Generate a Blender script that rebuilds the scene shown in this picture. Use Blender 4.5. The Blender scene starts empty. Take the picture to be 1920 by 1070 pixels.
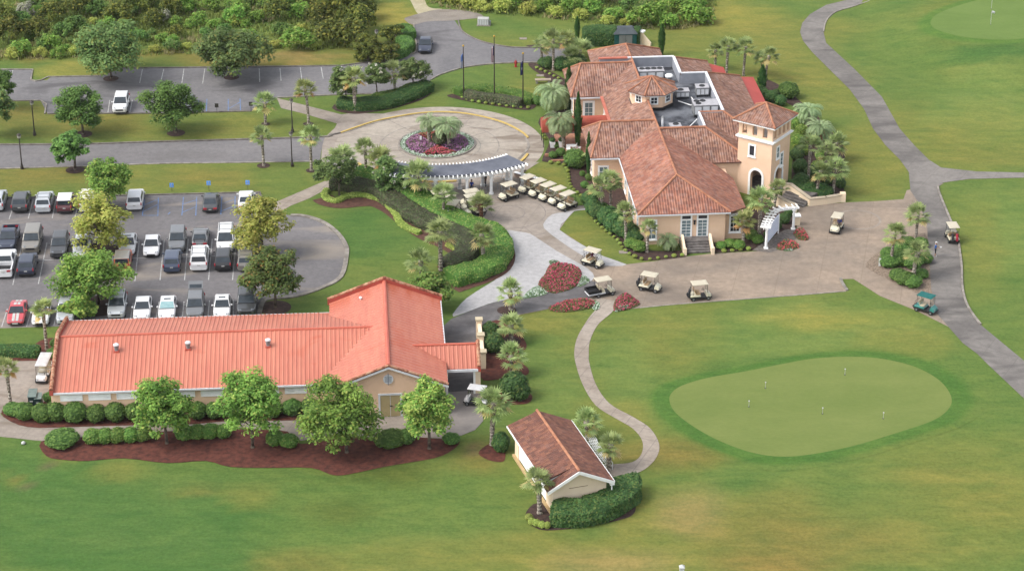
import bpy, bmesh, math, random
from mathutils import Vector, Matrix, noise
R = math.radians
rnd = random.Random(7)
sc = bpy.context.scene
COL = sc.collection
# ------------------------------------------------------------------ survey of the place: camera station and ground points
FOC, PITCH, CAMH = 4450.0, R(26), 113.4
SP, CP = math.sin(PITCH), math.cos(PITCH)
def G(px, py, h=0.0):
    """survey point (photo coordinates) at height h -> metres"""
    u = (px-960)/FOC; v = (py-535)/FOC
    z = (CAMH-h)/(SP+v*CP)
    return Vector((u*z, z*(CP-v*SP), h))
def HT(Y, py):
    v = (py-535)/FOC
    return CAMH + Y*(SP+v*CP)/(v*SP-CP)
def pts(s):
    return [tuple(float(t) for t in a.split(',')) for a in s.split()]
def W(s, h=0.0):
    return [G(x, y, h) for x, y in pts(s)]
# ------------------------------------------------------------------ object helpers
def tag(o, label=None, cat=None, group=None, kind=None):
    if label: o['label'] = label
    if cat: o['category'] = cat
    if group: o['group'] = group
    if kind: o['kind'] = kind
    return o
def thing(name, label, cat, loc=(0, 0, 0), rz=0.0, group=None):
    o = bpy.data.objects.new(name, None); COL.objects.link(o)
    o.empty_display_size = .3
    o.location = loc; o.rotation_euler = (0, 0, rz)
    return tag(o, label, cat, group)
def link(name, me, parent=None, loc=None, rz=None):
    o = bpy.data.objects.new(name, me); COL.objects.link(o)
    if parent: o.parent = parent
    if loc is not None: o.location = loc
    if rz is not None: o.rotation_euler = (0, 0, rz)
    return o
def kids(o):
    return [c for c in o.children]
def dup(root, loc, rz=0.0, label=None, group=None, scale=1.0):
    r = root.copy(); COL.objects.link(r); r.location = loc; r.rotation_euler = (0, 0, rz)
    r.scale = (scale,)*3 if not isinstance(scale, tuple) else scale
    if label: r['label'] = label
    if group: r['group'] = group
    for ch in list(root.children):
        c = ch.copy(); COL.objects.link(c); c.parent = r
        for g in list(ch.children):
            d = g.copy(); COL.objects.link(d); d.parent = c
    return r
class MB:
    def __init__(s):
        s.v = []; s.f = []; s.mi = []; s.uv = {}; s.sm = []; s.col = {}
        s.m = 0; s.smooth = False; s.X = None
    def add(s, vs, fs, uvs=None, col=None):
        n = len(s.v)
        if s.X is not None: vs = [s.X @ Vector(p) for p in vs]
        s.v += [tuple(p) for p in vs]
        for i, f in enumerate(fs):
            if uvs: s.uv[len(s.f)] = uvs[i]
            if col is not None: s.col[len(s.f)] = col
            s.f.append(tuple(n+k for k in f)); s.mi.append(s.m); s.sm.append(s.smooth)
        return s
    def box(s, x0, x1, y0, y1, z0, z1):
        v = [(x, y, z) for z in (z0, z1) for y in (y0, y1) for x in (x0, x1)]
        return s.add(v, [(0, 2, 3, 1), (4, 5, 7, 6), (0, 1, 5, 4), (2, 6, 7, 3), (0, 4, 6, 2), (1, 3, 7, 5)])
    def hexa(s, b, t):
        """b, t: four bottom and four top points, same order counter-clockwise from above"""
        return s.add(list(b)+list(t), [(3, 2, 1, 0), (4, 5, 6, 7), (0, 1, 5, 4), (1, 2, 6, 5), (2, 3, 7, 6), (3, 0, 4, 7)])
    def prism(s, poly, z0, z1):
        p = [(q[0], q[1]) for q in poly]
        if sum(p[i-1][0]*p[i][1]-p[i][0]*p[i-1][1] for i in range(len(p))) < 0: p.reverse()
        n = len(p)
        v = [(x, y, z0) for x, y in p]+[(x, y, z1) for x, y in p]
        f = [tuple(range(n-1, -1, -1)), tuple(range(n, 2*n))]
        f += [(i, (i+1) % n, n+(i+1) % n, n+i) for i in range(n)]
        return s.add(v, f)
    def tube(s, p0, p1, r0, r1=None, n=8, caps=True):
        if r1 is None: r1 = r0
        p0, p1 = Vector(p0), Vector(p1); d = (p1-p0).normalized()
        a = d.cross(Vector((0, 0, 1)) if abs(d.z) < .95 else Vector((1, 0, 0))).normalized(); b = d.cross(a)
        v = []
        for p, r in ((p0, r0), (p1, r1)):
            v += [p+(a*math.cos(2*math.pi*i/n)+b*math.sin(2*math.pi*i/n))*r for i in range(n)]
        f = [(i, n+i, n+(i+1) % n, (i+1) % n) for i in range(n)]
        if caps: f += [tuple(range(n)), tuple(range(2*n-1, n-1, -1))]
        return s.add(v, f)
    def path(s, ps, rs, n=6):
        for i in range(len(ps)-1): s.tube(ps[i], ps[i+1], rs[i], rs[i+1], n)
        return s
    def lathe(s, prof, n=12, c=(0, 0)):
        v = []; f = []
        for r, z in prof:
            v += [(c[0]+r*math.cos(2*math.pi*i/n), c[1]+r*math.sin(2*math.pi*i/n), z) for i in range(n)]
        for k in range(len(prof)-1):
            for i in range(n):
                j = (i+1) % n; f.append((k*n+i, k*n+j, (k+1)*n+j, (k+1)*n+i))
        f.append(tuple(range(n-1, -1, -1))); f.append(tuple((len(prof)-1)*n+i for i in range(n)))
        return s.add(v, f)
    def loft(s, rings, caps=True):
        n = len(rings[0]); v = [p for r in rings for p in r]; f = []
        for k in range(len(rings)-1):
            for i in range(n):
                j = (i+1) % n; f.append((k*n+i, k*n+j, (k+1)*n+j, (k+1)*n+i))
        if caps: f.append(tuple(range(n-1, -1, -1))); f.append(tuple((len(rings)-1)*n+i for i in range(n)))
        return s.add(v, f)
    def mesh(s, name, mats, bevel=0, seg=1, fixn=True):
        me = bpy.data.meshes.new(name)
        me.from_pydata(s.v, [], s.f)
        if not isinstance(mats, (list, tuple)): mats = [mats]
        for m in mats: me.materials.append(m)
        me.polygons.foreach_set('material_index', s.mi)
        me.polygons.foreach_set('use_smooth', s.sm)
        if s.uv:
            l = me.uv_layers.new(name='UVMap')
            for fi, uv in s.uv.items():
                for k, li in enumerate(me.polygons[fi].loop_indices): l.data[li].uv = uv[k]
        if s.col:
            a = me.color_attributes.new('tint', 'FLOAT_COLOR', 'CORNER')
            buf = [1.0]*(4*len(me.loops))
            for fi, c in s.col.items():
                for li in me.polygons[fi].loop_indices: buf[4*li:4*li+3] = c[:3]
            a.data.foreach_set('color', buf)
        if bevel or fixn:
            bm = bmesh.new(); bm.from_mesh(me)
            if bevel:
                bmesh.ops.remove_doubles(bm, verts=bm.verts, dist=1e-4)
                es = [e for e in bm.edges if len(e.link_faces) == 2 and e.calc_face_angle(0) > .5]
                bmesh.ops.bevel(bm, geom=es, offset=bevel, segments=seg, affect='EDGES', profile=.5, clamp_overlap=True)
            bmesh.ops.recalc_face_normals(bm, faces=bm.faces)
            bm.to_mesh(me); bm.free()
        me.update()
        return me
    def obj(s, name, mats, parent=None, loc=None, rz=None, **k):
        return link(name, s.mesh(name, mats, **k), parent, loc, rz)
def smooth_loop(p, n=4, closed=True):
    """Catmull-Rom through the points"""
    out = []; N = len(p)
    for i in range(N if closed else N-1):
        if closed: a, b, c, d = p[i-1], p[i], p[(i+1) % N], p[(i+2) % N]
        else: a, b, c, d = p[max(i-1, 0)], p[i], p[i+1], p[min(i+2, N-1)]
        for k in range(n):
            t = k/n
            out.append(.5*((2*b)+(c-a)*t+(2*a-5*b+4*c-d)*t*t+(3*b-a-3*c+d)*t**3))
    if not closed: out.append(p[-1])
    return out
# ------------------------------------------------------------------ materials
K = .52
def lin(c): return c/12.92 if c <= .04045 else ((c+.055)/1.055)**2.4
def C(r, g, b, k=K): return tuple(min(lin(t/255)*k, .85) for t in (r, g, b))+(1.0,)
class NT:
    def __init__(s, name):
        s.m = bpy.data.materials.new(name); s.m.use_nodes = True
        s.t = s.m.node_tree; s.t.nodes.clear()
        s.out = s.n('ShaderNodeOutputMaterial')
    def n(s, typ, **k):
        x = s.t.nodes.new(typ)
        for a, b in k.items(): setattr(x, a, b)
        return x
    def l(s, a, b): s.t.links.new(a, b)
    def coord(s, which='Object', scale=None):
        c = s.n('ShaderNodeTexCoord').outputs[which]
        if scale is not None:
            mp = s.n('ShaderNodeMapping'); mp.inputs['Scale'].default_value = scale if isinstance(scale, tuple) else (scale,)*3
            s.l(c, mp.inputs['Vector']); c = mp.outputs['Vector']
        return c
    def noise(s, vec, scale=1, detail=4, rough=.6, dist=0):
        x = s.n('ShaderNodeTexNoise'); s.l(vec, x.inputs['Vector'])
        x.inputs['Scale'].default_value = scale; x.inputs['Detail'].default_value = detail
        x.inputs['Roughness'].default_value = rough; x.inputs['Distortion'].default_value = dist
        return x.outputs['Fac']
    def ramp(s, fac, stops, interp='LINEAR'):
        x = s.n('ShaderNodeValToRGB'); s.l(fac, x.inputs['Fac']); e = x.color_ramp.elements
        x.color_ramp.interpolation = interp
        while len(e) < len(stops): e.new(.5)
        for i, (p, c) in enumerate(stops): e[i].position = p; e[i].color = c
        return x.outputs['Color']
    def mix(s, fac, a, b, mode='MIX'):
        x = s.n('ShaderNodeMix', data_type='RGBA', blend_type=mode)
        for i, q in ((0, fac), (6, a), (7, b)):
            if hasattr(q, 'is_output'): s.l(q, x.inputs[i])
            else: x.inputs[i].default_value = q
        return x.outputs[2]
    def math(s, op, a, b=None, c=None):
        x = s.n('ShaderNodeMath', operation=op)
        for i, q in enumerate((a, b, c)):
            if q is None: continue
            if hasattr(q, 'is_output'): s.l(q, x.inputs[i])
            else: x.inputs[i].default_value = q
        return x.outputs[0]
    def bsdf(s, col, rough=.8, metal=0, bump=None, bstr=.3, bdist=.05, coat=0, spec=.3, trans=0):
        p = s.n('ShaderNodeBsdfPrincipled')
        for k, q in (('Base Color', col), ('Roughness', rough), ('Metallic', metal), ('Coat Weight', coat), ('Specular IOR Level', spec)):
            if hasattr(q, 'is_output'): s.l(q, p.inputs[k])
            else: p.inputs[k].default_value = q
        if bump is not None:
            b = s.n('ShaderNodeBump'); b.inputs['Strength'].default_value = bstr; b.inputs['Distance'].default_value = bdist
            s.l(bump, b.inputs['Height']); s.l(b.outputs['Normal'], p.inputs['Normal'])
        s.l(p.outputs[0], s.out.inputs['Surface'])
        return s.m
def plain(name, c, c2=None, scale=2.0, rough=.75, metal=0, coat=0, spec=.3, detail=4, bump=0, lo=.35, hi=.65, sc3=None):
    """two-tone noisy material"""
    t = NT(name)
    if c2 is None: c2 = tuple(x*.82 for x in c[:3])+(1,)
    v = t.coord('Object', sc3)
    f = t.noise(v, scale, detail)
    return t.bsdf(t.ramp(f, [(lo, c2), (hi, c)]), rough, metal, f if bump else None, bump, .03, coat, spec)
def paving(name, c, c2, stain, big=.12, fine=2.5, stain_lo=.55, stain_hi=.75, joints=None, rot=0, jcol=None, bump=.15, grit=40, jk=.5):
    """concrete or asphalt: large tonal drifts, fine mottle, stains, saw joints"""
    t = NT(name); v = t.coord('Object')
    a = t.ramp(t.noise(v, big, 5, .6, .6), [(.35, c2), (.65, c)])
    g = t.ramp(t.noise(v, fine, 5, .7), [(.3, (.80, .80, .80, 1)), (.7, (1.12, 1.12, 1.12, 1))])
    a = t.mix(1, a, g, 'MULTIPLY')
    mp = t.n('ShaderNodeMapping'); mp.inputs['Scale'].default_value = (.35, 1, 1); mp.inputs['Location'].default_value = (13, 5, 0)
    t.l(v, mp.inputs['Vector'])
    f = t.noise(mp.outputs['Vector'], big*2.3, 4, .55, .8)
    s = t.ramp(f, [(stain_lo, (0, 0, 0, 1)), (stain_hi, (.75, .75, .75, 1))])
    a = t.mix(s, a, stain)
    gr = t.ramp(t.noise(v, grit, 2), [(.3, (.9, .9, .9, 1)), (.7, (1.08, 1.08, 1.08, 1))])
    a = t.mix(1, a, gr, 'MULTIPLY')
    if joints:
        mp = t.n('ShaderNodeMapping'); mp.inputs['Rotation'].default_value = (0, 0, rot); t.l(v, mp.inputs['Vector'])
        sp = t.n('ShaderNodeSeparateXYZ'); t.l(mp.outputs['Vector'], sp.inputs[0])
        m = None
        for ax in ('X', 'Y'):
            q = t.math('PINGPONG', sp.outputs[ax], joints/2)
            q = t.math('LESS_THAN', q, .045)
            m = q if m is None else t.math('MAXIMUM', m, q)
        a = t.mix(t.math('MULTIPLY', m, jk), a, jcol or tuple(x*.45 for x in c[:3])+(1,))
    return t.bsdf(a, .9, 0, t.noise(v, 12, 3), bump, .02, 0, .2)
def foliage(name, dark, light, extra=None, rough=.7, trans=.25):
    """leaf colour varies from leaf to leaf and clump to clump by the stored tint"""
    t = NT(name)
    a = t.n('ShaderNodeVertexColor', layer_name='tint')
    sp = t.n('ShaderNodeSeparateColor'); t.l(a.outputs['Color'], sp.inputs[0])
    c = t.mix(sp.outputs[0], dark, light)
    if extra is not None: c = t.mix(sp.outputs[1], c, extra)
    oi = t.n('ShaderNodeObjectInfo')
    hs = t.n('ShaderNodeHueSaturation'); t.l(c, hs.inputs['Color'])
    t.l(t.math('MULTIPLY_ADD', oi.outputs['Random'], .35, .82), hs.inputs['Value'])
    t.l(t.math('MULTIPLY_ADD', oi.outputs['Random'], .025, .488), hs.inputs['Hue'])
    p = t.n('ShaderNodeBsdfPrincipled'); t.l(hs.outputs[0], p.inputs['Base Color'])
    p.inputs['Roughness'].default_value = rough; p.inputs['Specular IOR Level'].default_value = .2
    tr = t.n('ShaderNodeBsdfTranslucent'); t.l(hs.outputs[0], tr.inputs['Color'])
    mx = t.n('ShaderNodeMixShader'); mx.inputs[0].default_value = trans
    t.l(p.outputs[0], mx.inputs[1]); t.l(tr.outputs[0], mx.inputs[2]); t.l(mx.outputs[0], t.out.inputs['Surface'])
    return t.m
def tiles(name, cols, cw=.30, ch=.40, ww=.30):
    """barrel roof tiles: every tile its own fired tone, rounded across, stepped up the slope"""
    t = NT(name); uv = t.coord('UV')
    sp = t.n('ShaderNodeSeparateXYZ'); t.l(uv, sp.inputs[0])
    iu = t.math('FLOOR', t.math('DIVIDE', sp.outputs[0], cw)); iv = t.math('FLOOR', t.math('DIVIDE', sp.outputs[1], ch))
    cb = t.n('ShaderNodeCombineXYZ'); t.l(iu, cb.inputs[0]); t.l(iv, cb.inputs[1])
    wn = t.n('ShaderNodeTexWhiteNoise', noise_dimensions='2D'); t.l(cb.outputs[0], wn.inputs['Vector'])
    n = len(cols); mean = [sum(q[i] for q in cols)/n for i in range(3)]; cols = [tuple(q[i]*.64+mean[i]*.36 for i in range(3))+(1,) for q in cols]
    c = t.ramp(wn.outputs['Value'], [(i/n, q) for i, q in enumerate(cols)], 'CONSTANT')
    drift = t.ramp(t.noise(uv, .25, 5, .65), [(.32, (.76, .77, .79, 1)), (.68, (1.2, 1.2, 1.19, 1))])
    c = t.mix(1, c, drift, 'MULTIPLY')
    c = t.mix(1, c, t.ramp(t.noise(uv, 1.3, 3, .6), [(.35, (.84, .82, .82, 1)), (.65, (1.12, 1.13, 1.14, 1))]), 'MULTIPLY')
    w = t.math('SINE', t.math('MULTIPLY', sp.outputs[0], 2*math.pi/ww))
    st = t.math('FRACT', t.math('DIVIDE', sp.outputs[1], ch))
    h = t.math('SUBTRACT', t.math('MULTIPLY', w, .5), t.math('MULTIPLY', st, .6))
    return t.bsdf(c, .85, 0, h, .9, .08, 0, .15)
# ------------------------------------------------------------------ world, sun, camera
wd = bpy.data.worlds.new('World'); sc.world = wd; wd.use_nodes = True
nt = wd.node_tree; nt.nodes.clear()
sky = nt.nodes.new('ShaderNodeTexSky'); sky.sky_type = 'NISHITA'; sky.sun_disc = False
SUNV = Vector((-.78, -.24, .95)).normalized()
sky.sun_elevation = math.asin(SUNV.z); sky.sun_rotation = math.atan2(SUNV.x, SUNV.y)
sky.air_density = 1.0; sky.dust_density = 3.0; sky.ozone_density = 1.0
bg = nt.nodes.new('ShaderNodeBackground'); bg.inputs['Strength'].default_value = .15
ow = nt.nodes.new('ShaderNodeOutputWorld')
hs0 = nt.nodes.new('ShaderNodeHueSaturation'); hs0.inputs['Saturation'].default_value = .30; nt.links.new(sky.outputs[0], hs0.inputs['Color']); nt.links.new(hs0.outputs[0], bg.inputs[0]); nt.links.new(bg.outputs[0], ow.inputs[0])
sun = bpy.data.lights.new('sun', 'SUN'); sun.energy = .9; sun.angle = R(26); sun.color = (1, .95, .87)
so = bpy.data.objects.new('sun', sun); COL.objects.link(so); so.location = (-60, 280, 120)
so.rotation_euler = SUNV.to_track_quat('Z', 'Y').to_euler()
cam = bpy.data.cameras.new('camera'); co = bpy.data.objects.new('camera', cam); COL.objects.link(co)
cam.sensor_width = 36; cam.lens = 36*FOC/1920; cam.clip_start = 1; cam.clip_end = 6000
co.location = (0, 0, CAMH); co.rotation_euler = (R(90)-PITCH, 0, 0); sc.camera = co
sc.view_settings.view_transform = 'Standard'; sc.view_settings.look = 'None'
sc.view_settings.exposure = 1.22; sc.view_settings.gamma = 1; sc.view_settings.use_curve_mapping = False
# ------------------------------------------------------------------ materials
m_asph = paving('asphalt', C(148, 144, 145), C(130, 127, 129), C(196, 182, 164), .10, 1.6, .52, .74)
m_asph2 = paving('asphalt_drive', C(152, 148, 148), C(140, 137, 138), C(120, 116, 114), .12, 1.6, .55, .85)
m_dark = paving('worn_dark_paving', C(150, 146, 146), C(112, 109, 110), C(92, 89, 90), .16, 1.5, .5, .75)
m_conc = paving('old_concrete', C(192, 180, 168), C(174, 162, 150), C(140, 124, 108), .13, 1.4, .54, .72, 4.0, .3, jk=.3)
m_ring = paving('roundabout_concrete', C(208, 197, 182), C(188, 177, 164), C(136, 120, 106), .17, 1.4, .52, .66)
m_apron = paving('tan_concrete', C(190, 170, 150), C(158, 145, 132), C(138, 126, 116), .09, 1.3, .5, .72, 4.5, .2, jk=.28)
m_white = paving('new_concrete', C(214, 212, 212), C(202, 200, 200), C(190, 188, 186), .13, 1.6, .55, .85)
m_walk = paving('walk_concrete', C(200, 188, 174), C(182, 168, 154), C(150, 134, 118), .2, 1.6, .55, .8, 1.9, .4)
m_pathg = paving('grey_cart_path', C(162, 156, 150), C(132, 127, 123), C(100, 96, 94), .12, 1.3, .5, .66, 3.4, .5, jk=.3)
m_grav = paving('gravel', C(176, 166, 154), C(156, 148, 138), C(132, 120, 108), .3, 5, .5, .75, grit=6)
m_sand = paving('sand', C(220, 208, 178), C(196, 186, 150), C(150, 156, 90), .25, 3, .5, .75)
m_kerb = plain('kerb_concrete', C(186, 178, 168), C(140, 132, 122), 1.2)
m_kerbd = plain('dark_kerb', C(160, 152, 144), C(118, 110, 104), 1.2)
m_paint = plain('road_paint_white', C(222, 222, 220), C(180, 178, 176), 1.8)
m_blue = plain('road_paint_blue', C(116, 156, 212), C(132, 144, 170), 2.2, lo=.4, hi=.6)
m_yel = plain('road_paint_yellow', C(244, 212, 124), C(226, 192, 110), 1.5)
m_mulch = plain('red_mulch', C(126, 72, 58), C(84, 46, 38), 1.7, .95, bump=.5, detail=8)
m_mulchd = plain('brown_mulch', C(96, 74, 66), C(66, 50, 46), 2.0, .95, bump=.5, detail=8)
m_cobble = plain('river_stone', C(178, 158, 138), C(120, 104, 90), 5.5, .9, bump=.8, detail=5, lo=.36, hi=.62)
# ------------------------------------------------------------------ the ground: one sheet to the horizon, grass tones stored per point
def sstep(a, b, x):
    t = min(max((x-a)/(b-a), 0), 1); return t*t*(3-2*t)
MC = G(1890, 55)
def gz(x, y):
    d = math.hypot((x-MC.x), (y-MC.y)*.8)
    return 1.5*(1-sstep(10, 22, d))
def PXY(x, y):
    fw = y*CP+CAMH*SP; up = y*SP-CAMH*CP
    return 960+FOC*x/fw, 535-FOC*up/fw
GR = {'g': C(108, 132, 70), 'l': C(90, 124, 66), 'o': C(134, 138, 74), 't': C(172, 150, 104), 'd': C(96, 112, 56), 'y': C(160, 154, 82), 'n': C(140, 128, 72), 'b': C(132, 114, 92), 'f': C(122, 142, 78)}
BL = '''300,1000,520,150,l,1.0 60,900,220,120,l,.8 700,1000,260,150,g,.9 780,1060,300,60,o,.6 560,1060,110,40,n,.5
230,880,90,24,o,.6 470,930,80,30,o,.5 640,960,90,30,d,.5 720,880,120,40,d,.7 1000,1040,200,60,o,.7
120,850,50,20,y,.4 360,925,60,16,n,.35 1230,1010,260,80,o,.9 1250,850,160,40,n,.75 1130,1060,150,40,t,.35 1500,1000,260,90,n,.5
1800,960,200,120,o,.8 1640,930,120,50,g,.5 1500,620,330,60,f,1 1250,620,110,90,o,.6 1180,700,70,90,f,.7 1700,650,120,40,o,.6
1540,600,200,24,y,.45 1420,620,100,18,g,.5 1860,550,120,150,g,.9 1880,430,110,100,f,.9 1830,470,60,120,o,.5
1640,300,90,90,o,1 1560,180,80,70,o,.8 1480,120,120,60,o,.8 1400,60,220,50,o,.9 1330,30,160,30,y,.6 1850,200,140,80,f,1 1840,230,110,50,y,.25 1700,200,50,60,o,.4 1700,120,90,100,g,.7 1800,280,140,50,o,.7 1850,115,120,26,l,.9
1000,90,180,40,o,.7 950,60,160,30,g,.5 1120,110,60,40,o,.5 900,150,120,40,g,.8 1000,150,70,30,o,.5 880,185,60,20,g,.8
330,230,330,40,o,.7 200,225,90,26,n,.45 60,225,110,40,n,.6 330,235,60,24,g,.35 540,215,70,40,g,.5 330,330,340,36,o,.7 60,335,140,36,n,.6 380,330,90,26,n,.35 530,330,80,30,g,.4
150,135,140,16,y,.7 480,112,220,18,n,.8 560,108,110,14,t,.35 60,105,80,14,n,.7 300,100,120,12,n,.7
700,430,120,70,l,.9 740,420,60,40,g,.5 600,580,120,30,g,.8 840,560,60,50,g,1 40,640,90,30,g,.8 1090,440,60,60,o,.9 1030,330,50,30,o,.9 600,390,60,24,g,.6
980,680,90,110,g,.8 1040,740,60,80,f,.6 1000,600,100,30,o,.6 890,860,60,40,n,.6 880,845,30,18,b,.55 1180,800,50,60,o,.7 1170,850,40,24,n,.6 660,60,50,40,y,.6 730,30,80,30,y,.9 
36,857,14,6,b,.9 35,912,14,7,b,.8 93,874,14,5,b,.6 15,905,30,14,n,.5 820,908,10,3,b,.6 1300,960,90,60,t,.4 1450,1060,140,30,n,.6 640,870,120,16,d,.6 1100,980,60,40,g,.7'''
BL = [(float(a), float(b), float(c), float(d), GR[e], float(f)) for a, b, c, d, e, f in (q.split(',') for q in BL.split())]
def tone(x, y):
    px, py = PXY(x, y)
    c = [q for q in GR['g'][:3]]
    w = noise.noise((x*.11, y*.11, 0)); w2 = noise.noise((x*.05+9, y*.05, 3))
    for i in range(3): c[i] += (GR['o'][i]-c[i])*max(0, min(1, .22+w*.55+w2*.5))
    wx = 30*noise.noise((x*.16, y*.16, 5))+14*noise.noise((x*.5, y*.5, 15)); wy = 13*noise.noise((x*.16, y*.16, 8))+6*noise.noise((x*.5, y*.5, 18))
    for bx, by, rx, ry, col, s in BL:
        dx = (px+wx-bx)/rx; dy = (py+wy-by)/ry; d = dx*dx+dy*dy
        if d < 1:
            k = 1.25*s*(1-d)**.9*(1+.6*w)
            k = min(k, 1)
            for i in range(3): c[i] += (col[i]-c[i])*k
    return [q*1.09 for q in c]
m_grass = NT('grass')
def grass_mat():
    t = m_grass; v = t.coord('Object')
    a = t.n('ShaderNodeVertexColor', layer_name='tint').outputs['Color']
    vs = t.coord('Object', (.45, 1, 1))
    n1 = t.ramp(t.noise(vs, .55, 6, .68, .5), [(.30, (.76, .87, .80, 1)), (.70, (1.24, 1.12, 1.04, 1))])
    n2 = t.ramp(t.noise(v, 2.6, 6, .8), [(.28, (.70, .73, .66, 1)), (.72, (1.24, 1.21, 1.26, 1))])
    n4 = t.ramp(t.noise(t.coord('Object', (.22, 1.2, 1)), 1.1, 4, .7, .7), [(.32, (.90, .92, .90, 1)), (.68, (1.08, 1.06, 1.06, 1))])
    n3 = t.ramp(t.noise(vs, .16, 3, .6, .4), [(.3, (.88, .95, .88, 1)), (.7, (1.10, 1.03, 1.02, 1))])
    a = t.mix(1, a, n4, 'MULTIPLY')
    wv = t.n('ShaderNodeTexWave', wave_type='BANDS', bands_direction='DIAGONAL'); t.l(v, wv.inputs['Vector']); wv.inputs['Scale'].default_value = .22; wv.inputs['Distortion'].default_value = 2.2; wv.inputs['Detail'].default_value = 1; wv.inputs['Detail Scale'].default_value = .12
    a = t.mix(t.math('MULTIPLY', t.ramp(t.noise(v, .07, 3), [(.42, (0, 0, 0, 1)), (.62, (1, 1, 1, 1))]), .8), a, t.mix(1, a, t.ramp(wv.outputs['Fac'], [(.3, (.955, .965, .95, 1)), (.7, (1.045, 1.035, 1.03, 1))]), 'MULTIPLY'))
    c = t.mix(1, t.mix(1, t.mix(1, a, n1, 'MULTIPLY'), n2, 'MULTIPLY'), n3, 'MULTIPLY')
    return t.bsdf(c, .95, 0, t.noise(v, 5, 4), .25, .05, 0, .1)
grass_mat(); m_grass = m_grass.m
def grid_ground():
    xs = [-1600, -900, -500, -300, -200, -150, -120]+[-105+1.25*i for i in range(169)]+[120, 150, 200, 300, 500, 900, 1600]
    ys = [-700, -200, 40, 110, 140, 155]+[165+1.25*i for i in range(160)]+[380, 400, 430, 480, 560, 700, 1000, 1500, 2500]
    v = []; c = []
    for y in ys:
        for x in xs:
            v.append((x, y, gz(x, y))); c.append(tone(x, y))
    n = len(xs); f = [(j*n+i, j*n+i+1, (j+1)*n+i+1, (j+1)*n+i) for j in range(len(ys)-1) for i in range(n-1)]
    me = bpy.data.meshes.new('ground'); me.from_pydata(v, [], f); me.materials.append(m_grass)
    a = me.color_attributes.new('tint', 'FLOAT_COLOR', 'POINT')
    a.data.foreach_set('color', [k for q in c for k in (q[0], q[1], q[2], 1)])
    me.polygons.foreach_set('use_smooth', [True]*len(f))
    tag(link('ground', me), kind='structure')
grid_ground()
def sheet(name, s, z, mat, sm=0, kind='structure'):
    p = W(s) if isinstance(s, str) else s
    if sm: p = smooth_loop(p, sm)
    p = [Vector((q.x, q.y, z)) for q in p]
    if sum(p[i-1].x*p[i].y-p[i].x*p[i-1].y for i in range(len(p))) < 0: p.reverse()
    me = bpy.data.meshes.new(name); me.from_pydata([tuple(q) for q in p], [], [tuple(range(len(p)))]); me.materials.append(mat)
    o = link(name, me)
    if kind: o['kind'] = kind
    return o
def ribbon(p, w, z0, z1, closed=False, mb=None, side=0):
    """a low bar of width w along the points"""
    mb = mb or MB(); n = len(p); L = []
    for i in range(n):
        a = p[i-1] if (i or closed) else p[i]; b = p[(i+1) % n] if (i < n-1 or closed) else p[i]
        d = (b-a); d.z = 0; d.normalize(); nn = Vector((-d.y, d.x, 0))
        L.append((p[i]+nn*w*(.5+side), p[i]-nn*w*(.5-side)))
    for i in range(n if closed else n-1):
        (a, b), (c, d) = L[i], L[(i+1) % n]
        mb.hexa([(q.x, q.y, z0) for q in (b, d, c, a)], [(q.x, q.y, z1) for q in (b, d, c, a)])
    return mb
def kerb(name, s, w=.18, h=.13, mat=None, sm=4, closed=False):
    p = W(s) if isinstance(s, str) else s
    if sm: p = smooth_loop(p, sm, closed)
    o = ribbon(p, w, -.02, h, closed).obj(name, mat or m_kerb)
    o['kind'] = 'structure'; return o
def circ(c, r, n=64, a0=0, a1=360):
    return [Vector((c[0]+r*math.cos(R(a0+(a1-a0)*i/n)), c[1]+r*math.sin(R(a0+(a1-a0)*i/n)), 0)) for i in range(n+(0 if a1-a0 == 360 else 1))]
# --- car parks and roads
sheet('parking_lot', '-60,373 488,361 491,371 494,386 516,399 545,404 572,405.6 606,417 633,437.6 648,460 650,477 640,518 606,538.6 555,555.5 505,560.5 492,569 486,589 484,600 300,607 100,612 -60,617', .012, m_asph)
m_asphu = paving('asphalt_upper', C(150, 147, 148), C(134, 132, 134), C(104, 101, 103), .09, 1.6, .54, .66)
sheet('parking_lot', '-60,131 62,131 58,150 88,151 96,144 190,143 228,128.5 640,124 690,116 745,105 776,102 781,85 777,66 775,45 800,38 850,36 862,52 876,66 902,78 936,86 976,90 1075,89 1075,113 1020,117.5 990,118 929,120 872,127 828,140 808,150 790,164 760,176 640,178 520,184 471,209 305,213 89,214 80,196 76,189 20,190 -60,192', .012, m_asphu)
sheet('road', '-60,272 150,271 280,267 590,258 612,255 606,268 602,285 600,303 450,305 300,307.5 150,312 -60,318', .013, m_asph2)
sheet('gravel_patch', '758,36 772,30 790,25 820,18.5 860,19 896,25 906,33 880,36 850,39 800,41 774,47', .02, m_grav, 3)
sheet('sand_track', '764,-14 790,-14 800,10 812,16 828,17 826,21 800,27 786,27 780,22 774,10', .016, m_sand, 3)
RC = Vector((-9.0, 271.9, 0))
sheet('roundabout', circ(RC, 13.0), .016, m_ring)
sheet('walkway', '519,184 527,203 572,214 632,232 628,240 609,258 604,275 602,300 630,330 700,345 790,352 830,300 820,230 740,214 660,212 640,215', .014, m_conc)
sheet('cart_plaza', '622,339 640,322 700,322 800,330 960,312 1018,303 1012,304 985,321 971,328 1012,352 1047,362 1080,386 1140,384.5 1140,394 1095,394 1077,396 1062,412 1049,431 1090,458 1130,480 1172,495 1172,502 1168,505 1110,512 1040,480 990,450 932,434 880,424 840,410 800,375 780,356 700,352', .02, m_conc)
sheet('walkway', '500,396 515,380 580,352 608,340 622,338 640,346 617,352 580,372 545,386 520,400', .018, m_walk)
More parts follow.
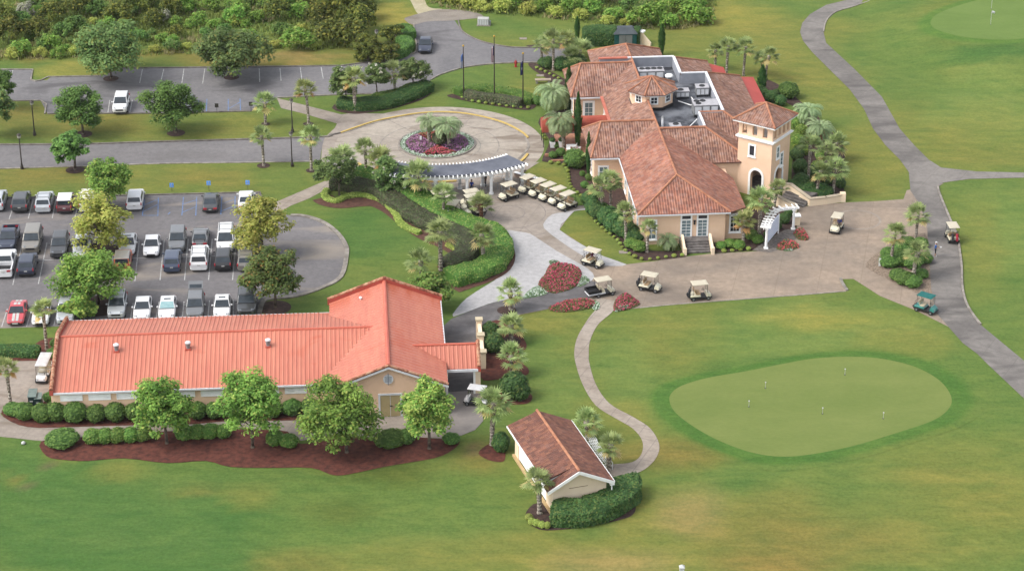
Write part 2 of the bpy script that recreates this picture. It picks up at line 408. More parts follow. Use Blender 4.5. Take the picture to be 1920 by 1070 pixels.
sheet('cart_plaza', '976,590 1040,577 1122,562 1150,578 1175,580 1280,569.5 1500,553 1588,545.5 1576,523.4 1600,523 1650,555 1717,582 1778,612.5 1805,643 1832,663 1852,683 1920,747 1990,815 1990,730 1916,673 1838.6,609 1815,575.5 1805,542 1803,500 1800,474.6 1795,444 1781,410.7 1761,362 1759,350 1770,344 1700,357 1694,373.6 1650,377 1583,380 1521,386 1497,388 1494,430 1440,470 1330,476 1280,482 1225,490 1172,496 1100,505 1000,560 930,570 900,585 925,604', .024, m_apron)
sheet('cart_path', '1590,0 1549,10 1519,27 1504,44 1500,60.6 1505.5,77 1522,97.6 1559,134.6 1593,168 1620,205 1637,242 1660,272.5 1687,299.5 1704,323 1707,358 1722,380 1738,420 1741,475 1745,540 1748,557 1758,590 1778,612.5 1805,643 1832,663 1852,683 1920,747 1990,815 1990,732 1916,673 1838.6,609 1815,575.5 1805,542 1803,500 1800,474.6 1795,444 1781,410.7 1761,362 1759.5,350 1768,343 1780,341 1818,336 1920,333.5 1990,332 1990,322.5 1920,324 1832,322 1764.5,314.6 1741,299.5 1714,272.5 1687,242 1653.5,182 1603,131 1549,81 1544,60.6 1549,40 1566,23.5 1603,12 1637,0 1665,-14 1610,-14', .032, m_pathg)
sheet('drive', '846,598 896,577 933,565 973,560 1010,552 1060,540 1106,526 1118,529 1124,540 1112,556 1090,566 1040,577 976.5,589 933,600 919,609 905,640 900,690 900,735 906,789 891,806 866,816 845,818 838,790 836,740 826,700 822,620', .03, m_dark)
sheet('drive', '932.7,432.5 983,436 1003,444 1044,471 1087.5,495 1111,511.6 1109,527 1060,540 1010,552 973,560 933,565 896,577 850,594 855,580.6 875.5,558.7 909,537 939.5,516.6 951,491.4 952,461', .036, m_white, 2)
sheet('walkway', '1096,391 1062,397.5 1036,402 1022,415 1020,428 1050,452 1085,475 1120,494 1150,499 1175,496 1130,480 1090,458 1049,431 1062,412 1077,396 1096,394', .03, m_white, 2)
sheet('apron', '836,735 900,732 906,789 891,806 866,816 845,819 838,812', .037, plain('apron_concrete', C(168, 160, 154), C(140, 134, 130), .5))
# curved footpath
pl = W('1110,556 1122,572 1104,596 1084,629 1077,656 1079,680 1092,720 1117,760 1157,785.7 1186,803 1204,826 1203,850 1186,866 1150,870 1140,870')
pr = W('1162,566 1147,586 1121,609 1106,640 1104,666 1105,680 1117,720 1143,756.5 1186,781 1219,803 1236,833 1230,858.6 1208,880 1179,891 1140,900')
sheet('footpath', smooth_loop(pl, 4, False)+smooth_loop(pr, 4, False)[::-1], .034, m_walk)
sheet('apron', '-60,674 40,672 112,669 113,735 90,745 70,770 20,766 0,775 7,782 36,797 73,802 146,800 255,797 364,795 419,789 547,787 640,783 709,780 753,780 790,782 836,745 846,812 851,819 833,822 756,818 709,822 640,812 564,826 548,812 440,800 364,807 160,821 84,827 36,822 -60,812', .02, m_conc)
# mulch beds
sheet('mulch_bed', '78,827 160,819 364,806 520,806 548,818 564,832 640,822 709,822 756,818 833,823 851,819 862,829 848,844 815,858.6 731,873 669,886 640,891 618,889 583,877 503,877 430,875 386,864 313,868 233,859 164,864 120,862 87,855', .04, m_mulch, 3)
sheet('mulch_bed', '3.6,769 20,766 50,764 70,760 100,745 112,752 300,748 640,738 690,745 700,780 547,788 419,790 364,795 255,797 146,800 73,802 36,797 7,782', .042, m_mulch, 2)
sheet('mulch_bed', '897,850 910,836 925,831 945,838 947,860 938,866 915,862', .04, m_mulch, 3)
sheet('mulch_bed', '985,968 1000,945 1030,940 1060,930 1146,915 1180,928 1192,948 1186,965 1160,975 1110,985 1060,992 1010,992', .04, m_mulchd, 3)
sheet('mulch_bed', '903,625 930,600 965,617 985,640 985,655 962,668 990,690 984,705 930,712 900,705', .04, m_mulch, 3)
sheet('mulch_bed', '935,735 975,730 998,742 990,756 960,758 938,752', .04, m_mulch, 3)
sheet('mulch_bed', '55,662 66,645 85,635 105,634 112,640 108,672 95,676 -40,676 -40,664', .04, m_mulch, 2)
# clubhouse beds
sheet('mulch_bed', '1016,303 1024,283 1030,262 1014,240 1012,222 1060,205 1100,240 1100,300 1120,330 1135,350 1200,352 1200,440 1210,470 1283,470 1285,482 1209,489 1185,480 1167,466 1156,451 1128,427 1111,411 1100,394 1120,384 1108,372 1079,358.5 1070,346 1068,328 1059,309 1040,304', .04, m_mulchd, 2)
sheet('mulch_bed', '990,120 1004,119 1024,130 1056,147 1075,160 1075,175 1060,190 1048,195 1020,178 1040,160 1000,132', .04, m_mulchd, 2)
sheet('mulch_bed', '838,181 862,176 930,182 990,190 1005,198 990,207 940,201 880,191', .04, m_mulchd, 3)
sheet('mulch_bed', '622,203 640,211 665,214 690,212 740,203 790,188 812,172 808,166 780,176 700,190 640,192', .04, m_mulchd, 2)
sheet('mulch_bed', '985,86 1030,82 1110,80 1110,90 1000,91', .04, m_mulchd)
sheet('mulch_bed', '1338,470 1336,456 1400,448 1436,440 1436,466 1410,470 1340,475', .042, m_mulchd)
sheet('mulch_bed', '1396,452 1398,402 1436,378 1490,390 1494,426 1472,434 1436,458', .041, m_mulchd)
sheet('river_stones', '1410,470 1432,455 1470,432 1492,428 1500,440 1478,462 1445,474', .045, plain('grey_slate', C(150, 142, 136), C(112, 104, 98), 3, .9, bump=.6))
sheet('mulch_bed', '1482,375 1500,240 1505,215 1470,190 1440,185 1425,150 1440,150 1470,165 1500,190 1530,215 1556,245 1580,270 1585,320 1582,355 1580,372', .03, m_mulchd, 2)
m_bedm = plain('bed_mulch', C(120, 84, 70), C(92, 62, 52), 2, .95, detail=8)
def bedstrip(s_, w, z, side=0):
    p = smooth_loop([Vector((q.x, q.y, 0)) for q in W(s_)], 4, False); v = []; n = len(p)
    for i in range(n):
        d = p[min(i+1, n-1)]-p[max(i-1, 0)]; d.normalize(); q = Vector((-d.y, d.x, 0)); v += [p[i]+q*w*(.5+side), p[i]-q*w*(.5-side)]
    me = bpy.data.meshes.new('mulch_bed'); me.from_pydata([(q.x, q.y, z) for q in v], [], [(2*i, 2*i+1, 2*i+3, 2*i+2) for i in range(n-1)]); me.materials.append(m_bedm)
    if me.polygons[0].normal.z < 0: me.flip_normals()
    link('mulch_bed', me)['kind'] = 'structure'
bedstrip('604,371 616,378 640,382 672,379 705,379 735,392 765,415 800,440 840,458 870,478 862,496 832,508', 2.7, .040)
bedstrip('668,334 705,341 745,354 775,373 805,393 840,413 870,427 900,438 924,450 935,468 936,488 924,506 896,520 866,530 843,538', 3.5, .044)
sheet('island_stones', '1623,495 1650,471 1684,451 1734,437.6 1741,474.6 1746,542 1747.7,556 1717,548.6 1667,525 1633,508', .05, m_cobble, 2)
# tree rings in the lawns
for i, (x, y, r) in enumerate([(156, 252, 1.0), (330, 250, 1.0), (141, 319, 1.0), (208, 148, .9), (434, 145.5, .9), (498, 233, .5), (494, 311, .7), (578, 233, .6), (584, 320, .6), (516, 577, 1.5), (185, 574, 2.2), (205, 398, 1.6), (490, 478, 1.8), (188, 470, 1.8), (950, 582, .9), (958, 640, .9)]):
    c = G(x, y); sheet('mulch_ring', circ(c, r*1.15, 20), .046, m_mulchd)
# --- greens
def green(name, s, inner, outer, band):
    p = smooth_loop(W(s), 5); c = sum(p, Vector())/len(p)
    v = []; f = []; n = len(p); ks = [0, .3, .6, .8, .9, 1.0, 1.04, 1+band*.45, 1+band*.75, 1+band]
    col = []
    for k in ks:
        for q in p:
            w = c+(q-c)*k; v.append((w.x, w.y, gz(w.x, w.y)+(.05 if k < 1.1 else .02))); col.append(inner if k <= 1.0 else outer)
    me = bpy.data.meshes.new(name)
    for j in range(len(ks)-1):
        for i in range(n): f.append((j*n+i, j*n+(i+1) % n, (j+1)*n+(i+1) % n, (j+1)*n+i))
    me.from_pydata(v, [], f); me.materials.append(inner); me.materials.append(m_grass)
    at_ = me.color_attributes.new('tint', 'FLOAT_COLOR', 'POINT'); buf = []
    for i, q in enumerate(v):
        k = ks[i//n]; b_ = tone(q[0], q[1]); f_ = 1 if k < 1+band*.5 else max(0, .9-(k-1)/band)
        buf += [b_[0]+(outer[0]-b_[0])*f_, b_[1]+(outer[1]-b_[1])*f_, b_[2]+(outer[2]-b_[2])*f_, 1]
    at_.data.foreach_set('color', buf)
    me.polygons.foreach_set('material_index', [0 if i//n < 5 else 1 for i in range(len(f))])
    me.polygons.foreach_set('use_smooth', [True]*len(f))
    bm = bmesh.new(); bm.from_mesh(me); bmesh.ops.recalc_face_normals(bm, faces=bm.faces); bm.to_mesh(me); bm.free()
    if me.polygons[n+1].normal.z < 0: me.flip_normals()
    tag(link(name, me), kind='structure')
def turf(name, a, b, sc_=.25):
    t = NT(name); v = t.coord('Object', (.5, 1, 1))
    c = t.ramp(t.noise(v, sc_, 5, .65, .3), [(.3, b), (.7, a)])
    g = t.ramp(t.noise(v, 4, 4, .7), [(.3, (.93, .94, .92, 1)), (.7, (1.05, 1.05, 1.05, 1))])
    return t.bsdf(t.mix(1, c, g, 'MULTIPLY'), .95, 0, None, 0, 0, 0, .1)
m_green = turf('green_turf', C(140, 152, 86), C(124, 142, 76)); m_coll = turf('collar_turf', C(112, 142, 72), C(102, 134, 66))
green('putting_green', '1255,750 1262,734 1284,721 1330,708 1400,696 1470,682 1530,672 1600,669 1660,674 1718,689 1762,714 1783,743 1779,766 1748,789 1680,812 1600,836 1520,852 1462,856 1408,848 1350,827 1302,801 1266,773', m_green, C(94, 131, 64), .24)
m_green2 = turf('far_green_turf', C(130, 154, 84), C(116, 142, 74))
green('putting_green', '1744,66 1760,44 1830,20 1920,2 2000,-4 2040,30 2000,75 1920,92 1850,94 1780,84', m_green2, C(104, 138, 68), .26)
# --- kerbs and markings
kerb('kerb', '-60,373 0,371.5 250,366.5 488,361 491,371', mat=m_kerbd, sm=0)
kerb('kerb', '545,404 572,405.6 606,417 633,437.6 648,460 650,477 640,518 606,538.6 555,555.5 505,560.5 492,569 486,589', .5, .12)
kerb('kerb', '-60,131 62,131 58,150 66,153 78,151 90,145 190,143', mat=m_kerb, sm=0)
kerb('kerb', '228,128.5 430,126.5 640,124 700,116', mat=m_kerbd, sm=0)
kerb('kerb', '-60,192 20,190 76,189 87,196 84,214', sm=0)
kerb('kerb', '89,214 305,213 471,209', mat=m_kerbd, sm=0)
kerb('kerb', '520,184 640,178 700,177')
kerb('kerb', '808,150 828,140 872,127 929,120 990,118 1020,117.5 1075,113')
kerb('kerb', '859,38 864,55 876,66 902,78 936,86 976,90 1075,89', mat=m_kerbd)
kerb('kerb', '776,46 777,66 781,85 777,100 745,105')
kerb('kerb', '-60,272 150,271 280,267 590,258 618,254 638.8,249.9', .25, .15, mat=m_kerbd)
kerb('kerb', '-60,318 150,312 300,307 450,305 600,302.5', .25, .06)
o = ribbon(smooth_loop(W('638.8,249.9 697.6,230 741,220.5 791.5,212.7 842,211.3 892,217 943,230.5 976.6,247.3 990,259'), 6, False), .24, 0, .15).obj('yellow_kerb', m_yel); o['kind'] = 'structure'
o = ribbon(smooth_loop([q+(RC-q).normalized()*.3 for q in W('638.8,249.9 697.6,230 741,220.5 791.5,212.7 842,211.3 892,217 943,230.5 976.6,247.3 990,259 995,277 976.6,299')], 6, False), .3, 0, .05).obj('gutter', m_kerb); o['kind'] = 'structure'
o = ribbon(circ(RC, 11.25, 24, -14, -34), .3, 0, .16).obj('yellow_kerb', m_yel); o['kind'] = 'structure'
o = ribbon(circ(RC, 11.25, 24, -150, -78), .3, 0, .16).obj('yellow_kerb', m_yel); o['kind'] = 'structure'
m_joint = plain('joint_filler', C(166, 156, 148), C(146, 136, 128), 1.5)
for r in (7.4, 5.1):
    o = ribbon(circ(RC, r, 64), .12, 0, .022, True).obj('paving_joint', m_kerb); o['kind'] = 'structure'
PC = G(952, 399)
for r in (2.0, 4.4, 7.0):
    o = ribbon(circ(PC, r, 64), .10, 0, .026, True).obj('paving_joint', m_joint); o['kind'] = 'structure'
mb = MB()
for k in range(10):
    a = R(36*k+8); d = Vector((math.cos(a), math.sin(a), 0)); ribbon([PC+d*4.4, PC+d*7.0], .08, 0, .026, mb=mb)
for k in range(12):
    a = R(30*k+8); d = Vector((math.cos(a), math.sin(a), 0)); ribbon([RC+d*5.1, RC+d*10.8], .08, 0, .022, mb=mb)
mb.obj('paving_joint', m_joint)['kind'] = 'structure'
o = ribbon(circ(G(1608, 412), 2.6, 40), .25, 0, .0275, True).obj('paving_joint', m_conc); o['kind'] = 'structure'
kerb('kerb', '1759,348 1761,362 1781,410.7 1795,444 1800,474.6 1803,500 1805,542 1815,575.5 1838.6,609', .22, .16)
kerb('kerb', '1576,523 1580,533 1588,545', .3, .18, mat=m_kerb)
kerb('kerb', '1586,546 1500,553 1280,569.5 1200,577', .15, .04)
kerb('kerb', '1544,60.6 1549,40 1566,23.5 1603,12 1637,0', .18, .1)
kerb('kerb', '985,321 971,328 1012,352', .3, .3, mat=m_kerb, sm=0)
# stall lines
def lines(name, segs, mat, w=.11, z=.018):
    mb = MB()
    for s in segs:
        p = W(s); ribbon(p, w, .0, z, mb=mb)
    mb.obj(name, mat)['kind'] = 'structure'
lines('stall_markings', ['17,411 30,374', '53,410 62,375', '98,409 105,374', '140,408 150,373', '-25,412 -13,375'], m_paint)
lines('stall_markings', ['%g,448 %g,525' % (x, x-7) for x in (353, 398, 443)]+['308,450 300,525', '261,452 253,527', '215,454 206,528', '170,456 160,529', '88,455 72,532', '42,456 24,534', '-4,458 -22,536', '488,446 482,522', '-40,490 70,487.5 240,484.5 480,477.5'], m_paint)
lines('stall_markings', ['14,579 3,613', '60,578 50,612', '109,577 101,610', '298,566 292,604', '345,565 341,604', '393,563 389,602', '438,562 437,600', '250,568 243,606', '485,571 484,599'], m_paint)
lines('stall_markings', ['267,130.5 262,156', '307,130 301,156', '345,129.5 341,156', '384,129 380,157', '486,129 487,154', '525,128.5 527,152', '563,127 566,150', '602,126 606,148', '24,132 22,140', '206,188 202,213', '248,188 243,213', '640,124 646,147'], m_paint)
lines('stall_markings', ['271,371 267,405', '297,371 296,405', '344,370 341,404', '369,369 367,404', '416,369 414,402', '441,368 440,401', '267,404 296,404', '270,396 297,383', '269,385 296,374', '342,398 367,388', '343,383 368,375', '415,396 440,386', '416,382 441,374', '372,187 370,211', '388,186 387,210', '428,186 428,209', '450,185 451,209', '371,206 388,194', '429,204 450,192', '315,402 319,398'], m_blue, .12)
# ------------------------------------------------------------------ building materials
def stucco(name, c, c2): return plain(name, c, c2, .8, .9, detail=6, bump=.1, lo=.3, hi=.7)
m_wall = stucco('peach_stucco', C(246, 212, 182, .74), C(238, 202, 170, .74))
m_wall2 = stucco('tan_stucco', C(238, 202, 172, .84), C(228, 192, 162, .84))
m_wall3 = stucco('cream_stucco', C(246, 226, 196, .78), C(238, 216, 186, .78))
m_trim = plain('white_trim', (.80, .80, .79, 1), (.70, .70, .69, 1), 1.5, .6)
m_trimg = plain('grey_white_board', (.60, .61, .63, 1), (.52, .53, .55, 1), .8, .7)
m_pink = plain('salmon_trim', C(232, 142, 118), C(214, 124, 104), 1.2, .8)
m_ridge = plain('ridge_tile', C(220, 158, 122), C(190, 126, 98), 1.6, .85)
m_glass = plain('dark_glass', (.03, .035, .045, 1), (.015, .018, .02, 1), .6, .12, spec=.6)
m_blind = plain('glass_with_blinds', C(150, 172, 178), C(120, 142, 148), .8, .25, spec=.5)
m_black = plain('black_plastic', (.02, .02, .022, 1), (.012, .012, .013, 1), 3, .5)
m_metal = plain('galvanised_metal', C(190, 192, 194), C(150, 152, 154), 1.4, .5, .3)
m_felt = plain('roof_felt', C(138, 142, 150), C(62, 64, 72), .4, .85, detail=6, lo=.42, hi=.62)
m_step = plain('grey_step', C(150, 144, 140), C(104, 98, 96), 1.5)
TC = [C(190, 144, 124), C(172, 126, 110), C(206, 162, 140), C(152, 112, 98), C(188, 152, 138), C(168, 120, 100), C(196, 152, 128), C(138, 104, 94), C(188, 136, 112), C(200, 168, 154)]
m_tile = tiles('roof_tiles', TC)
m_tile_r = tiles('red_roof_tiles', [C(202, 142, 118), C(190, 126, 104), C(198, 154, 136), C(174, 120, 104), C(212, 152, 126), C(188, 146, 134), C(200, 130, 104), C(164, 112, 98)])
m_tile_d = tiles('weathered_roof_tiles', [C(166, 116, 98), C(142, 98, 86), C(180, 128, 104), C(124, 90, 82), C(154, 106, 90), C(172, 118, 96), C(134, 94, 84), C(150, 110, 98)])
t = NT('coral_metal'); v = t.coord('Object')
mp = t.n('ShaderNodeMapping'); mp.inputs['Scale'].default_value = (1, .12, .12); t.l(v, mp.inputs['Vector'])
c = t.ramp(t.noise(mp.outputs[0], 2.2, 4), [(.3, C(222, 130, 107)), (.7, C(236, 150, 122))])
c = t.mix(1, c, t.ramp(t.noise(v, .16, 3), [(.35, (.94, .92, .93, 1)), (.65, (1.05, 1.05, 1.05, 1))]), 'MULTIPLY')
sx = t.n('ShaderNodeSeparateXYZ'); t.l(v, sx.inputs[0])
st_ = t.math('MULTIPLY', t.math('SMOOTH_MIN', t.math('MAXIMUM', t.math('MULTIPLY_ADD', sx.outputs['Y'], .45, -4.6), 0), 1, .2), t.ramp(t.noise(mp.outputs[0], 1.1, 3), [(.42, (0, 0, 0, 1)), (.6, (1, 1, 1, 1))]))
s = t.ramp(t.noise(t.coord('Object', (.25, .5, .5)), .55, 5, .6, .6), [(.60, (0, 0, 0, 1)), (.75, (.7, .7, .7, 1))])
c = t.mix(s, c, C(214, 92, 54))
c = t.mix(t.math('MULTIPLY', st_, .7), c, C(208, 96, 58))
m_coral = t.bsdf(c, .5, 0, None, spec=.4)
m_coral2 = plain('faded_red_metal', C(226, 96, 84), C(208, 84, 74), .5, .6)
# ------------------------------------------------------------------ building helpers
def wm(x, y, z, phi):
    """frame on a wall facing phi: x to the right seen from outside, y inwards, z up"""
    n = Vector((math.cos(R(phi)), math.sin(R(phi)), 0)); u = Vector((-n.y, n.x, 0))
    return Matrix(((u.x, -n.x, 0, x), (u.y, -n.y, 0, y), (0, 0, 1, z), (0, 0, 0, 1)))
def window(par, M_, w, h, fw=.16, name='window', glass=None, nx=2, nz=3, frame=None, sill=True, solid=False):
    mb = MB(); mb.X = M_
    mb.box(-w/2-fw, w/2+fw, -.07, .05, h, h+fw); mb.box(-w/2-fw, w/2+fw, -.07, .05, -fw, 0)
    mb.box(-w/2-fw, -w/2, -.068, .05, 0, h); mb.box(w/2, w/2+fw, -.068, .05, 0, h)
    if sill: mb.box(-w/2-fw-.06, w/2+fw+.06, -.14, .0, -fw-.07, -fw)
    for i in range(1, nx): mb.box(-w/2+w*i/nx-.02, -w/2+w*i/nx+.02, -.05, -.01, 0, h)
    for i in range(1, nz): mb.box(-w/2, w/2, -.052, -.012, h*i/nz-.02, h*i/nz+.02)
    f = mb.obj(name, frame or m_trim, par)
    p = MB(); p.X = M_; p.box(-w/2, w/2, -.03, .06, 0, h); p.obj('pane', glass or m_glass, f)
    return f
def slab(mb, p, th=.16, us=1.0):
    p = [Vector(q) for q in p]
    n = Vector()
    for i in range(len(p)): n += (p[i]-p[0]).cross(p[(i+1) % len(p)]-p[0])
    if n.z < 0: p.reverse(); n = -n
    n.normalize()
    u = Vector((0, 0, 1)).cross(n)
    u = u.normalized() if u.length > 1e-3 else Vector((1, 0, 0))
    w = n.cross(u); k = len(p)
    mb.add(p, [tuple(range(k))], [[(q.dot(u)*us, q.dot(w)*us) for q in p]])
    q = [a-Vector((0, 0, th)) for a in p]
    mb.add(p+q, [tuple(range(2*k-1, k-1, -1))]+[(i, k+i, k+(i+1) % k, (i+1) % k) for i in range(k)])
def ridge_cap(par, segs, r=.13, mat=None, name='ridge_cap'):
    for a, b in segs:
        mb = MB(); a = Vector(a)+Vector((0, 0, .03)); b = Vector(b)+Vector((0, 0, .03)); n = max(1, int((b-a).length/.42))
        for i in range(n):
            p = a.lerp(b, i/n); q = a.lerp(b, (i+1.1)/n)
            mb.tube(p, q, r*1.12, r*.92, 6)
        mb.obj(name, mat or m_ridge, par)
def arch_wall(mb, M_, w, z0, z1, arches, th=.3, seg=8):
    """wall with arched openings: arches = (centre, width, z bottom, z top)"""
    mb.X = M_
    x = -w/2
    for cx, aw, zb, zt in sorted(arches):
        l, r = cx-aw/2, cx+aw/2; sp = zt-aw/2
        mb.box(x, l, 0, th, z0, z1)
        if zb > z0: mb.box(l, r, 0, th, z0, zb)
        for i in range(seg):
            a0, a1 = math.pi*i/seg, math.pi*(i+1)/seg
            xa, xb = cx-aw/2*math.cos(a0), cx-aw/2*math.cos(a1); ya, yb = sp+aw/2*math.sin(a0), sp+aw/2*math.sin(a1)
            mb.hexa([(xa, 0, ya), (xb, 0, yb), (xb, th, yb), (xa, th, ya)], [(xa, 0, z1), (xb, 0, z1), (xb, th, z1), (xa, th, z1)])
        x = r
    mb.box(x, w/2, 0, th, z0, z1); mb.X = None
def arch_trim(par, M_, cx, aw, zb, zt, fw=.22):
    mb = MB(); mb.X = M_; sp = zt-aw/2; seg = 10
    mb.box(cx-aw/2-fw, cx-aw/2, -.06, .1, zb, sp); mb.box(cx+aw/2, cx+aw/2+fw, -.06, .1, zb, sp)
    for i in range(seg):
        a0, a1 = math.pi*i/seg, math.pi*(i+1)/seg; q = []
        for a, rr in ((a0, aw/2), (a1, aw/2), (a1, aw/2+fw), (a0, aw/2+fw)): q.append((cx-rr*math.cos(a), sp+rr*math.sin(a)))
        mb.hexa([(x_, -.06, z_) for x_, z_ in q], [(x_, .1, z_) for x_, z_ in q])
    mb.obj('arch_frame', m_trim, par)
# ------------------------------------------------------------------ clubhouse
CY = R(5); CO = G(1200.7, 459)
ch = thing('clubhouse', 'peach stucco clubhouse with terracotta tile roofs, a sunken flat roof and an arcaded tower', 'clubhouse', CO, CY)
def CL(a, b, h=0.0):
    return Vector((CO.x+a*math.cos(CY)-b*math.sin(CY), CO.y+a*math.sin(CY)+b*math.cos(CY), h))
RH, EH = 6.6, 3.9
def roof(faces, mat=m_tile, par=ch, th=.16, name='roof'):
    mb = MB()
    for f in faces: slab(mb, f, th)
    return mb.obj(name, mat, par, fixn=False)
P0 = (4.6, 4.3, RH); PN = (4.4, 47.2, RH); PM = (4.5, 18.2, RH)
rs = roof([[(-.45, -.45, EH), P0, PM, (-.3, 18.2, EH+.03)], [P0, (10.15, -.5, EH), (12.45, 3.0, 2.83), (12.45, 11.4, 2.83), (10.25, 14.2, EH-.05), PM], [(-.45, -.45, EH), (10.15, -.5, EH), P0]], m_tile_r)
roof([[(-.3, 18.2, EH+.03), PM, PN, (0, 52.3, EH)], [(0, 52.3, EH), (9.65, 52.3, EH), PN], [PN, (4.4, 42, RH), (9.65, 42, EH), (9.65, 52.3, EH)]])
S0 = (-2.05, 20.9, RH-.02); S1 = (4.4, 20.9, RH-.02)
roof([[(-3.8, 16.2, EH), (4.3, 16.2, EH), S1, S0], [(-3.8, 16.2, EH), S0, (-3.8, 25.7, EH)], [(-3.8, 25.7, EH), S0, S1, (4.3, 25.7, EH)]])
N0 = (-2.25, 40.6, RH-.02); N1 = (4.4, 40.6, RH-.02)
roof([[(-4, 35.9, EH), (4.3, 35.9, EH), N1, N0], [(-4, 35.9, EH), N0, (-4, 45.5, EH)], [(-4, 45.5, EH), N0, N1, (4.3, 45.5, EH)]])
roof([[(9.8, 36, RH), (9.8, 41.9, RH), (15.2, 47.2, EH), (15.2, 36, EH)], [(9.8, 41.9, RH), (9.6, 47.2, EH), (15.2, 47.2, EH)]])
roof([[(13.1, 22.9, RH), (13.1, 36.1, RH), (18.6, 41.9, 3.8), (18.6, 17.5, 3.8)], [(13.1, 36.1, RH), (13, 41.9, 3.8), (18.6, 41.9, 3.8)], [(10.1, 22.9, RH), (13.1, 22.9, RH), (18.6, 17.5, 3.8), (10.1, 17.5, 3.8)]])
roof([[(4.6, 18.2, RH-.01), (10.1, 18.2, RH-.01), (15.2, 13.6, EH), (4.6, 13.6, EH)], [(10.1, 18.2, RH-.01), (10.1, 22.9, RH-.03), (15.2, 22.9, EH), (15.2, 13.6, EH)]])
ridge_cap(ch, [(P0, PN), (P0, (-.4, -.4, EH)), (P0, (10.1, -.45, EH)), (S0, (-3.75, 16.3, EH)), (N0, (-3.95, 36, EH)), (PN, (.1, 52.2, EH)), (PN, (9.6, 52.2, EH)),
  (PM, (10.1, 18.2, RH)), ((10.1, 18.2, RH), (15.1, 13.7, EH)), ((10.1, 22.9, RH), (13.1, 22.9, RH)), ((13.1, 22.9, RH), (18.5, 17.6, 3.8)), ((13.1, 36.1, RH), (18.5, 41.8, 3.8)), ((9.8, 41.9, RH), (15.1, 47.1, EH)), (N0, N1), (S0, S1), (N0, (-3.95, 45.4, EH)), (S0, (-3.75, 25.6, EH))])
# sunken flat roof and its parapet
mb = MB(); mb.prism([(4.4, 18.4), (10.0, 18.4), (10.0, 23), (13, 23), (13, 36), (9.7, 36), (9.7, 42), (4.4, 42)], 5.05, 5.25)
mb.obj('flat_roof', m_felt, ch)
mb = MB()
for a0, a1, b0, b1 in ((4.42, 4.6, 18.3, 41.9), (.3, 9.8, 41.85, 42.1), (9.7, 9.95, 36.0, 41.85), (9.95, 13.0, 35.85, 36.05), (12.95, 13.15, 23, 35.85), (9.95, 13.0, 22.75, 22.95), (9.98, 10.16, 18.3, 22.75), (4.6, 9.98, 18.15, 18.35)):
    mb.box(a0, a1, b0, b1, 4.2 if b0 > 41 else 5.0, RH+.02)
pa = mb.obj('parapet', plain('parapet_board', C(190, 194, 204), C(172, 176, 186), .8), ch)
mb = MB()
for a0, a1, b0, b1 in ((3.9, 9.85, 41.8, 42.15), (9.66, 10.0, 35.98, 41.8), (9.9, 12.92, 35.8, 36.1), (12.9, 13.22, 23.05, 36.1), (9.94, 10.2, 18.4, 22.75)):
    mb.box(a0, a1, b0, b1, RH+.02, RH+.14)
mb.obj('coping', m_trimg, ch)
mb = MB(); mb.box(.2, 3.9, 41.75, 42.2, RH+.02, RH+.16); mb.box(-.35, .0, 26.6, 35.4, EH+.02, EH+.22); mb.obj('coping', m_pink, ch)
# walls
mb = MB(); mb.prism([(0, 0), (9.6, 0), (9.6, .75), (11.9, .75), (11.9, 13.9), (14.6, 13.9), (14.6, 17.9), (18.1, 17.9), (18.1, 41.4), (14.7, 41.4), (14.7, 46.7), (9.2, 46.7), (9.2, 51.8), (.45, 51.8), (.45, 45), (-3.4, 45), (-3.4, 36.4), (.25, 36.4), (.25, 25.2), (-3.3, 25.2), (-3.3, 16.7), (.1, 16.7)], 0, 3.0)
mb.prism([(.02, .02), (9.58, .02), (9.58, 17), (.12, 17)], 3.0, EH-.08); mb.prism([(-3.28, 16.72), (4, 16.72), (4, 25.18), (-3.28, 25.18)], 3.0, EH-.1); mb.prism([(.27, 25), (4, 25), (4, 51.7), (.47, 51.7)], 3.0, EH-.1); mb.prism([(-3.38, 36.42), (4, 36.42), (4, 44.98), (-3.38, 44.98)], 3.0, EH-.1)
mb.prism([(4, 42.2), (9.18, 42.2), (9.18, 51.7), (4, 51.7)], 3.0, EH-.1); mb.prism([(9.2, 36.2), (14.68, 36.2), (14.68, 46.6), (9.2, 46.6)], 3.0, EH-.1); mb.prism([(13, 17.92), (18.08, 17.92), (18.08, 41.38), (13, 41.38)], 3.0, 3.7); mb.prism([(9, 13.92), (14.58, 13.92), (14.58, 17.8), (9, 17.8)], 3.0, EH-.1)
mb.obj('wall', m_wall, ch)
for g_ in ((-.45, 10.1, -.52, -.42, EH-.22, EH-.06), (-.5, -.4, -.4, 16.1, EH-.22, EH-.06), (-3.86, -.5, 16.12, 16.22, EH-.24, EH-.08), (-4.05, -.05, 35.8, 35.9, EH-.26, EH-.1), (10.1, 12.4, .2, .3, 3.0, 3.15)):
    mb = MB(); mb.box(*g_); mb.obj('gutter', m_trimg, ch)
mb = MB(); mb.box(-3.55, -3.4, 36.2, 36.35, 0, EH-.2); mb.obj('downpipe', plain('brown_metal', C(110, 76, 66)), ch)
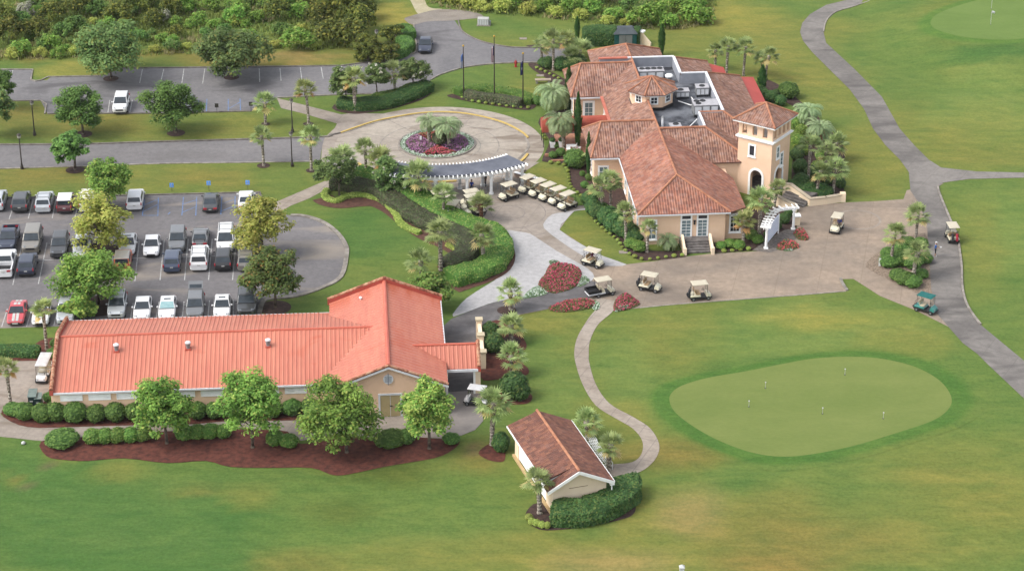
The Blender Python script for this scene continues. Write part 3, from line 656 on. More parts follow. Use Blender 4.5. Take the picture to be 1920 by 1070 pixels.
# front doors and windows
FM = lambda a, z, b=0: wm(a, b, z, -90)
for a, nm in ((5.15, 'window'), (7.0, 'door')):
    f = window(ch, FM(a, .88), .98, 1.95, .18, nm, m_blind, 2, 5, sill=False)
    mb = MB(); mb.X = FM(a, 2.99); mb.box(-.49, .49, -.03, .05, 0, .42); mb.obj('pane', m_glass, f)
    mb = MB(); mb.X = FM(a, 2.95); mb.box(-.67, .67, -.075, .05, .46, .66); mb.box(-.67, -.49, -.075, .05, .0, .46); mb.box(.49, .67, -.075, .05, 0, .46); mb.obj('transom_frame', m_trim, f)
window(ch, FM(1.25, .75), .85, 2.15, .17, glass=m_blind, nz=4)
window(ch, FM(10.85, .95, .75), 1.0, 2.0, .18, nz=4, nx=3)
window(ch, FM(-1.65, .9, 36.4), .95, 2.0, .28, glass=m_blind, nz=3)
window(ch, wm(.25, 35.6, 1.6, 180), .6, 1.6, .2, glass=m_blind)
window(ch, FM(-2.2, .8, 16.7), .9, 1.7, .2, glass=m_blind)
for b in (2.6, 6.2, 9.8, 13.2): window(ch, wm(.03, b, .9, 180), 1.0, 2.0, .16, glass=m_blind)
for b in (39.0, 42.2): window(ch, wm(-3.4, b, .9, 180), .9, 1.9, .16)
for b in (19.0, 22.8): window(ch, wm(-3.3, b, .9, 180), .9, 1.9, .16)
mb = MB(); mb.X = FM(6.08, 2.35); mb.box(-.09, .09, -.2, 0, 0, .42); mb.box(-.13, .13, -.24, 0, .42, .5); mb.obj('wall_lamp', m_black, ch)
mb = MB()
for i in range(5): mb.box(4.75, 7.55, -1.35-.36*i, -.9 if i == 0 else -1.35-.36*(i-1), 0, .85-.165*i)
mb.box(4.4, 7.9, -.95, -.02, 0, .852); mb.obj('steps', m_step, ch)
for a in (4.45, 7.6):
    mb = MB(); mb.hexa([(a, -3.05, 0), (a+.26, -3.05, 0), (a+.26, -.9, 0), (a, -.9, 0)], [(a, -3.05, .72), (a+.26, -3.05, .72), (a+.26, -.9, 1.55), (a, -.9, 1.55)])
    mb.box(a-.05, a+.31, -3.35, -3.05, 0, .86)
    mb.obj('stair_wall', m_wall3, ch)
# barrel awning at the porch
mb = MB(); n = 10
for a0, a1 in ((-8.25, .2),):
    for i in range(n):
        t0, t1 = math.pi*i/n, math.pi*(i+1)/n
        mb.smooth = True
        mb.add([(a, 30.4-1.2*math.cos(t), 2.35+1.15*math.sin(t)) for a in (a0, a1) for t in (t0, t1)], [(0, 1, 3, 2)])
    mb.smooth = False
    mb.add([(a0, 30.4, 2.35)]+[(a0, 30.4-1.2*math.cos(math.pi*i/n), 2.35+1.15*math.sin(math.pi*i/n)) for i in range(n+1)], [(0, i+1, i+2) for i in range(n)])
    mb.box(a0, a1, 29.2, 29.23, 2.0, 2.37); mb.box(a0, a1, 31.57, 31.6, 2.0, 2.37); mb.box(a0, a0+.03, 29.2, 31.6, 2.0, 2.36)
mb.obj('awning', plain('terracotta_canvas', C(206, 106, 84), C(180, 86, 70), .8, .9), ch)
for a in (-8.1, -5.4, -2.7):
    for b in (29.3, 31.5): mb = MB(); mb.tube((a, b, 0), (a, b, 2.1), .05, n=6); mb.obj('awning_post', m_black, ch)
mb = MB(); mb.box(-8.2, -.2, 26.2, 26.5, 0, .35); mb.box(-7.6, -2.2, 24.6, 24.9, 0, .2); mb.box(-6.4, .2, 26.5, 33.2, 0, .12); mb.obj('terrace', plain('brick_pavers', C(216, 160, 128), C(186, 128, 102), 3), ch)
# red metal lean-to roofs
roof([[(18.45, 31.2, 3.65), (18.45, 41.8, 3.65), (20.7, 43.9, 2.75), (20.7, 33.4, 2.75)], [(15.05, 43.4, 3.75), (15.05, 46.9, 3.75), (17.4, 47.6, 2.8), (17.4, 44.0, 2.8)]], m_coral2, th=.08)
for a, b in ((20.5, 33.6), (20.5, 37), (20.5, 40.4), (20.5, 43.6), (17.2, 44.2), (17.2, 47.4)): mb = MB(); mb.tube((a, b, 0), (a, b, 2.75), .07, n=6); mb.obj('porch_post', m_trim, ch)
# octagonal cupola
cc = (5.25, 29.75)
def octa(r, z): return [(cc[0]+r*math.cos(R(22.5+45*i)), cc[1]+r*math.sin(R(22.5+45*i)), z) for i in range(8)]
mb = MB(); mb.loft([octa(2.72, 5.0), octa(2.72, 7.36)]); cu = mb.obj('cupola', m_wall, ch)
mb = MB(); o8 = octa(3.3, 7.42); ap = (cc[0], cc[1], 8.8)
for i in range(8): slab(mb, [o8[i], o8[(i+1) % 8], ap], .1)
mb.obj('cupola_roof', m_tile, cu, fixn=False)
ridge_cap(cu, [(ap, q) for q in o8], .1)
mb = MB(); mb.loft([octa(3.18, 7.2), octa(3.26, 7.36)]); mb.obj('cornice', m_trim, cu)
for k, zz in ((-135, 6.15), (-90, 6.15), (-45, 6.15), (180, 6.6), (0, 6.15)):
    d = 2.72*math.cos(R(22.5))+.01
    mb = MB(); mb.X = wm(cc[0]+d*math.cos(R(k)), cc[1]+d*math.sin(R(k)), zz, k)
    mb.box(-.52, .52, -.06, .02, -.12, .92); mb.obj('window_frame', m_trim, cu)
    mb = MB(); mb.X = wm(cc[0]+d*math.cos(R(k)), cc[1]+d*math.sin(R(k)), zz, k)
    for x in (-.36, .03):
        for z in (.05, .44): mb.box(x, x+.33, -.075, 0, z, z+.34)
    mb.obj('pane', m_glass, cu)
mb = MB(); mb.loft([octa(2.86, 5.2), octa(2.86, 5.62)]); mb.obj('flashing', m_black, cu)
# tower
TCx, TCy, TS = 16.5, 14.3, 4.5
tw = link('tower', None, ch, (TCx, TCy, 0), R(-39))
mb = MB(); hs = TS/2
fl, fr_ = wm(0, -hs, 0, -90), wm(hs, 0, 0, 0)
arch_wall(mb, fl, TS-.01, 0, 7.2, [(.35, 1.5, 0, 3.3)], .5); arch_wall(mb, fr_, TS-.01, 0, 7.2, [(-.3, 1.7, 0, 3.5)], .5)
mb.box(-hs, -hs+.4, -hs+.5, hs, 0, 7.2); mb.box(-hs+.4, hs-.5, hs-.4, hs, 0, 7.2)
mb.box(-hs+.4, hs-.5, -hs+.5, hs-.4, 7.0, 7.2)
for k, c_ in ((-90, [-1.45, -.1, 1.25]), (0, [-1.55, -.5, .55, 1.6]), (90, [-1.5, -.5, .5, 1.5]), (180, [-1.35, 0, 1.35])):
    M_ = wm(hs*math.cos(R(k)), hs*math.sin(R(k)), 0, k)
    arch_wall(mb, M_, TS-(.01 if k in (-90, 90) else .82), 7.2, 9.2, [(q, .62, 7.55, 8.80) for q in c_], .4, 6)
mb.obj('wall', m_wall, tw)
mb = MB()
for e, z0, z1 in ((.12, 6.95, 7.1), (.26, 7.1, 7.24), (.06, 7.24, 7.3)): mb.box(-hs-e, hs+e, -hs-e, hs+e, z0, z1)
mb.obj('cornice', m_trim, tw)
e = hs+.55; mb = MB(); ap = (0, 0, 11.0)
q4 = [(-e, -e, 9.28), (e, -e, 9.28), (e, e, 9.28), (-e, e, 9.28)]
for i in range(4): slab(mb, [q4[i], q4[(i+1) % 4], ap], .12)
mb.obj('tower_roof', m_tile, tw, fixn=False)
mb = MB(); mb.box(-e+.06, e-.06, -e+.06, e-.06, 9.08, 9.18); mb.box(-e, e, -e, -e+.06, 9.06, 9.24); mb.box(-e, e, e-.06, e, 9.06, 9.24); mb.box(-e, -e+.06, -e+.06, e-.06, 9.06, 9.24); mb.box(e-.06, e, -e+.06, e-.06, 9.06, 9.24); mb.obj('soffit', m_trim, tw)
ridge_cap(tw, [(ap, q) for q in q4], .12)
arch_trim(tw, fl, .35, 1.5, 0, 3.3, .28); arch_trim(tw, fr_, -.3, 1.7, 0, 3.5, .3)
mb = MB(); mb.box(-1.6, 1.6, -1.6, 1.6, 0, .9); mb.obj('tower_floor', m_step, tw)
window(tw, wm(-.35, -hs, 5.05, -90), .62, 1.2, .2, nx=1, nz=1)
window(tw, wm(hs, -.75, 4.85, 0), .5, 1.3, .17, nx=1, nz=2, glass=m_blind); window(tw, wm(hs, .25, 3.55, 0), .5, 1.5, .17, nx=1, nz=3, glass=m_blind)
# ------------------------------------------------------------------ on the sunken roof: air conditioners, pipes, dish
def ac(name, label, a, b, w, d, h, fans, rz=0, legs=.25):
    t = thing(name, label, 'air conditioner', CL(a, b, 5.25), CY+R(rz))
    h *= .8; mb = MB(); mb.box(-w/2, w/2, -d/2, d/2, legs, h); mb.obj('cabinet', m_metal, t, bevel=.03)
    mb = MB(); mb.box(-w/2-.04, w/2+.04, -d/2-.04, d/2+.04, h+.002, h+.06); mb.obj('lid', plain('white_enamel', C(216, 214, 218), C(190, 188, 192), 2, .5), t)
    for x, y in fans:
        mb = MB(); mb.lathe([(.36, h+.062), (.36, h+.12), (.30, h+.12), (.28, h+.08)], 14, (x, y)); mb.obj('fan_guard', m_black, t)
    mb = MB()
    for x in (-w/2+.12, w/2-.12):
        mb.box(x-.06, x+.06, -d/2+.05, d/2-.05, 0, legs-.002)
    mb.obj('skid', m_black, t)
    for k in range(3):
        mb = MB(); x = -w/2+w*(k+.5)/3; mb.box(x-w*.13, x+w*.13, -d/2-.03, -d/2, legs+.12, h-.15); mb.obj('louvre', m_trimg, t)
    return t
ac('air_conditioner', 'long white rooftop air conditioner with four fans against the pale back parapet', 6.4, 38.2, 3.2, 1.5, 1.45, [(-1.1, .2), (-.35, .2), (.4, .2), (1.15, .2)])
ac('air_conditioner', 'boxy rooftop air conditioner just right of the octagonal cupola', 9.35, 31.2, 1.6, 1.2, 1.25, [(-.2, 0)])
ac('air_conditioner', 'grey cube air conditioner with one fan in the far corner beside the stepped parapet', 11.9, 31.8, 1.55, 1.4, 1.5, [(0, 0)])
ac('air_conditioner', 'largest rooftop air conditioner, broad white lid with three fans by the right parapet', 11.3, 25.6, 3.0, 2.0, 1.85, [(-1.0, .45), (-.25, .5), (-.9, -.35)])
ac('air_conditioner', 'smallest white rooftop air conditioner beside the upright vent pipe', 6.85, 20.3, 1.35, 1.35, 1.0, [(.1, .3)])
t = thing('vent_pipe', 'pale upright vent pipe on the sunken roof behind the front ridge', 'vent pipe', CL(5.25, 20.0, 5.25), CY)
mb = MB(); mb.tube((0, 0, 0), (0, 0, 2.0), .14, n=10); mb.obj('pipe', m_trimg, t)
mb = MB(); mb.tube((0, 0, 2.0), (0, 0, 2.16), .17, .1, n=10); mb.obj('cap', m_metal, t)
t = thing('exhaust_fan', 'mushroom shaped white exhaust fan beside the long back air conditioner', 'exhaust fan', CL(8.5, 36.6, 5.25), CY)
mb = MB(); mb.lathe([(.3, 0), (.3, .5), (.42, .55), (.42, .65)], 12); mb.obj('base', m_metal, t)
mb = MB(); mb.lathe([(.5, .75), (.52, .9), (.4, 1.02), (.12, 1.08)], 14); mb.lathe([(.2, .651), (.2, .749)], 8); mb.obj('hood', m_trim, t)
tag(MB().path([CL(8.6, 29.5, 5.5), CL(9.9, 28, 5.5), CL(10.7, 28.0, 5.5), CL(10.4, 30.6, 5.5)], [.07]*4, 6).path([CL(10.7, 28, 5.5), CL(10.8, 26.6, 5.5)], [.07]*2).obj('duct_pipe', m_trim), 'forked white pipe run joining two air conditioners on the sunken roof', 'pipe')
tag(MB().path([CL(7.6, 19.3, 5.4), CL(9.8, 22.2, 6.0)], [.06]*2, 6).obj('duct_pipe', m_trim), 'slanting white pipe in the front corner of the sunken roof', 'pipe')
# ------------------------------------------------------------------ cart barn with the coral metal roof
BY = R(4); BO = G(104, 758)
bn = thing('cart_barn', 'long tan cart barn under a ribbed coral metal roof with a gabled cross wing', 'cart barn', BO, BY)
def BL_(a, b, h=0.0): return Vector((BO.x+a*math.cos(BY)-b*math.sin(BY), BO.y+a*math.sin(BY)+b*math.cos(BY), h))
def ribbed(name, quad, along, par, rh=.042, pitch=.42, th=.12, mat=m_coral, clip=None):
    """metal roof plane: quad[0]-quad[1] is the eave, quad[3]-quad[2] the upper edge; raised ribs run up the slope"""
    e0, e1, u1, u0 = [Vector(q) for q in quad]
    mb = MB(); slab(mb, [e0, e1, u1, u0], th)
    n_ = (e1-e0).cross(u0-e0).normalized()
    if n_.z < 0: n_ = -n_
    L = (e1-e0).length; L2 = (u1-u0).length; d = (e1-e0).normalized(); k = max(2, int(max(L, L2)/pitch))
    for i in range(k):
        f = (i+.5)/k
        if along == 'fan': a, b = e0.lerp(e1, f), u0.lerp(u1, f)
        else: a = e0+d*(L*f); b = a+(u0-e0)
        if clip: a, b = clip(a, b)
        if a is None or (b-a).length < .2: continue
        h = rh; w = pitch*.27; q = pitch*.10
        A = [a-d*w, a+d*w, b+d*w, b-d*w]; T = [a-d*q+n_*h, a+d*q+n_*h, b+d*q+n_*h, b-d*q+n_*h]
        mb.hexa([p-n_*.01 for p in A], T)
    return mb.obj(name, mat, par, fixn=False)
GR_A, GE, GRH = 32.9, 3.5, 5.75          # gable ridge line a, eave height, ridge height
GS = (GRH-GE)/5.75
def gz_main(a): return GRH-abs(a-GR_A)*GS
WE, WR = 3.1, 5.2
wa = GR_A-(GRH-WR)/GS                      # where the wing ridge meets the gable slope
we = GR_A-(GRH-WE)/GS                      # and where the wing eave height does
def clipW(sign):
    def f(a, b):
        # rib at constant a coordinate: end where the gable slope is higher
        zl = gz_main(a.x) if a.x < GR_A else 99
        if a.x > wa: return None, None
        if zl > a.z+.0 and a.x > we:
            t_ = (zl-a.z)/(b.z-a.z)
            if t_ >= 1: return None, None
            return a.lerp(b, t_), b
        return a, b
    return f
ribbed('roof', [(.35, -3.3, WE), (31.7, -3.3, WE), (31.7, 4.45, WR), (.35, 4.45, WR)], 'x', bn, clip=clipW(1))
ribbed('roof', [(31.7, 12.2, WE), (.35, 12.2, WE), (.35, 4.45, WR), (31.7, 4.45, WR)], 'x', bn, clip=clipW(1))
ribbed('roof', [(GR_A-5.75, 13.6, GE), (GR_A-5.75, -5.0, GE), (GR_A, -5.0, GRH), (GR_A, 13.6, GRH)], 'x', bn, pitch=.60, rh=.10)
CE, CR_, CB0, CB1, CBM = 3.0, 4.7, -.95, 3.1, 1.08
def clipR(a, b):
    yb = a.y
    if CB0-.1 < yb < CB1:
        hz = CE+(CR_-CE)*(1-abs(yb-CBM)/(CBM-CB0))
        zt = max(a.z, min(hz, b.z)); t_ = (zt-a.z)/(b.z-a.z); return a.lerp(b, t_), b
    return a, b
ribbed('roof', [(GR_A+5.75, -5.0, GE), (GR_A+5.75, 13.6, GE), (GR_A, 13.6, GRH), (GR_A, -5.0, GRH)], 'x', bn, pitch=.60, rh=.055, clip=clipR)
def clipC(a, b):
    x = a.x
    zl = gz_main(x)
    if zl > a.z and x < GR_A+5.75:
        t_ = (zl-a.z)/(b.z-a.z)
        if t_ >= 1: return None, None
        return a.lerp(b, t_), b
    return a, b
ribbed('roof', [(34, CB0, CE), (41.75, CB0, CE), (41.75, CBM, CR_), (34, CBM, CR_)], 'x', bn, clip=clipC)
ribbed('roof', [(41.75, CB1, CE), (34, CB1, CE), (34, CBM, CR_), (41.75, CBM, CR_)], 'x', bn, clip=clipC)
mb = MB(); mb.tube((.4, 4.45, WR+.03), (wa+.1, 4.45, WR+.03), .13, n=8); mb.tube((GR_A, -5.0, GRH+.02), (GR_A, 13.5, GRH+.02), .22, n=8); mb.tube((GR_A+2.5, CBM, CR_+.03), (41.75, CBM, CR_+.03), .13, n=8); mb.obj('ridge_cap', plain('coral_ridge', C(240, 132, 108), C(226, 116, 94), .8, .5), bn)
# tiled parapets
mp_ = plain('parapet_plaster', C(222, 108, 92), C(208, 98, 82), .8, .8)
def parapet(segs, w, tall, par=bn):
    mb = MB()
    for a, b in segs:
        a, b = Vector(a), Vector(b); d = (b-a); d.z = 0; d.normalize(); s_ = Vector((-d.y, d.x, 0))*w/2
        mb.hexa([a-s_-Vector((0, 0, tall)), b-s_-Vector((0, 0, tall)), b+s_-Vector((0, 0, tall)), a+s_-Vector((0, 0, tall))], [a-s_, b-s_, b+s_, a+s_])
    mb.obj('parapet', mp_, par)
    mb = MB()
    for a, b in segs:
        a, b = Vector(a), Vector(b); n = int((b-a).length/.4)
        for i in range(n):
            p = a.lerp(b, i/n)+Vector((0, 0, .03)); q = a.lerp(b, (i+1.08)/n)+Vector((0, 0, .03)); mb.tube(p, q, w*.62, w*.50, 8)
    mb.obj('coping_tiles', m_cop, par)
m_cop = NT('coping_tile'); v = m_cop.coord('Object', (2.4, 2.4, .3)); m_cop = m_cop.bsdf(m_cop.ramp(m_cop.noise(v, 1.0, 2), [(.35, C(150, 92, 72)), (.5, C(214, 150, 118)), (.65, C(226, 184, 152))]), .9)
parapet([((.2, -3.45, WE+.30), (.2, 4.45, WR+.32)), ((.2, 4.45, WR+.32), (.2, 12.3, WE+.30))], .36, .55)
parapet([((GR_A-5.95, 13.72, GE+.36), (GR_A, 13.72, GRH+.42)), ((GR_A, 13.72, GRH+.42), (GR_A+5.95, 13.72, GE+.36))], .3, .6)
parapet([((41.9, CB0-.1, CE+.24), (41.9, CBM, CR_+.28)), ((41.9, CBM, CR_+.28), (41.9, CB1+.1, CE+.24))], .34, .6)
# walls
mb = MB(); mb.box(.1, 28.2, -3.08, 11.9, 0, WE-.12)
mb.add([(.12, -3.08, WE-.2), (.12, 11.9, WE-.2), (.12, 4.45, WR-.1), (.3, -3.08, WE-.2), (.3, 11.9, WE-.2), (.3, 4.45, WR-.1)], [(0, 2, 1), (3, 4, 5), (0, 3, 5, 2), (1, 2, 5, 4), (0, 1, 4, 3)])
x0, x1 = GR_A-5.45, GR_A+5.45
for b0, b1 in ((-4.7, -4.45), (13.3, 13.55)):
    mb.prism([(x0, b0), (x1, b0), (x1, b1), (x0, b1)], 0, GE-.1)
    zc = gz_main(x0)-.13
    mb.add([(x0, b0, GE-.1), (x1, b0, GE-.1), (GR_A, b0, GRH-.12), (x0, b1, GE-.1), (x1, b1, GE-.1), (GR_A, b1, GRH-.12)], [(0, 1, 2), (3, 5, 4), (0, 2, 5, 3), (1, 4, 5, 2), (0, 3, 4, 1)])
mb.box(x0, x0+.25, -4.45, 13.3, 0, GE-.1); mb.box(x1-.25, x1, 3.3, 13.3, 0, GE-.1); mb.box(x1-.25, x1, -4.45, -1.2, 0, GE-.1)
mb.obj('wall', m_wall2, bn)
for g_ in ((.3, 28.5, -3.42, -3.3, WE-.2, WE-.02), (.3, 27.5, 12.2, 12.32, WE-.2, WE-.02), (GR_A+5.75, GR_A+5.87, 3.2, 13.5, GE-.2, GE-.02), (38.7, 41.8, CB0-.14, CB0-.02, CE-.3, CE-.04), (38.5, 38.62, -5.0, -1, GE-.2, GE-.02)):
    mb = MB(); mb.box(*g_); mb.obj('gutter', m_trimg, bn)
mb = MB()
for s_ in (-1, 1):
    a, b = Vector((GR_A+s_*5.8, -5.1, GE-.14)), Vector((GR_A, -5.1, GRH-.12)); mb.hexa([a-Vector((0, 0, .2)), b-Vector((0, 0, .2)), b-Vector((0, -.08, .2)), a-Vector((0, -.08, .2))], [a, b, b+Vector((0, .08, 0)), a+Vector((0, .08, 0))])
mb.obj('bargeboard', m_trimg, bn)
mb = MB()
for s_ in (-1, 1):
    a, b = Vector((GR_A+s_*5.8, -5.02, GE+.06)), Vector((GR_A, -5.02, GRH+.06)); n = 16
    for i in range(n): mb.tube(a.lerp(b, i/n), a.lerp(b, (i+1.08)/n), .13, .10, 6)
mb.obj('verge_tiles', m_cop, bn)
for i in range(10):
    a = 2.05+2.72*i
    f = window(bn, FM(a, 2.12, -3.08), 2.0, .5, .08, name='louvre_window', glass=m_trim, nx=1, nz=4, sill=False)
f = window(bn, FM(33.0, .02, -4.7), 1.95, 2.35, .2, name='double_door', glass=plain('cream_door_paint', C(216, 196, 146), C(206, 186, 138), .8), nx=2, nz=1, sill=False, frame=m_trimg)
mb = MB(); mb.X = FM(33.0, 1.15, -4.7); mb.box(-.05, .2, -.09, -.03, 0, .08); mb.obj('handle', m_black, f)
mb = MB(); mb.X = FM(32.85, 4.15, -4.7)
for i in range(20):
    a0, a1 = 2*math.pi*i/20, 2*math.pi*(i+1)/20
    mb.add([(0, -.1, 0), (.5*math.cos(a0), -.1, .5*math.sin(a0)), (.5*math.cos(a1), -.1, .5*math.sin(a1)), (.5*math.cos(a0), .05, .5*math.sin(a0)), (.5*math.cos(a1), .05, .5*math.sin(a1))], [(0, 2, 1), (1, 2, 4, 3)])
ck = mb.obj('round_vent', m_trimg, bn)
mb = MB(); mb.X = FM(32.85, 4.15, -4.7)
mb.box(-.04, .04, -.14, -.1, -.62, .68)
for q in range(5): mb.box(-.34, .34, -.125, -.1, -.28+.13*q, -.22+.13*q)
mb.obj('vent_slats', plain('grey_louvre', C(186, 192, 202), C(170, 176, 186)), ck)
mb = MB(); mb.X = FM(30.7, 2.35, -4.7); mb.box(-.13, .13, -.24, 0, 0, .2); mb.obj('wall_lamp', m_black, bn)
mb = MB(); mb.X = FM(29.5, 1.8, -4.7); mb.box(-.35, .35, -.08, 0, 0, .5); mb.obj('wall_sign', m_trim, bn)
# carport legs and lining
mb = MB(); mb.box(41.55, 42.05, -.7, -.2, 0, CE-.3); mb.obj('pillar', m_wall3, bn); mb = MB(); mb.box(41.55, 42.05, 2.4, 2.9, 0, CE-.3); mb.obj('pillar', m_wall3, bn)
mb = MB(); mb.box(41.35, 41.55, -.72, -.5, 0, CE-.28); mb.box(38.85, 41.8, CB0-.02, CB0+.2, CE-.34, CE-.1); mb.box(38.55, 38.8, CB0+.05, CB0+.25, 0, CE-.3); mb.obj('opening_frame', m_trim, bn)
mb = MB(); mb.box(x1-.02, x1+.1, -.9, 3.1, 0, 2.7); mb.obj('roller_door', m_black, bn)
for a, lab in ((6.15, 'white drum vent on the coral roof nearest the tiled end parapet'), (13.2, 'middle drum vent on the long coral roof'), (21.1, 'drum vent on the coral roof nearest the gabled wing')):
    z = WE+(WR-WE)*(2.2+3.3)/7.75
    t = thing('roof_vent', lab, 'roof vent', BL_(a, 2.2, z), BY, 'drum vents on the coral roof'); t.scale = (.82, .82, .82)
    mb = MB(); mb.box(-.34, .34, -.36, .3, -.12, .1); mb.obj('curb', mp_, t)
    mb = MB(); mb.lathe([(.24, .1), (.24, .42), (.30, .45), (.30, .7), (.25, .74)], 12); mb.obj('drum', m_metal, t)
    mb = MB(); mb.lathe([(.34, .78), (.36, .88), (.24, .98), (.06, 1.0)], 12); mb.tube((0, 0, .70), (0, 0, .80), .16, n=8); mb.obj('hood', m_trimg, t)
t = thing('vent_stub', 'tiny pale vent cap near the back of the gabled wing roof', 'roof vent', BL_(30.4, 11.5, gz_main(30.4)), BY)
mb = MB(); mb.tube((0, 0, -.1), (0, 0, .25), .09, n=8); mb.obj('pipe', m_trimg, t)
mb = MB(); mb.lathe([(.17, .25), (.17, .33), (.05, .42)], 8); mb.obj('cap', m_trim, t)
# stepped garden wall by the carport
t = thing('garden_wall', 'cream stepped garden wall with three capped piers beside the carport', 'garden wall', BL_(42.6, 4.6), BY)
for b, hh in ((0.15, 1.85), (3.6, 2.0), (6.9, 2.1)):
    mb = MB(); mb.box(-.3, .3, b-.3, b+.3, 0, hh); p_ = mb.obj('pier', m_wall3, t)
    mb = MB(); mb.box(-.38, .38, b-.38, b+.38, hh, hh+.14); mb.obj('pier_cap', plain('cast_stone', C(238, 222, 190), C(222, 206, 172), 1), p_)
mb = MB(); mb.box(-.13, .13, .45, 3.3, 0, 1.45); mb.box(-.13, .13, 3.9, 6.6, 0, 1.65); mb.box(-.2, .2, .45, 3.3, 1.45, 1.57); mb.box(-.2, .2, 3.9, 6.6, 1.65, 1.77); mb.obj('wall', m_wall3, t)
# ------------------------------------------------------------------ starter house
HY = R(18); HO = G(1022, 942)
hs_ = thing('starter_house', 'small cream gabled house with a weathered tile roof among palms beside the curving footpath', 'house', HO, HY)
def HL(a, b, h=0.0): return Vector((HO.x+a*math.cos(HY)-b*math.sin(HY), HO.y+a*math.sin(HY)+b*math.cos(HY), h))
r0, r1, e1 = (2.3, 9.3, 4.4), (2.35, -2.6, 4.4), 2.75
roof([[r1, r0, (5.75, 9.3, e1), (5.75, -2.6, e1)], [(-.65, 9.3, 3.25), (-.65, -1.5, 3.25), (1.9, -1.5, 4.16), (1.9, 9.3, 4.16)], [(1.9, 9.3, 4.18), (1.9, -1.6, 4.18), (2.35, -1.6, 4.4), r0], [(-.65, -2.6, e1), r1, (2.35, -1.45, 4.39), (-.65, -1.45, e1)]], m_tile_d, hs_)
ridge_cap(hs_, [(r0, r1)], .13)
mb = MB()
mb.box(0, 5.2, -2.0, -1.8, 0, e1); mb.box(0, 5.2, 8.7, 8.9, 0, e1); mb.box(5.0, 5.2, -1.8, 8.7, 0, e1); mb.box(0, .2, -1.8, -.3, 0, e1); mb.box(0, .2, 7.9, 8.7, 0, 3.0); mb.box(0, .2, 2.5, 3.0, 0, 3.0)
mb.box(0, .2, -.3, 8.7, 2.75, 3.05)
for b0, b1 in ((-2.0, -1.8), (8.7, 8.9)): mb.add([(0, b0, e1), (5.2, b0, e1), (2.4, b0, 4.25), (0, b1, e1), (5.2, b1, e1), (2.4, b1, 4.25)], [(0, 1, 2), (3, 5, 4), (0, 2, 5, 3), (1, 4, 5, 2), (0, 3, 4, 1)])
mb.obj('wall', m_wall3, hs_)
mb = MB(); mb.box(-.25, .0, -2.05, 9.0, 0, .25); mb.obj('plinth', plain('yellow_plinth', C(236, 204, 150), C(220, 188, 138)), hs_)
for b0, b1 in ((-.28, 2.45), (3.05, 7.88)):
    mb = MB(); mb.box(.1, .16, b0, b1, .25, 2.75)
    for i in range(8): mb.box(.07, .1, b0, b1, .28+.31*i, .54+.31*i)
    mb.obj('roller_door', m_trim, hs_)
for b in (-2.06,):
    mb = MB()
    for p, q in (((-.65, e1), (2.35, 4.4)), ((2.35, 4.4), (5.75, e1))):
        mb.hexa([(p[0], -2.68, p[1]-.34), (q[0], -2.68, q[1]-.34), (q[0], -2.6, q[1]-.34), (p[0], -2.6, p[1]-.34)], [(p[0], -2.68, p[1]-.02), (q[0], -2.68, q[1]-.02), (q[0], -2.6, q[1]-.02), (p[0], -2.6, p[1]-.02)])
    mb.hexa([(-.65, -1.44, 2.8), (1.9, -1.44, 4.0), (1.9, -1.38, 4.0), (-.65, -1.38, 2.8)], [(-.65, -1.5, 3.24), (1.9, -1.5, 4.15), (1.9, -1.4, 4.15), (-.65, -1.4, 3.24)])
    mb.box(-.72, -.65, -1.5, 9.3, 3.05, 3.22); mb.box(5.75, 5.83, -2.6, 9.3, e1-.2, e1-.03)
    mb.obj('bargeboard', m_trim, hs_)
mb = MB(); mb.box(1.6, 3.4, -2.03, -2.0, 2.35, 2.4); mb.obj('panel_joint', plain('joint', C(190, 164, 136)), hs_)
mb = MB(); mb.tube((5.6, -2.4, .3), (5.6, -2.4, 2.6), .06, n=8); mb.box(5.4, 5.8, -2.6, -2.2, 2.3, 2.55); mb.obj('downpipe', m_trim, hs_)
# white racks of range baskets behind the starter house
for k in range(5):
    p = G(*((1109, 833), (1114, 843), (1121, 854), (1129, 865), (1138, 876))[k])
    t = thing('bag_rack', ['white slatted bag rack nearest the house back corner', 'white slatted bag rack second along the house wall', 'white slatted bag rack midway along the house wall', 'white slatted bag rack fourth along the house wall', 'white slatted bag rack closest to the footpath end'][k], 'rack', p, HY, 'white bag racks behind the starter house')
    for y in (-.55, .55):
        for x in (-.35, .35): mb = MB(); mb.box(x-.03, x+.03, y-.03, y+.03, 0, .75); mb.obj('leg', m_trim, t)
    mb = MB()
    for i in range(5): mb.box(-.36+.17*i, -.30+.17*i, -.55, .55, .75, .79)
    for i in range(3): mb.box(-.36, .36, -.5+.45*i, -.44+.45*i, .4, .44)
    mb.obj('slats', m_trim, t)
# ------------------------------------------------------------------ curved covered pergola at the bag drop
pg = thing('pergola', 'curved white pergola with a dark flat roof between the roundabout and the parked carts', 'pergola', (RC.x, RC.y, 0))
def arc(r, a): return (r*math.cos(R(a)), r*math.sin(R(a)))
A0, A1, RI, RO, PH = -112, -49.8, 13.15, 16.4, 2.95
mb = MB(); n = 26
for i in range(n):
    a, b = A0+(A1-A0)*i/n, A0+(A1-A0)*(i+1)/n
    q = [arc(RI, a), arc(RI, b), arc(RO, b), arc(RO, a)]; q = [q[3], q[2], q[1], q[0]]
    mb.hexa([(x, y, PH) for x, y in q], [(x, y, PH+.1) for x, y in q])
mb.obj('roof', plain('pergola_felt', C(132, 136, 148), C(106, 110, 122), .5, .85, detail=6), pg)
for r in (RI+.35, RO-.3):
    mb = MB()
    for i in range(n):
        a, b = A0+(A1-A0)*i/n, A0+(A1-A0)*(i+1)/n
        q = [arc(r+.1, a), arc(r+.1, b), arc(r-.1, b), arc(r-.1, a)]
        mb.hexa([(x, y, PH-.52) for x, y in q], [(x, y, PH-.16) for x, y in q])
    mb.obj('beam', m_trim, pg)
nr = 34
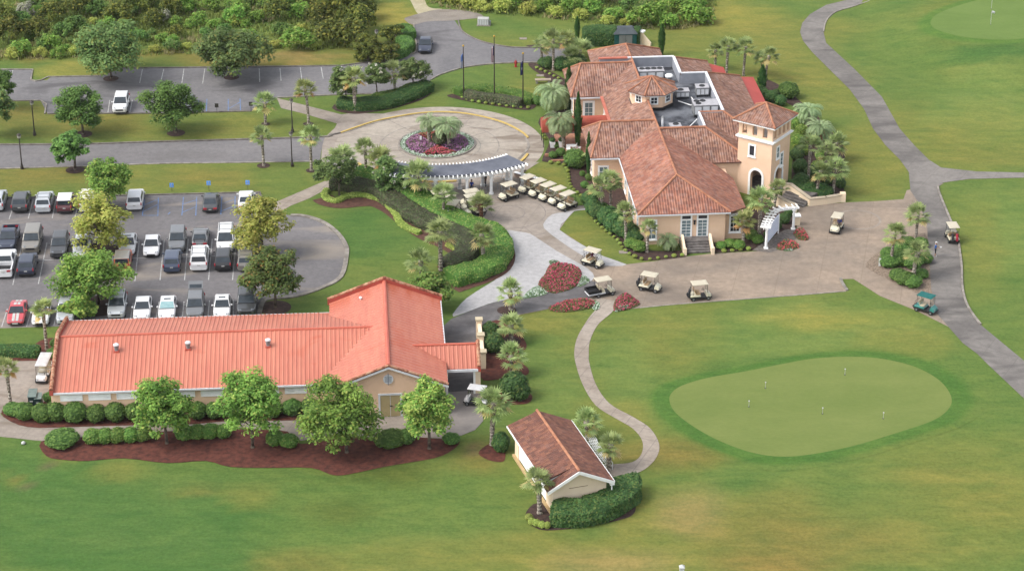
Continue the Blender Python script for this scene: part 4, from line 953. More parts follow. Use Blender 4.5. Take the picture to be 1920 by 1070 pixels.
for i in range(nr+1):
    a = A0+(A1-A0)*i/nr; d = .18
    for r_0, r_1 in ((RI-.45, RI+.0), (RO, RO+.5)):
        mb = MB(); q = [arc(r_0, a-d*15/r_0*1.0), arc(r_1, a-d*15/r_1), arc(r_1, a+d*15/r_1), arc(r_0, a+d*15/r_0)]
        mb.hexa([(x, y, PH-.14) for x, y in q], [(x, y, PH+.12) for x, y in q])
        mb.obj('rafter', m_trim, pg)
for i, (r, a) in enumerate([(16.1, -103), (16.1, -90), (16.1, -76.7), (16.1, -66.0), (16.1, -56.5), (16.1, -50.6), (13.5, -103), (13.5, -90), (13.5, -78), (13.5, -66), (13.5, -51.5)]):
    x, y = arc(r, a)
    mb = MB(); mb.tube((x, y, .12), (x, y, PH-.52), .19, .17, 12); mb.box(x-.27, x+.27, y-.27, y+.27, 0, .14); mb.box(x-.25, x+.25, y-.25, y+.25, PH-.52-.1, PH-.52); mb.obj('column', m_trim, pg)
for r, a, b in ((15.4, -74, -60), (14.2, -100, -76)):
    mb = MB()
    for i in range(8):
        p, q = arc(r, a+(b-a)*i/8), arc(r, a+(b-a)*(i+1)/8)
        mb.tube((*p, .95), (*q, .95), .03, n=5); mb.tube((*p, .5), (*q, .5), .025, n=5); mb.tube((*p, 0), (*p, .98), .03, n=5)
    tag(mb.obj('hand_rail', m_metal, None, (RC.x, RC.y, 0)), 'thin grey hand rail under the pergola, '+('right of the columns' if r > 15 else 'towards the palms'), 'hand rail')
def bag_stand(px, py, rz, lab):
    t = thing('bag_stand', lab, 'bag stand', G(px, py), R(rz))
    mb = MB(); mb.box(-1.1, 1.1, -.12, -.06, .95, 1.02); mb.box(-1.1, 1.1, .3, .36, .3, .36)
    for x in (-1.1, 0, 1.06): mb.box(x, x+.05, -.12, -.06, 0, 1.0); mb.box(x, x+.05, .3, .36, 0, .34)
    mb.obj('frame', m_trim, t)
    mb = MB(); mb.box(-1.15, 1.15, -.35, .3, 1.15, 1.2); mb.box(-1.1, -1.05, -.1, -.06, 1.0, 1.15); mb.box(1.05, 1.1, -.1, -.06, 1.0, 1.15); mb.obj('shelf', m_black, t)
bag_stand(941, 337, 16, 'dark topped white bag stand under the pergola right of the columns')
bag_stand(812, 352, -2, 'dark topped white bag stand under the pergola nearest the palms')
t = thing('low_wall', 'short pink block wall running into the wedge of lawn at the end of the pergola', 'wall', G(990, 338), R(-35))
mb = MB(); mb.box(-1.9, 1.9, -.16, .16, 0, .55); mb.obj('blocks', plain('pink_block', C(206, 180, 164), C(184, 156, 142)), t)
mb = MB(); mb.box(-1.95, 1.95, -.22, .22, .55, .63); mb.obj('coping', m_trim, t)
# ------------------------------------------------------------------ white arch with the score board
p0, p1, p2 = G(1436, 466), G(1459, 438), G(1487, 430)
t = thing('board_arch', 'white curved timber arch carrying a blank scoreboard on the gravel by the paved circle', 'pergola', p0)
q0, q1, q2 = Vector((0, 0, 0)), p1-p0, p2-p0
for q in (q0, q2):
    mb = MB(); mb.tube((q.x, q.y, .15), (q.x, q.y, 2.5), .16, .13, 12); mb.box(q.x-.24, q.x+.24, q.y-.24, q.y+.24, 0, .16); mb.box(q.x-.2, q.x+.2, q.y-.2, q.y+.2, 2.38, 2.5); mb.obj('column', m_trim, t)
mb = MB(); mb.box(q1.x-.07, q1.x+.07, q1.y-.07, q1.y+.07, 0, 2.45); mb.obj('middle_post', m_trim, t)
cv = smooth_loop([q0+(q0-q1)*.12, q0+Vector((.35, 1.7, 0)), q1+Vector((-.3, .5, 0)), q2+(q2-q1)*.2], 6, False)
mb = MB(); ribbon([c+Vector((.18, -.08, 0)) for c in cv], .1, 2.5, 2.75, mb=mb); mb.obj('beam', m_trim, t); mb = MB(); ribbon([c+Vector((-.2, .1, 0)) for c in cv], .1, 2.5, 2.75, mb=mb); mb.obj('beam', m_trim, t)
mb = MB()
L = [(cv[i], cv[i+1]) for i in range(len(cv)-1)]
for k in range(13):
    s_ = k/12*(len(cv)-1); i = min(int(s_), len(cv)-2); c = cv[i].lerp(cv[i+1], s_-i); d = (cv[i+1]-cv[i]); d.z = 0; d.normalize(); nn = Vector((-d.y, d.x, 0))
    a, b = c-nn*.6, c+nn*.6; w = d*.045
    mb = MB(); mb.hexa([(q.x, q.y, 2.76) for q in (a-w, a+w, b+w, b-w)], [(q.x, q.y, 2.9) for q in (a-w, a+w, b+w, b-w)]); mb.obj('rafter', m_trim, t)
d = (q1-q0).normalized(); nn = Vector((-d.y, d.x, 0))
a, b = q0+d*.35, q1-d*.12
mb = MB(); mb.hexa([(q.x, q.y, .5) for q in (a, b, b+nn*.08, a+nn*.08)], [(q.x, q.y, 2.42) for q in (a, b, b+nn*.08, a+nn*.08)]); bd = mb.obj('score_board', plain('pale_board', (.66, .70, .80, 1), (.60, .64, .76, 1), .8, .6), t)
mb = MB(); n0 = -nn*.02
for k in range(1, 7):
    z = .5+1.92*k/7; mb.hexa([(q.x, q.y, z) for q in (a+n0, b+n0, b, a)], [(q.x, q.y, z+.012) for q in (a+n0, b+n0, b, a)])
mb.obj('board_lines', plain('board_line', C(196, 204, 228)), bd)
# ------------------------------------------------------------------ steps and retaining walls at the tower
t = thing('tower_steps', 'grey stone steps climbing from the paved circle to the tower arch', 'steps', CL(19.9, 10.5), CY+R(-45))
mb = MB()
for i in range(5): mb.box(-1.7, 1.7, -1.1+.42*i, 3.0 if i == 4 else -1.1+.42*(i+1), 0, .18*(i+1))
mb.obj('treads', m_step, t)
def rwall(name, lab, P_, hs, w=.34):
    t = thing(name, lab, 'retaining wall', CL(*P_[0]), 0); o = Vector(t.location)
    pp = [CL(*p)-o for p in P_]; mb = MB(); mc = MB()
    for i in range(len(pp)-1):
        d = (pp[i+1]-pp[i]).normalized(); s_ = Vector((-d.y, d.x, 0))
        for m_, ww, z0, z1 in ((mb, w, None, 0), (mc, w+.14, 0, .12)):
            a, b = pp[i]-d*(.0 if i == 0 else ww*.3), pp[i+1]
            lo = [-.05, -.05] if z0 is None else [hs[i], hs[i+1]]
            hi = [hs[i]+z1, hs[i+1]+z1]
            S_ = s_*ww/2
            m_.hexa([a-S_+Vector((0, 0, lo[0])), b-S_+Vector((0, 0, lo[1])), b+S_+Vector((0, 0, lo[1])), a+S_+Vector((0, 0, lo[0]))], [a-S_+Vector((0, 0, hi[0])), b-S_+Vector((0, 0, hi[1])), b+S_+Vector((0, 0, hi[1])), a+S_+Vector((0, 0, hi[0]))])
    mb.obj('wall', m_wall3, t); mc.obj('coping', plain('stone_coping', C(228, 212, 186), C(206, 190, 166)), t)
    return t
rw = rwall('retaining_wall', 'long peach retaining wall with pale coping sweeping right of the tower steps', [(18.6, 12.2), (19.5, 11.9), (21.25, 9.0), (23.2, 9.3), (25.2, 9.9)], [1.55, 1.5, .85, .85, .85])
o = Vector(rw.location); e_ = CL(25.3, 9.95)-o
mb = MB(); mb.box(e_.x-.32, e_.x+.32, e_.y-.32, e_.y+.32, 0, 1.1); mb.obj('end_pier', m_wall3, rw)
rwall('retaining_wall', 'short peach wall on the left of the tower steps behind the white arch', [(16.9, 9.9), (18.0, 8.5), (19.3, 7.3)], [1.4, 1.1, .85])
t = thing('pier', 'squat peach pier with a pale cap behind the white arch', 'pier', G(1493, 421), CY)
mb = MB(); mb.box(-.35, .35, -.35, .35, 0, 1.1); mb.obj('shaft', m_wall3, t)
mb = MB(); mb.box(-.43, .43, -.43, .43, 1.1, 1.25); mb.obj('cap', m_trim, t)
# ------------------------------------------------------------------ planting
def CF(r, g, b): return C(r, g, b, .80)
def CH(r, g, b): return C(r, g, b, .72)
F_oak = foliage('leaf_oak', CF(84, 112, 60), CF(138, 164, 98), CF(140, 146, 76), trans=.35)
F_bright = foliage('leaf_bright', CF(88, 122, 50), CF(154, 188, 88), CF(172, 184, 94), trans=.35)
F_yellow = foliage('leaf_yellow_green', CF(142, 156, 64), CF(200, 208, 112), CF(200, 196, 104), trans=.4)
F_rust = foliage('leaf_rusty_green', CF(80, 106, 54), CF(132, 152, 82), CF(166, 138, 72), trans=.35)
F_dark = foliage('leaf_dark', CF(52, 82, 42), CF(92, 124, 66), CF(100, 116, 60), trans=.2)
F_hedge = foliage('leaf_hedge', CH(72, 106, 48), CH(122, 158, 78), CH(120, 150, 74), trans=.25)
F_hedge2 = foliage('leaf_garden_hedge', CH(80, 120, 50), CH(138, 172, 82), CH(146, 160, 84), trans=.25)
F_brown = foliage('leaf_brown_hedge', CH(68, 74, 54), CH(118, 114, 86), CH(92, 112, 68), trans=.12)
F_lime = foliage('leaf_lime', CF(112, 136, 52), CF(196, 206, 116), CF(170, 180, 90))
F_myrtle = foliage('leaf_crape_myrtle', CF(76, 104, 56), CF(126, 150, 86), CF(130, 148, 86), trans=.35)
F_blossom = foliage('blossom_white', C(214, 210, 186), C(244, 242, 228), C(226, 220, 190))
F_palm = foliage('palm_frond', CF(104, 130, 72), CF(186, 200, 132), CF(206, 190, 126), rough=.5, trans=.35)
F_palmo = foliage('palm_frond_golden', CF(108, 128, 70), CF(184, 190, 120), CF(210, 168, 106), rough=.5, trans=.35)
F_pindo = foliage('pindo_frond', CF(118, 146, 98), CF(180, 198, 150), CF(164, 180, 124), rough=.5, trans=.35)
F_cyp = foliage('leaf_cypress', CF(50, 82, 42), CF(92, 128, 62), CF(96, 118, 60), trans=.2)
F_olive = foliage('leaf_olive', CF(70, 84, 38), CF(122, 130, 58), CF(140, 138, 60), trans=.35)
F_scrub = foliage('leaf_scrub', CF(90, 128, 50), CF(150, 190, 84), CF(162, 180, 92), trans=.35)
F_scrub2 = foliage('leaf_scrub_mid', CF(78, 108, 52), CF(126, 154, 82), CF(140, 146, 88), trans=.35)
F_dry = foliage('dry_grass', CH(112, 130, 66), CH(168, 178, 100), CH(166, 158, 112), trans=.35)
F_grey = foliage('bare_twigs', CF(120, 118, 104), CF(176, 174, 160), CF(120, 128, 80))
F_pink = foliage('flower_crimson', C(188, 70, 86, .7), C(226, 116, 126, .7), C(118, 122, 76, .7), trans=.3)
F_red = foliage('flower_red', C(176, 84, 84, .7), C(212, 126, 118, .7), C(122, 130, 76, .7), trans=.35)
F_purple = foliage('flower_purple', C(152, 98, 142, .7), C(196, 146, 184, .7), C(126, 126, 98, .7), trans=.35)
F_silver = foliage('silver_leaf', CH(150, 168, 148), CH(216, 226, 212), CH(120, 146, 104))
B_trunk = plain('tree_bark', C(140, 126, 110), C(96, 84, 74), 3, .9)
B_palm = plain('palm_bark', C(214, 204, 190), C(140, 126, 110), 5, .95, bump=.6, lo=.42, hi=.58)
B_palmr = plain('palm_bark_red', C(146, 108, 84), C(96, 66, 52), 5, .95, bump=.6)
class LF:
    def __init__(s, seed): s.v = []; s.f = []; s.c = []; s.r = random.Random(seed)
    def leaf(s, p, n, l, w, tint, ax=None):
        r = s.r
        if ax is None:
            ax = n.cross(Vector((r.uniform(-1, 1), r.uniform(-1, 1), r.uniform(-1, 1))))
            if ax.length < 1e-3: ax = Vector((1, 0, 0))
        ax = ax.normalized(); b = n.cross(ax)
        if b.length < 1e-4: b = Vector((0, 0, 1)).cross(ax)
        b.normalize(); k = len(s.v)
        a, b = ax*l, b*w
        s.v += [p-a, p+b, p+a, p-b]; s.f.append((k, k+1, k+2, k+3)); s.c.append(tint)
    def poly(s, vs, fs, tint):
        k = len(s.v); s.v += [Vector(q) for q in vs]
        for f in fs: s.f.append(tuple(k+i for i in f)); s.c.append(tint)
    def mesh(s, name, mat):
        me = bpy.data.meshes.new(name); me.from_pydata([tuple(q) for q in s.v], [], s.f)
        for m in (mat if isinstance(mat, list) else [mat]): me.materials.append(m)
        a = me.color_attributes.new('tint', 'FLOAT_COLOR', 'CORNER')
        buf = []
        for f, c in zip(s.f, s.c): buf += [c[0], c[1], 0, 1]*len(f)
        a.data.foreach_set('color', buf); me.update(); return me
def rdir(r):
    z = r.uniform(-1, 1); a = r.uniform(0, 2*math.pi); q = math.sqrt(1-z*z)
    return Vector((q*math.cos(a), q*math.sin(a), z))
def crown_mesh(seed, rx, ry, rz, hc, mat, nclump=46, per=75, ls=.125, extra=.12, low=-.75, fill=.93, gap=.0, name='crown', blossom=0):
    L = LF(seed); r = L.r
    cl = []
    for i in range(nclump):
        d = rdir(r)
        if d.z < low: d.z = -d.z
        q = r.uniform(.58, 1.0 if fill < 1 else 1.04); p = Vector((d.x*rx*q, d.y*ry*q, d.z*rz*q))
        p *= 1+.34*noise.noise(d*1.6+Vector((seed, 0, 0)))
        cl.append((p, r.uniform(.22, .36)*(rx+rz)/2, r.uniform(.12, .8)))
    for i in range(nclump//4):
        d = rdir(r); cl.append((Vector((d.x*rx, d.y*ry, d.z*rz))*r.uniform(.1, .5), .38*(rx+rz)/2, r.uniform(.1, .5)))
    for p, cr, tb in cl:
        for k in range(int(1.7*per*r.uniform(.7, 1.2))):
            d = rdir(r); 
            if d.z < -.4 and r.random() < .6: d.z = -d.z
            q = cr*(r.uniform(.35, 1.12))
            n = (d*.8+rdir(r)*.6+Vector((0, 0, .95))).normalized()
            s_ = ls*r.uniform(.6, 1.3)
            L.leaf(Vector((0, 0, hc))+p+Vector((d.x*q, d.y*q, d.z*q*.72)), n, s_*1.35, s_*.8, (min(1, max(0, tb+r.uniform(-.28, .28))), 1.0 if r.random() < extra else 0))
    return L.mesh(name, mat), cl
def trunk_mesh(seed, H, r0, cl, hc, lean=.0, nl=6):
    r = random.Random(seed); mb = MB(); mb.smooth = True
    top = Vector((r.uniform(-.2, .2), r.uniform(-.2, .2), hc))
    mid = Vector((r.uniform(-.1, .1), r.uniform(-.1, .1), hc*.45))
    mb.path([Vector((0, 0, -.05)), Vector((0, 0, .25)), mid, top], [r0*1.5, r0, r0*.8, r0*.4], 8)
    for p, cr, tb in sorted(cl, key=lambda c: -c[0].length)[:nl*2:2]:
        e = Vector((0, 0, hc))+p*.85; a = mid.lerp(top, r.uniform(0, .6))
        m = a.lerp(e, .5)+Vector((0, 0, .15*p.length)); mb.path([a, m, e], [r0*.5, r0*.3, r0*.1], 6)
    return mb.mesh('trunk', B_trunk)
def tree(lab, bx, by, cx, cy, rpx, rzpx, mat, name='shade_tree', cat='tree', group=None, seed=None, tr=.16, ry=None, **k):
    """trunk foot at (bx,by) of the survey, crown centre and half sizes in survey units"""
    b = G(bx, by); seed = seed or int(bx*7+by*13)
    v = (by-535)/FOC; ppm = FOC*(SP+v*CP)/CAMH
    hc = max(HT(b.y, cy), 1.2); rx = rpx/ppm; rz = rzpx/ppm/.92
    rz = math.sqrt(max((.45*rz)**2, rz*rz-(.36*rx)**2)); rz = min(rz, hc*.92)
    t = thing(name, lab, cat, b, 0, group)
    me, cl = crown_mesh(seed, rx, ry/ppm if ry else rx*.95, rz, hc, mat, **k)
    offx = (cx-bx)/ppm*.6
    o = link('crown', me, t); o.location = (offx, 0, 0)
    link('trunk', trunk_mesh(seed, hc, tr, cl, hc), t)
    return t, hc, rx, rz, cl, offx
TR = [
 ('wide dark oak in a kerbed mulch island at the far edge of the upper lot', 208.6, 148, 202, 92, 78, 43, F_oak, dict(nclump=64, ls=.16, per=85)),
 ('round topped oak in the kerbed island amid the empty upper parking bays', 434, 145, 427, 99, 74, 39, F_oak, dict(nclump=64, ls=.16, per=85)),
 ('rounded green tree on the lawn left of the lone white car', 156, 252, 146, 201, 45, 40, F_hedge, dict(nclump=56, per=85)),
 ('large rounded green tree on the lawn right of the lone white car', 330, 249, 320, 199, 50, 43, F_hedge, dict(nclump=60, per=85)),
 ('half seen tree by the left edge above the entrance road', -4, 256, 0, 203, 34, 36, F_oak, dict()),
 ('half seen brighter tree by the left edge at the upper car park', 2, 205, 6, 156, 27, 27, F_hedge, dict()),
 ('small low branched tree at the lower kerb of the entrance road', 141, 318, 129, 277, 32, 26, F_hedge, dict(nclump=40, ls=.15)),
 ('leafy green tree behind the first parked row of the lower car park', 206, 394, 204, 338, 42, 40, F_bright, dict(nclump=50)),
 ('thin yellow green tree between parked cars left of centre in the lower car park', 190, 474, 187, 418, 54, 58, F_yellow, dict(nclump=44, per=58, fill=1.0, ls=.15, extra=.3)),
 ('thin yellow green tree by the turning loop of the lower car park', 492, 480, 494, 422, 48, 56, F_yellow, dict(nclump=46, per=60, fill=1.0, ls=.15, extra=.3)),
 ('dark tree with rusty leaf tips behind the coral roof by the turning loop', 516.5, 576, 511, 516, 53, 47, F_rust, dict(nclump=60, extra=.07)),
 ('broad spreading tree over the car park lane near the red striped car', 185, 573, 163, 519, 75, 47, F_bright, dict(nclump=80, per=80, ry=60)),
 ('bushy lime green tree in front of the barn nearest its tiled end', 313, 831, 306, 768, 49, 53, F_bright, dict(nclump=64, per=85)),
 ('wide airy tree in front of the barn second from its tiled end', 474, 839, 476, 757, 61, 54, F_bright, dict(nclump=66, per=72, fill=1.0)),
 ('largest bright tree in front of the barn left of the cream double door', 650, 848, 631, 779, 70, 62, F_bright, dict(nclump=84, per=85)),
 ('upright yellowish tree between the cream double door and the carport', 805, 841, 799, 772, 46, 56, F_bright, dict(nclump=64, per=85, extra=.45)),
 ('dark oak before the far hedge left of the arriving blue car', 690, 112, 687, 90, 29, 22, F_olive, dict(nclump=40, name='crown')),
 ('dark spreading oak beside the pale clipped hedge tops', 718, 116, 716, 99, 30, 18, F_olive, dict(nclump=40)),
 ('compact dark oak beside the lamp post at the far hedge', 736, 78, 733, 63, 22, 18, F_olive, dict(nclump=36)),
 ('dense shrubby tree at the back corner of the gabled coral roof', 818, 580, 804, 543, 40, 30, F_hedge2, dict(nclump=50, extra=.3)),
 ('bright shrubby tree hiding a silver car behind the tiled barn end', 152, 598, 149, 577, 36, 17, F_bright, dict(nclump=40, extra=.35, ry=24)),
]
for lab, bx, by, cx, cy, rp, rzp, mat, kw in TR: tree(lab, bx, by, cx, cy, rp, rzp, mat, **kw)
# crape myrtles with white blossom
for lab, bx, by, cx, cy, rp, rzp in [
 ('white flowering crape myrtle at the left end of the clipped roundabout hedge', 650, 197, 641, 153, 25, 26),
 ('white flowering crape myrtle between the two palms of the roundabout hedge', 707, 182, 707, 143, 24, 22),
 ('white flowering crape myrtle at the right end of the clipped roundabout hedge', 774, 167, 778, 132, 28, 22),
 ('white flowering crape myrtle standing in a lime edged bed by the walkway', 636, 366, 630, 320, 43, 32),
 ('white flowering crape myrtle behind the brown hedge near the pergola', 734, 364, 734, 327, 33, 31)]:
    t, hc, rx, rz, cl, off = tree(lab, bx, by, cx, cy, rp, rzp, F_myrtle, 'crape_myrtle', tr=.1, nclump=46, per=75, ls=.125, extra=.2)
    L = LF(int(bx)); r = L.r
    for q in range(13):
        p, cr, tb = cl[r.randrange(len(cl))]
        d = p.normalized(); c = p+d*cr*.9+Vector((0, -.15, .1))
        for k in range(9): L.leaf(Vector((off, 0, hc))+c+rdir(r)*.16, rdir(r), .13, .11, (r.random(), 0))
    link('blossom', L.mesh('blossom', F_blossom), t)
# ------------------------------------------------------------------ palms
def fan_crown(seed, n=42, R0=1.05, bl=.82, dead=.10, droop=.5):
    L = LF(seed); r = L.r
    for i in range(n):
        az = r.uniform(0, 2*math.pi); el = r.uniform(-.75, 1.35) if i > n*.25 else r.uniform(.2, 1.5)
        d = Vector((math.cos(az)*math.cos(el), math.sin(az)*math.cos(el), math.sin(el)))
        ln = R0*r.uniform(.75, 1.15); tip = d*ln; tip.z -= .12*ln
        old = 1.0 if (el < -.25 and r.random() < dead*4) else 0.0
        tb = r.uniform(.25, .9)*(.75 if el < 0 else 1)
        side = d.cross(Vector((0, 0, 1)));  side = side.normalized() if side.length > .1 else Vector((1, 0, 0))
        up = side.cross(d)
        L.leaf(tip*.5, up, ln*.5, .035, (.9, old), d)
        for k in range(11):
            a = R(-115+230*k/10)+r.uniform(-.06, .06)
            e = (d*math.cos(a)+side*math.sin(a)); l = bl*(1-.30*abs(math.sin(a/1.6)))*r.uniform(.85, 1.1)
            q = e*l; q.z -= droop*l*r.uniform(.35, .8)
            L.leaf(tip+q*.5, (up+Vector((0, 0, .5))).normalized(), l*.56, .075, (min(1, max(0, tb+r.uniform(-.2, .2))), old), q)
    return L.mesh('crown', F_palm)
def feather_crown(seed, n=40, ln=2.5, arch=.82):
    L = LF(seed); r = L.r
    for i in range(n):
        az = r.uniform(0, 2*math.pi); el = r.uniform(-.1, 1.45); l = ln*r.uniform(.8, 1.1)
        h = Vector((math.cos(az), math.sin(az), 0)); side = Vector((-h.y, h.x, 0)); prev = Vector((0, 0, 0)); N = 13; tb = r.uniform(.2, .9)
        x = z = 0; a = el
        for k in range(N):
            a -= arch*2.1/N*(1+.6*k/N); x += math.cos(a)*l/N; z += math.sin(a)*l/N
            p = h*x+Vector((0, 0, z)); tg = (p-prev); up = side.cross(tg)*-1
            L.leaf((p+prev)/2, side, tg.length*.55, .03, (.5, .3), tg)
            if k > 1:
                w = .55*math.sin(math.pi*(k+1.2)/(N+1.5))+.12
                for s_ in (-1, 1):
                    q = side*s_*w*.8+tg.normalized()*w*.55+Vector((0, 0, -.22*w))
                    for o_ in (0, .5): L.leaf(p-tg*o_+q*.5, up if up.length else Vector((0, 0, 1)), q.length*.52, .035, (min(1, max(0, tb+r.uniform(-.2, .2))), 1 if r.random() < .1 else 0), q)
            prev = p
    return L.mesh('crown', F_pindo)
FAN = [fan_crown(s) for s in (1, 2, 3, 4, 5)]
FAN_O = [fan_crown(s, dead=.5) for s in (11, 12)]
for m in FAN_O: m.materials[0] = F_palmo
FAN_T = [fan_crown(21, 30, .8, .7, droop=.9)]
PIN = [feather_crown(31), feather_crown(32)]
def palm(lab, bx, by, cx, cy, rpx=None, kind='c', seed=0, name='cabbage_palm', tr=.17):
    b = G(bx, by); v = (by-535)/FOC; ppm = FOC*(SP+v*CP)/CAMH
    h = max(HT(b.y, cy)-.1, .6); lean = (cx-bx)/ppm
    t = thing(name, lab, 'palm', b, 0)
    r = random.Random(int(bx*3+by)); rp = (rpx or 28)/ppm
    mb = MB(); mb.smooth = True; n = max(4, int(h/.35)); ps = []; rs = []
    for i in range(n+1):
        f = i/n; ps.append(Vector((lean*f*f, 0, -.05+h*f)))
        rs.append(tr*(1.15-.2*f)*(1.18 if (i % 2 and f > .35) else 1)*(1.35 if f > .72 else 1)*(1.4 if i == 0 else 1))
    mb.path(ps, rs, 8)
    link('trunk', mb.mesh('trunk', B_palmr if kind == 'r' else B_palm), t)
    src, base = {'c': (FAN, 1.75), 'r': (FAN, 1.75), 'o': (FAN_O, 1.75), 't': (FAN_T, 1.4), 'p': (PIN, 1.9)}[kind]
    o = link('crown', src[int(bx+by) % len(src)], t); o.location = (lean, 0, h); s_ = rp/base*1.12; o.scale = (s_, s_, s_*.95); o.rotation_euler = (0, 0, r.uniform(0, 6.28))
    return t
PALMS = '''498,233,498,190,23,c|slim palm on the lawn above the entrance road nearest the small white bays
494.6,311,493,252,22,c|slim palm below the entrance road left of the tall lamp post
578.7,233,575,165,22,o|tall palm with golden lower fronds by the walkway into the roundabout
584,320,584,251,23,c|slim palm at the mouth of the entrance road right of the tall lamp post
665.6,208,665,143,26,o|thick trunked palm in front of the clipped roundabout hedge
740.4,176,739.6,132,24,c|palm rising inside the clipped roundabout hedge
642,350,642,295,30,c|dense palm top behind the crape myrtle by the walkway
686.5,333,686.5,278,24,c|palm with a clear trunk between the two lower crape myrtles
714,347,714,297,28,o|golden fronded palm crowding the right hand crape myrtle
789,377,785,326,33,c|full crowned palm at the left end of the pergola
831.7,411,832.6,360,24,c|palm standing in front of the pergola above two parked carts
902.5,415,902,380,26,r|palm with a reddish trunk on the cart plaza
826.6,507,825.8,432,31,c|palm with a bulging trunk beside the brown hedge end
906.5,495,903,437,28,c|palm rising from the right bend of the green hedge
790.5,525,789,486,28,c|twin stemmed looking palm on the lawn behind the gabled coral roof
958,581,956,543,27,c|palm beside the pale new concrete drive
958,640,958,607,28,c|palm in the mulch bed level with the stepped garden wall
960,704,958,664,29,c|palm in the mulch bed just below the stepped garden wall
922.5,834,926,752,34,c|tall palm with a pale trunk between carport and starter house
1101,823,1099,787,29,c|palm behind the starter house near the bend of the footpath
1141,880,1144,831,27,c|palm by the white racks behind the starter house
1011.7,962,1008,897,30,c|palm in front of the starter house by the big dark hedge
20,759,18.5,688,24,o|palm with orange dead fronds beside the green utility cabinets
88,656,87.5,577,24,o|tall thin palm with brown fronds left of the tiled barn end
1015.7,120,1015,83,20,c|leftmost of the three trunks in the palm clump behind the flag lawn
1037.5,133,1037,72,24,c|tallest palm of the clump behind the flag lawn
1064,107,1061,73,22,o|palm of the clump nearest the far cypress
1068,130,1073,103,24,c|bushy low palm at the clubhouse back corner
1085,112,1087,92,26,c|spreading low palm against the back roof of the clubhouse
1116,322,1117,281,24,c|palm crowding the porch of the projecting clubhouse wing
1143,325,1148,275,22,c|palm in front of the barrel tiled wing roof
1129.7,411,1125,348,24,c|left of the paired palms along the clubhouse side wall
1145.5,402,1142,337,25,c|right of the paired palms along the clubhouse side wall
1173.6,456,1170,394,21,c|palm by the side wall close to the clubhouse front corner
1213,473,1215,423,17,c|small palm before the clubhouse window left of the front doors
1392.7,458,1395,411,23,o|palm with yellowing fronds at the window right of the front doors
1423.6,443,1423,370,27,c|tall palm between the clubhouse and the white scoreboard arch
1451.6,391,1458,349,19,c|short palm at the foot of the tower arch
1515,347,1515,270,24,c|thin trunked palm close against the tower side
1531,370,1536,318,22,c|middle palm of the trio right of the tower steps
1562,366,1564,314,25,c|outer palm of the trio right of the tower steps
1570,300,1566,266,24,c|palm on the lawn side of the tower planting
1548,315,1547,282,22,c|palm half hidden in the thick of the tower planting
1340.6,130,1340.6,92,17,c|shortest palm of the row behind the clubhouse beside the red lean to
1362,140,1363.5,84,19,c|slender palm second in the row behind the clubhouse
1394,142,1396.5,86,21,c|palm with brown hanging fronds third in the row behind the clubhouse
1429,142,1426,107,16,c|small palm touching its taller neighbour at the end of the back row
1434.7,152,1440,102,19,c|end palm of the row behind the clubhouse by the wide cypress
1717,449,1717.5,400,25,c|palm at the top of the stone edged planting island
1670,499,1673.5,435,24,c|palm at the left of the stone edged planting island
1712,523,1717,470,26,c|stout palm in front on the stone edged planting island'''
for row in PALMS.split('\n'):
    a, lab = row.split('|'); a = a.split(',')
    palm(lab, *[float(q) for q in a[:4]], rpx=float(a[4]), kind=a[5], tr=.20 if float(a[4]) > 25 else .15)
for bx, by, cx, cy, rp, lab in [(805, 267, 803, 225, 19, 'smaller pindo palm on the round flower bed of the roundabout'), (842, 273, 838, 234, 25, 'larger pindo palm on the round flower bed of the roundabout'),
   (1040, 210, 1037, 172, 30, 'bushy grey green pindo palm on the lawn by the clubhouse wing'), (1056.6, 279, 1051, 224, 27, 'drooping grey green pindo palm before the barrel awning'),
   (1512, 240, 1514, 205, 24, 'grey green pindo palm just behind the tower roof'), (1532, 270, 1535, 238, 26, 'grey green pindo palm above the red shrub near the tower'), (1251, 468, 1252, 449, 19, 'young pindo palm low in the mulch left of the front steps')]:
    palm(lab, bx, by, cx, cy, rp, 'p', name='pindo_palm', tr=.2)
# ------------------------------------------------------------------ shrubs and hedges
def blob_mesh(seed, rx, ry, rz, mat, n=500, ls=.09, flat=0, extra=.15, rough=.16, name='foliage'):
    """clipped shrub: displaced body with a skin of small leaves, foot at z=0"""
    L = LF(seed); r = L.r; nu, nv = 14, 9
    def surf(d):
        k = 1+rough*noise.noise(d*2.1+Vector((seed*3.1, 0, 0)))
        return Vector((d.x*rx*k, d.y*ry*k, rz+d.z*rz*k))
    vs = []
    for j in range(nv+1):
        th = math.pi*j/nv
        for i in range(nu): vs.append(surf(Vector((math.sin(th)*math.cos(2*math.pi*i/nu), math.sin(th)*math.sin(2*math.pi*i/nu), -math.cos(th))))*.97)
    L.poly(vs, [(j*nu+i, j*nu+(i+1) % nu, (j+1)*nu+(i+1) % nu, (j+1)*nu+i) for j in range(nv) for i in range(nu)], (.12, 0))
    for i in range(n):
        d = rdir(r); p = surf(d); cv_ = .5+.5*noise.noise(d*3+Vector((seed, 5, 0)))
        L.leaf(p, (d*.8+rdir(r)*.5+Vector((0, 0, .45))).normalized(), ls*r.uniform(.8, 1.6), ls*r.uniform(.5, 1), (min(1, max(0, cv_*.9+r.uniform(-.25, .25))), 1 if r.random() < extra else 0))
    return L.mesh(name, mat)
SHRUB = {}
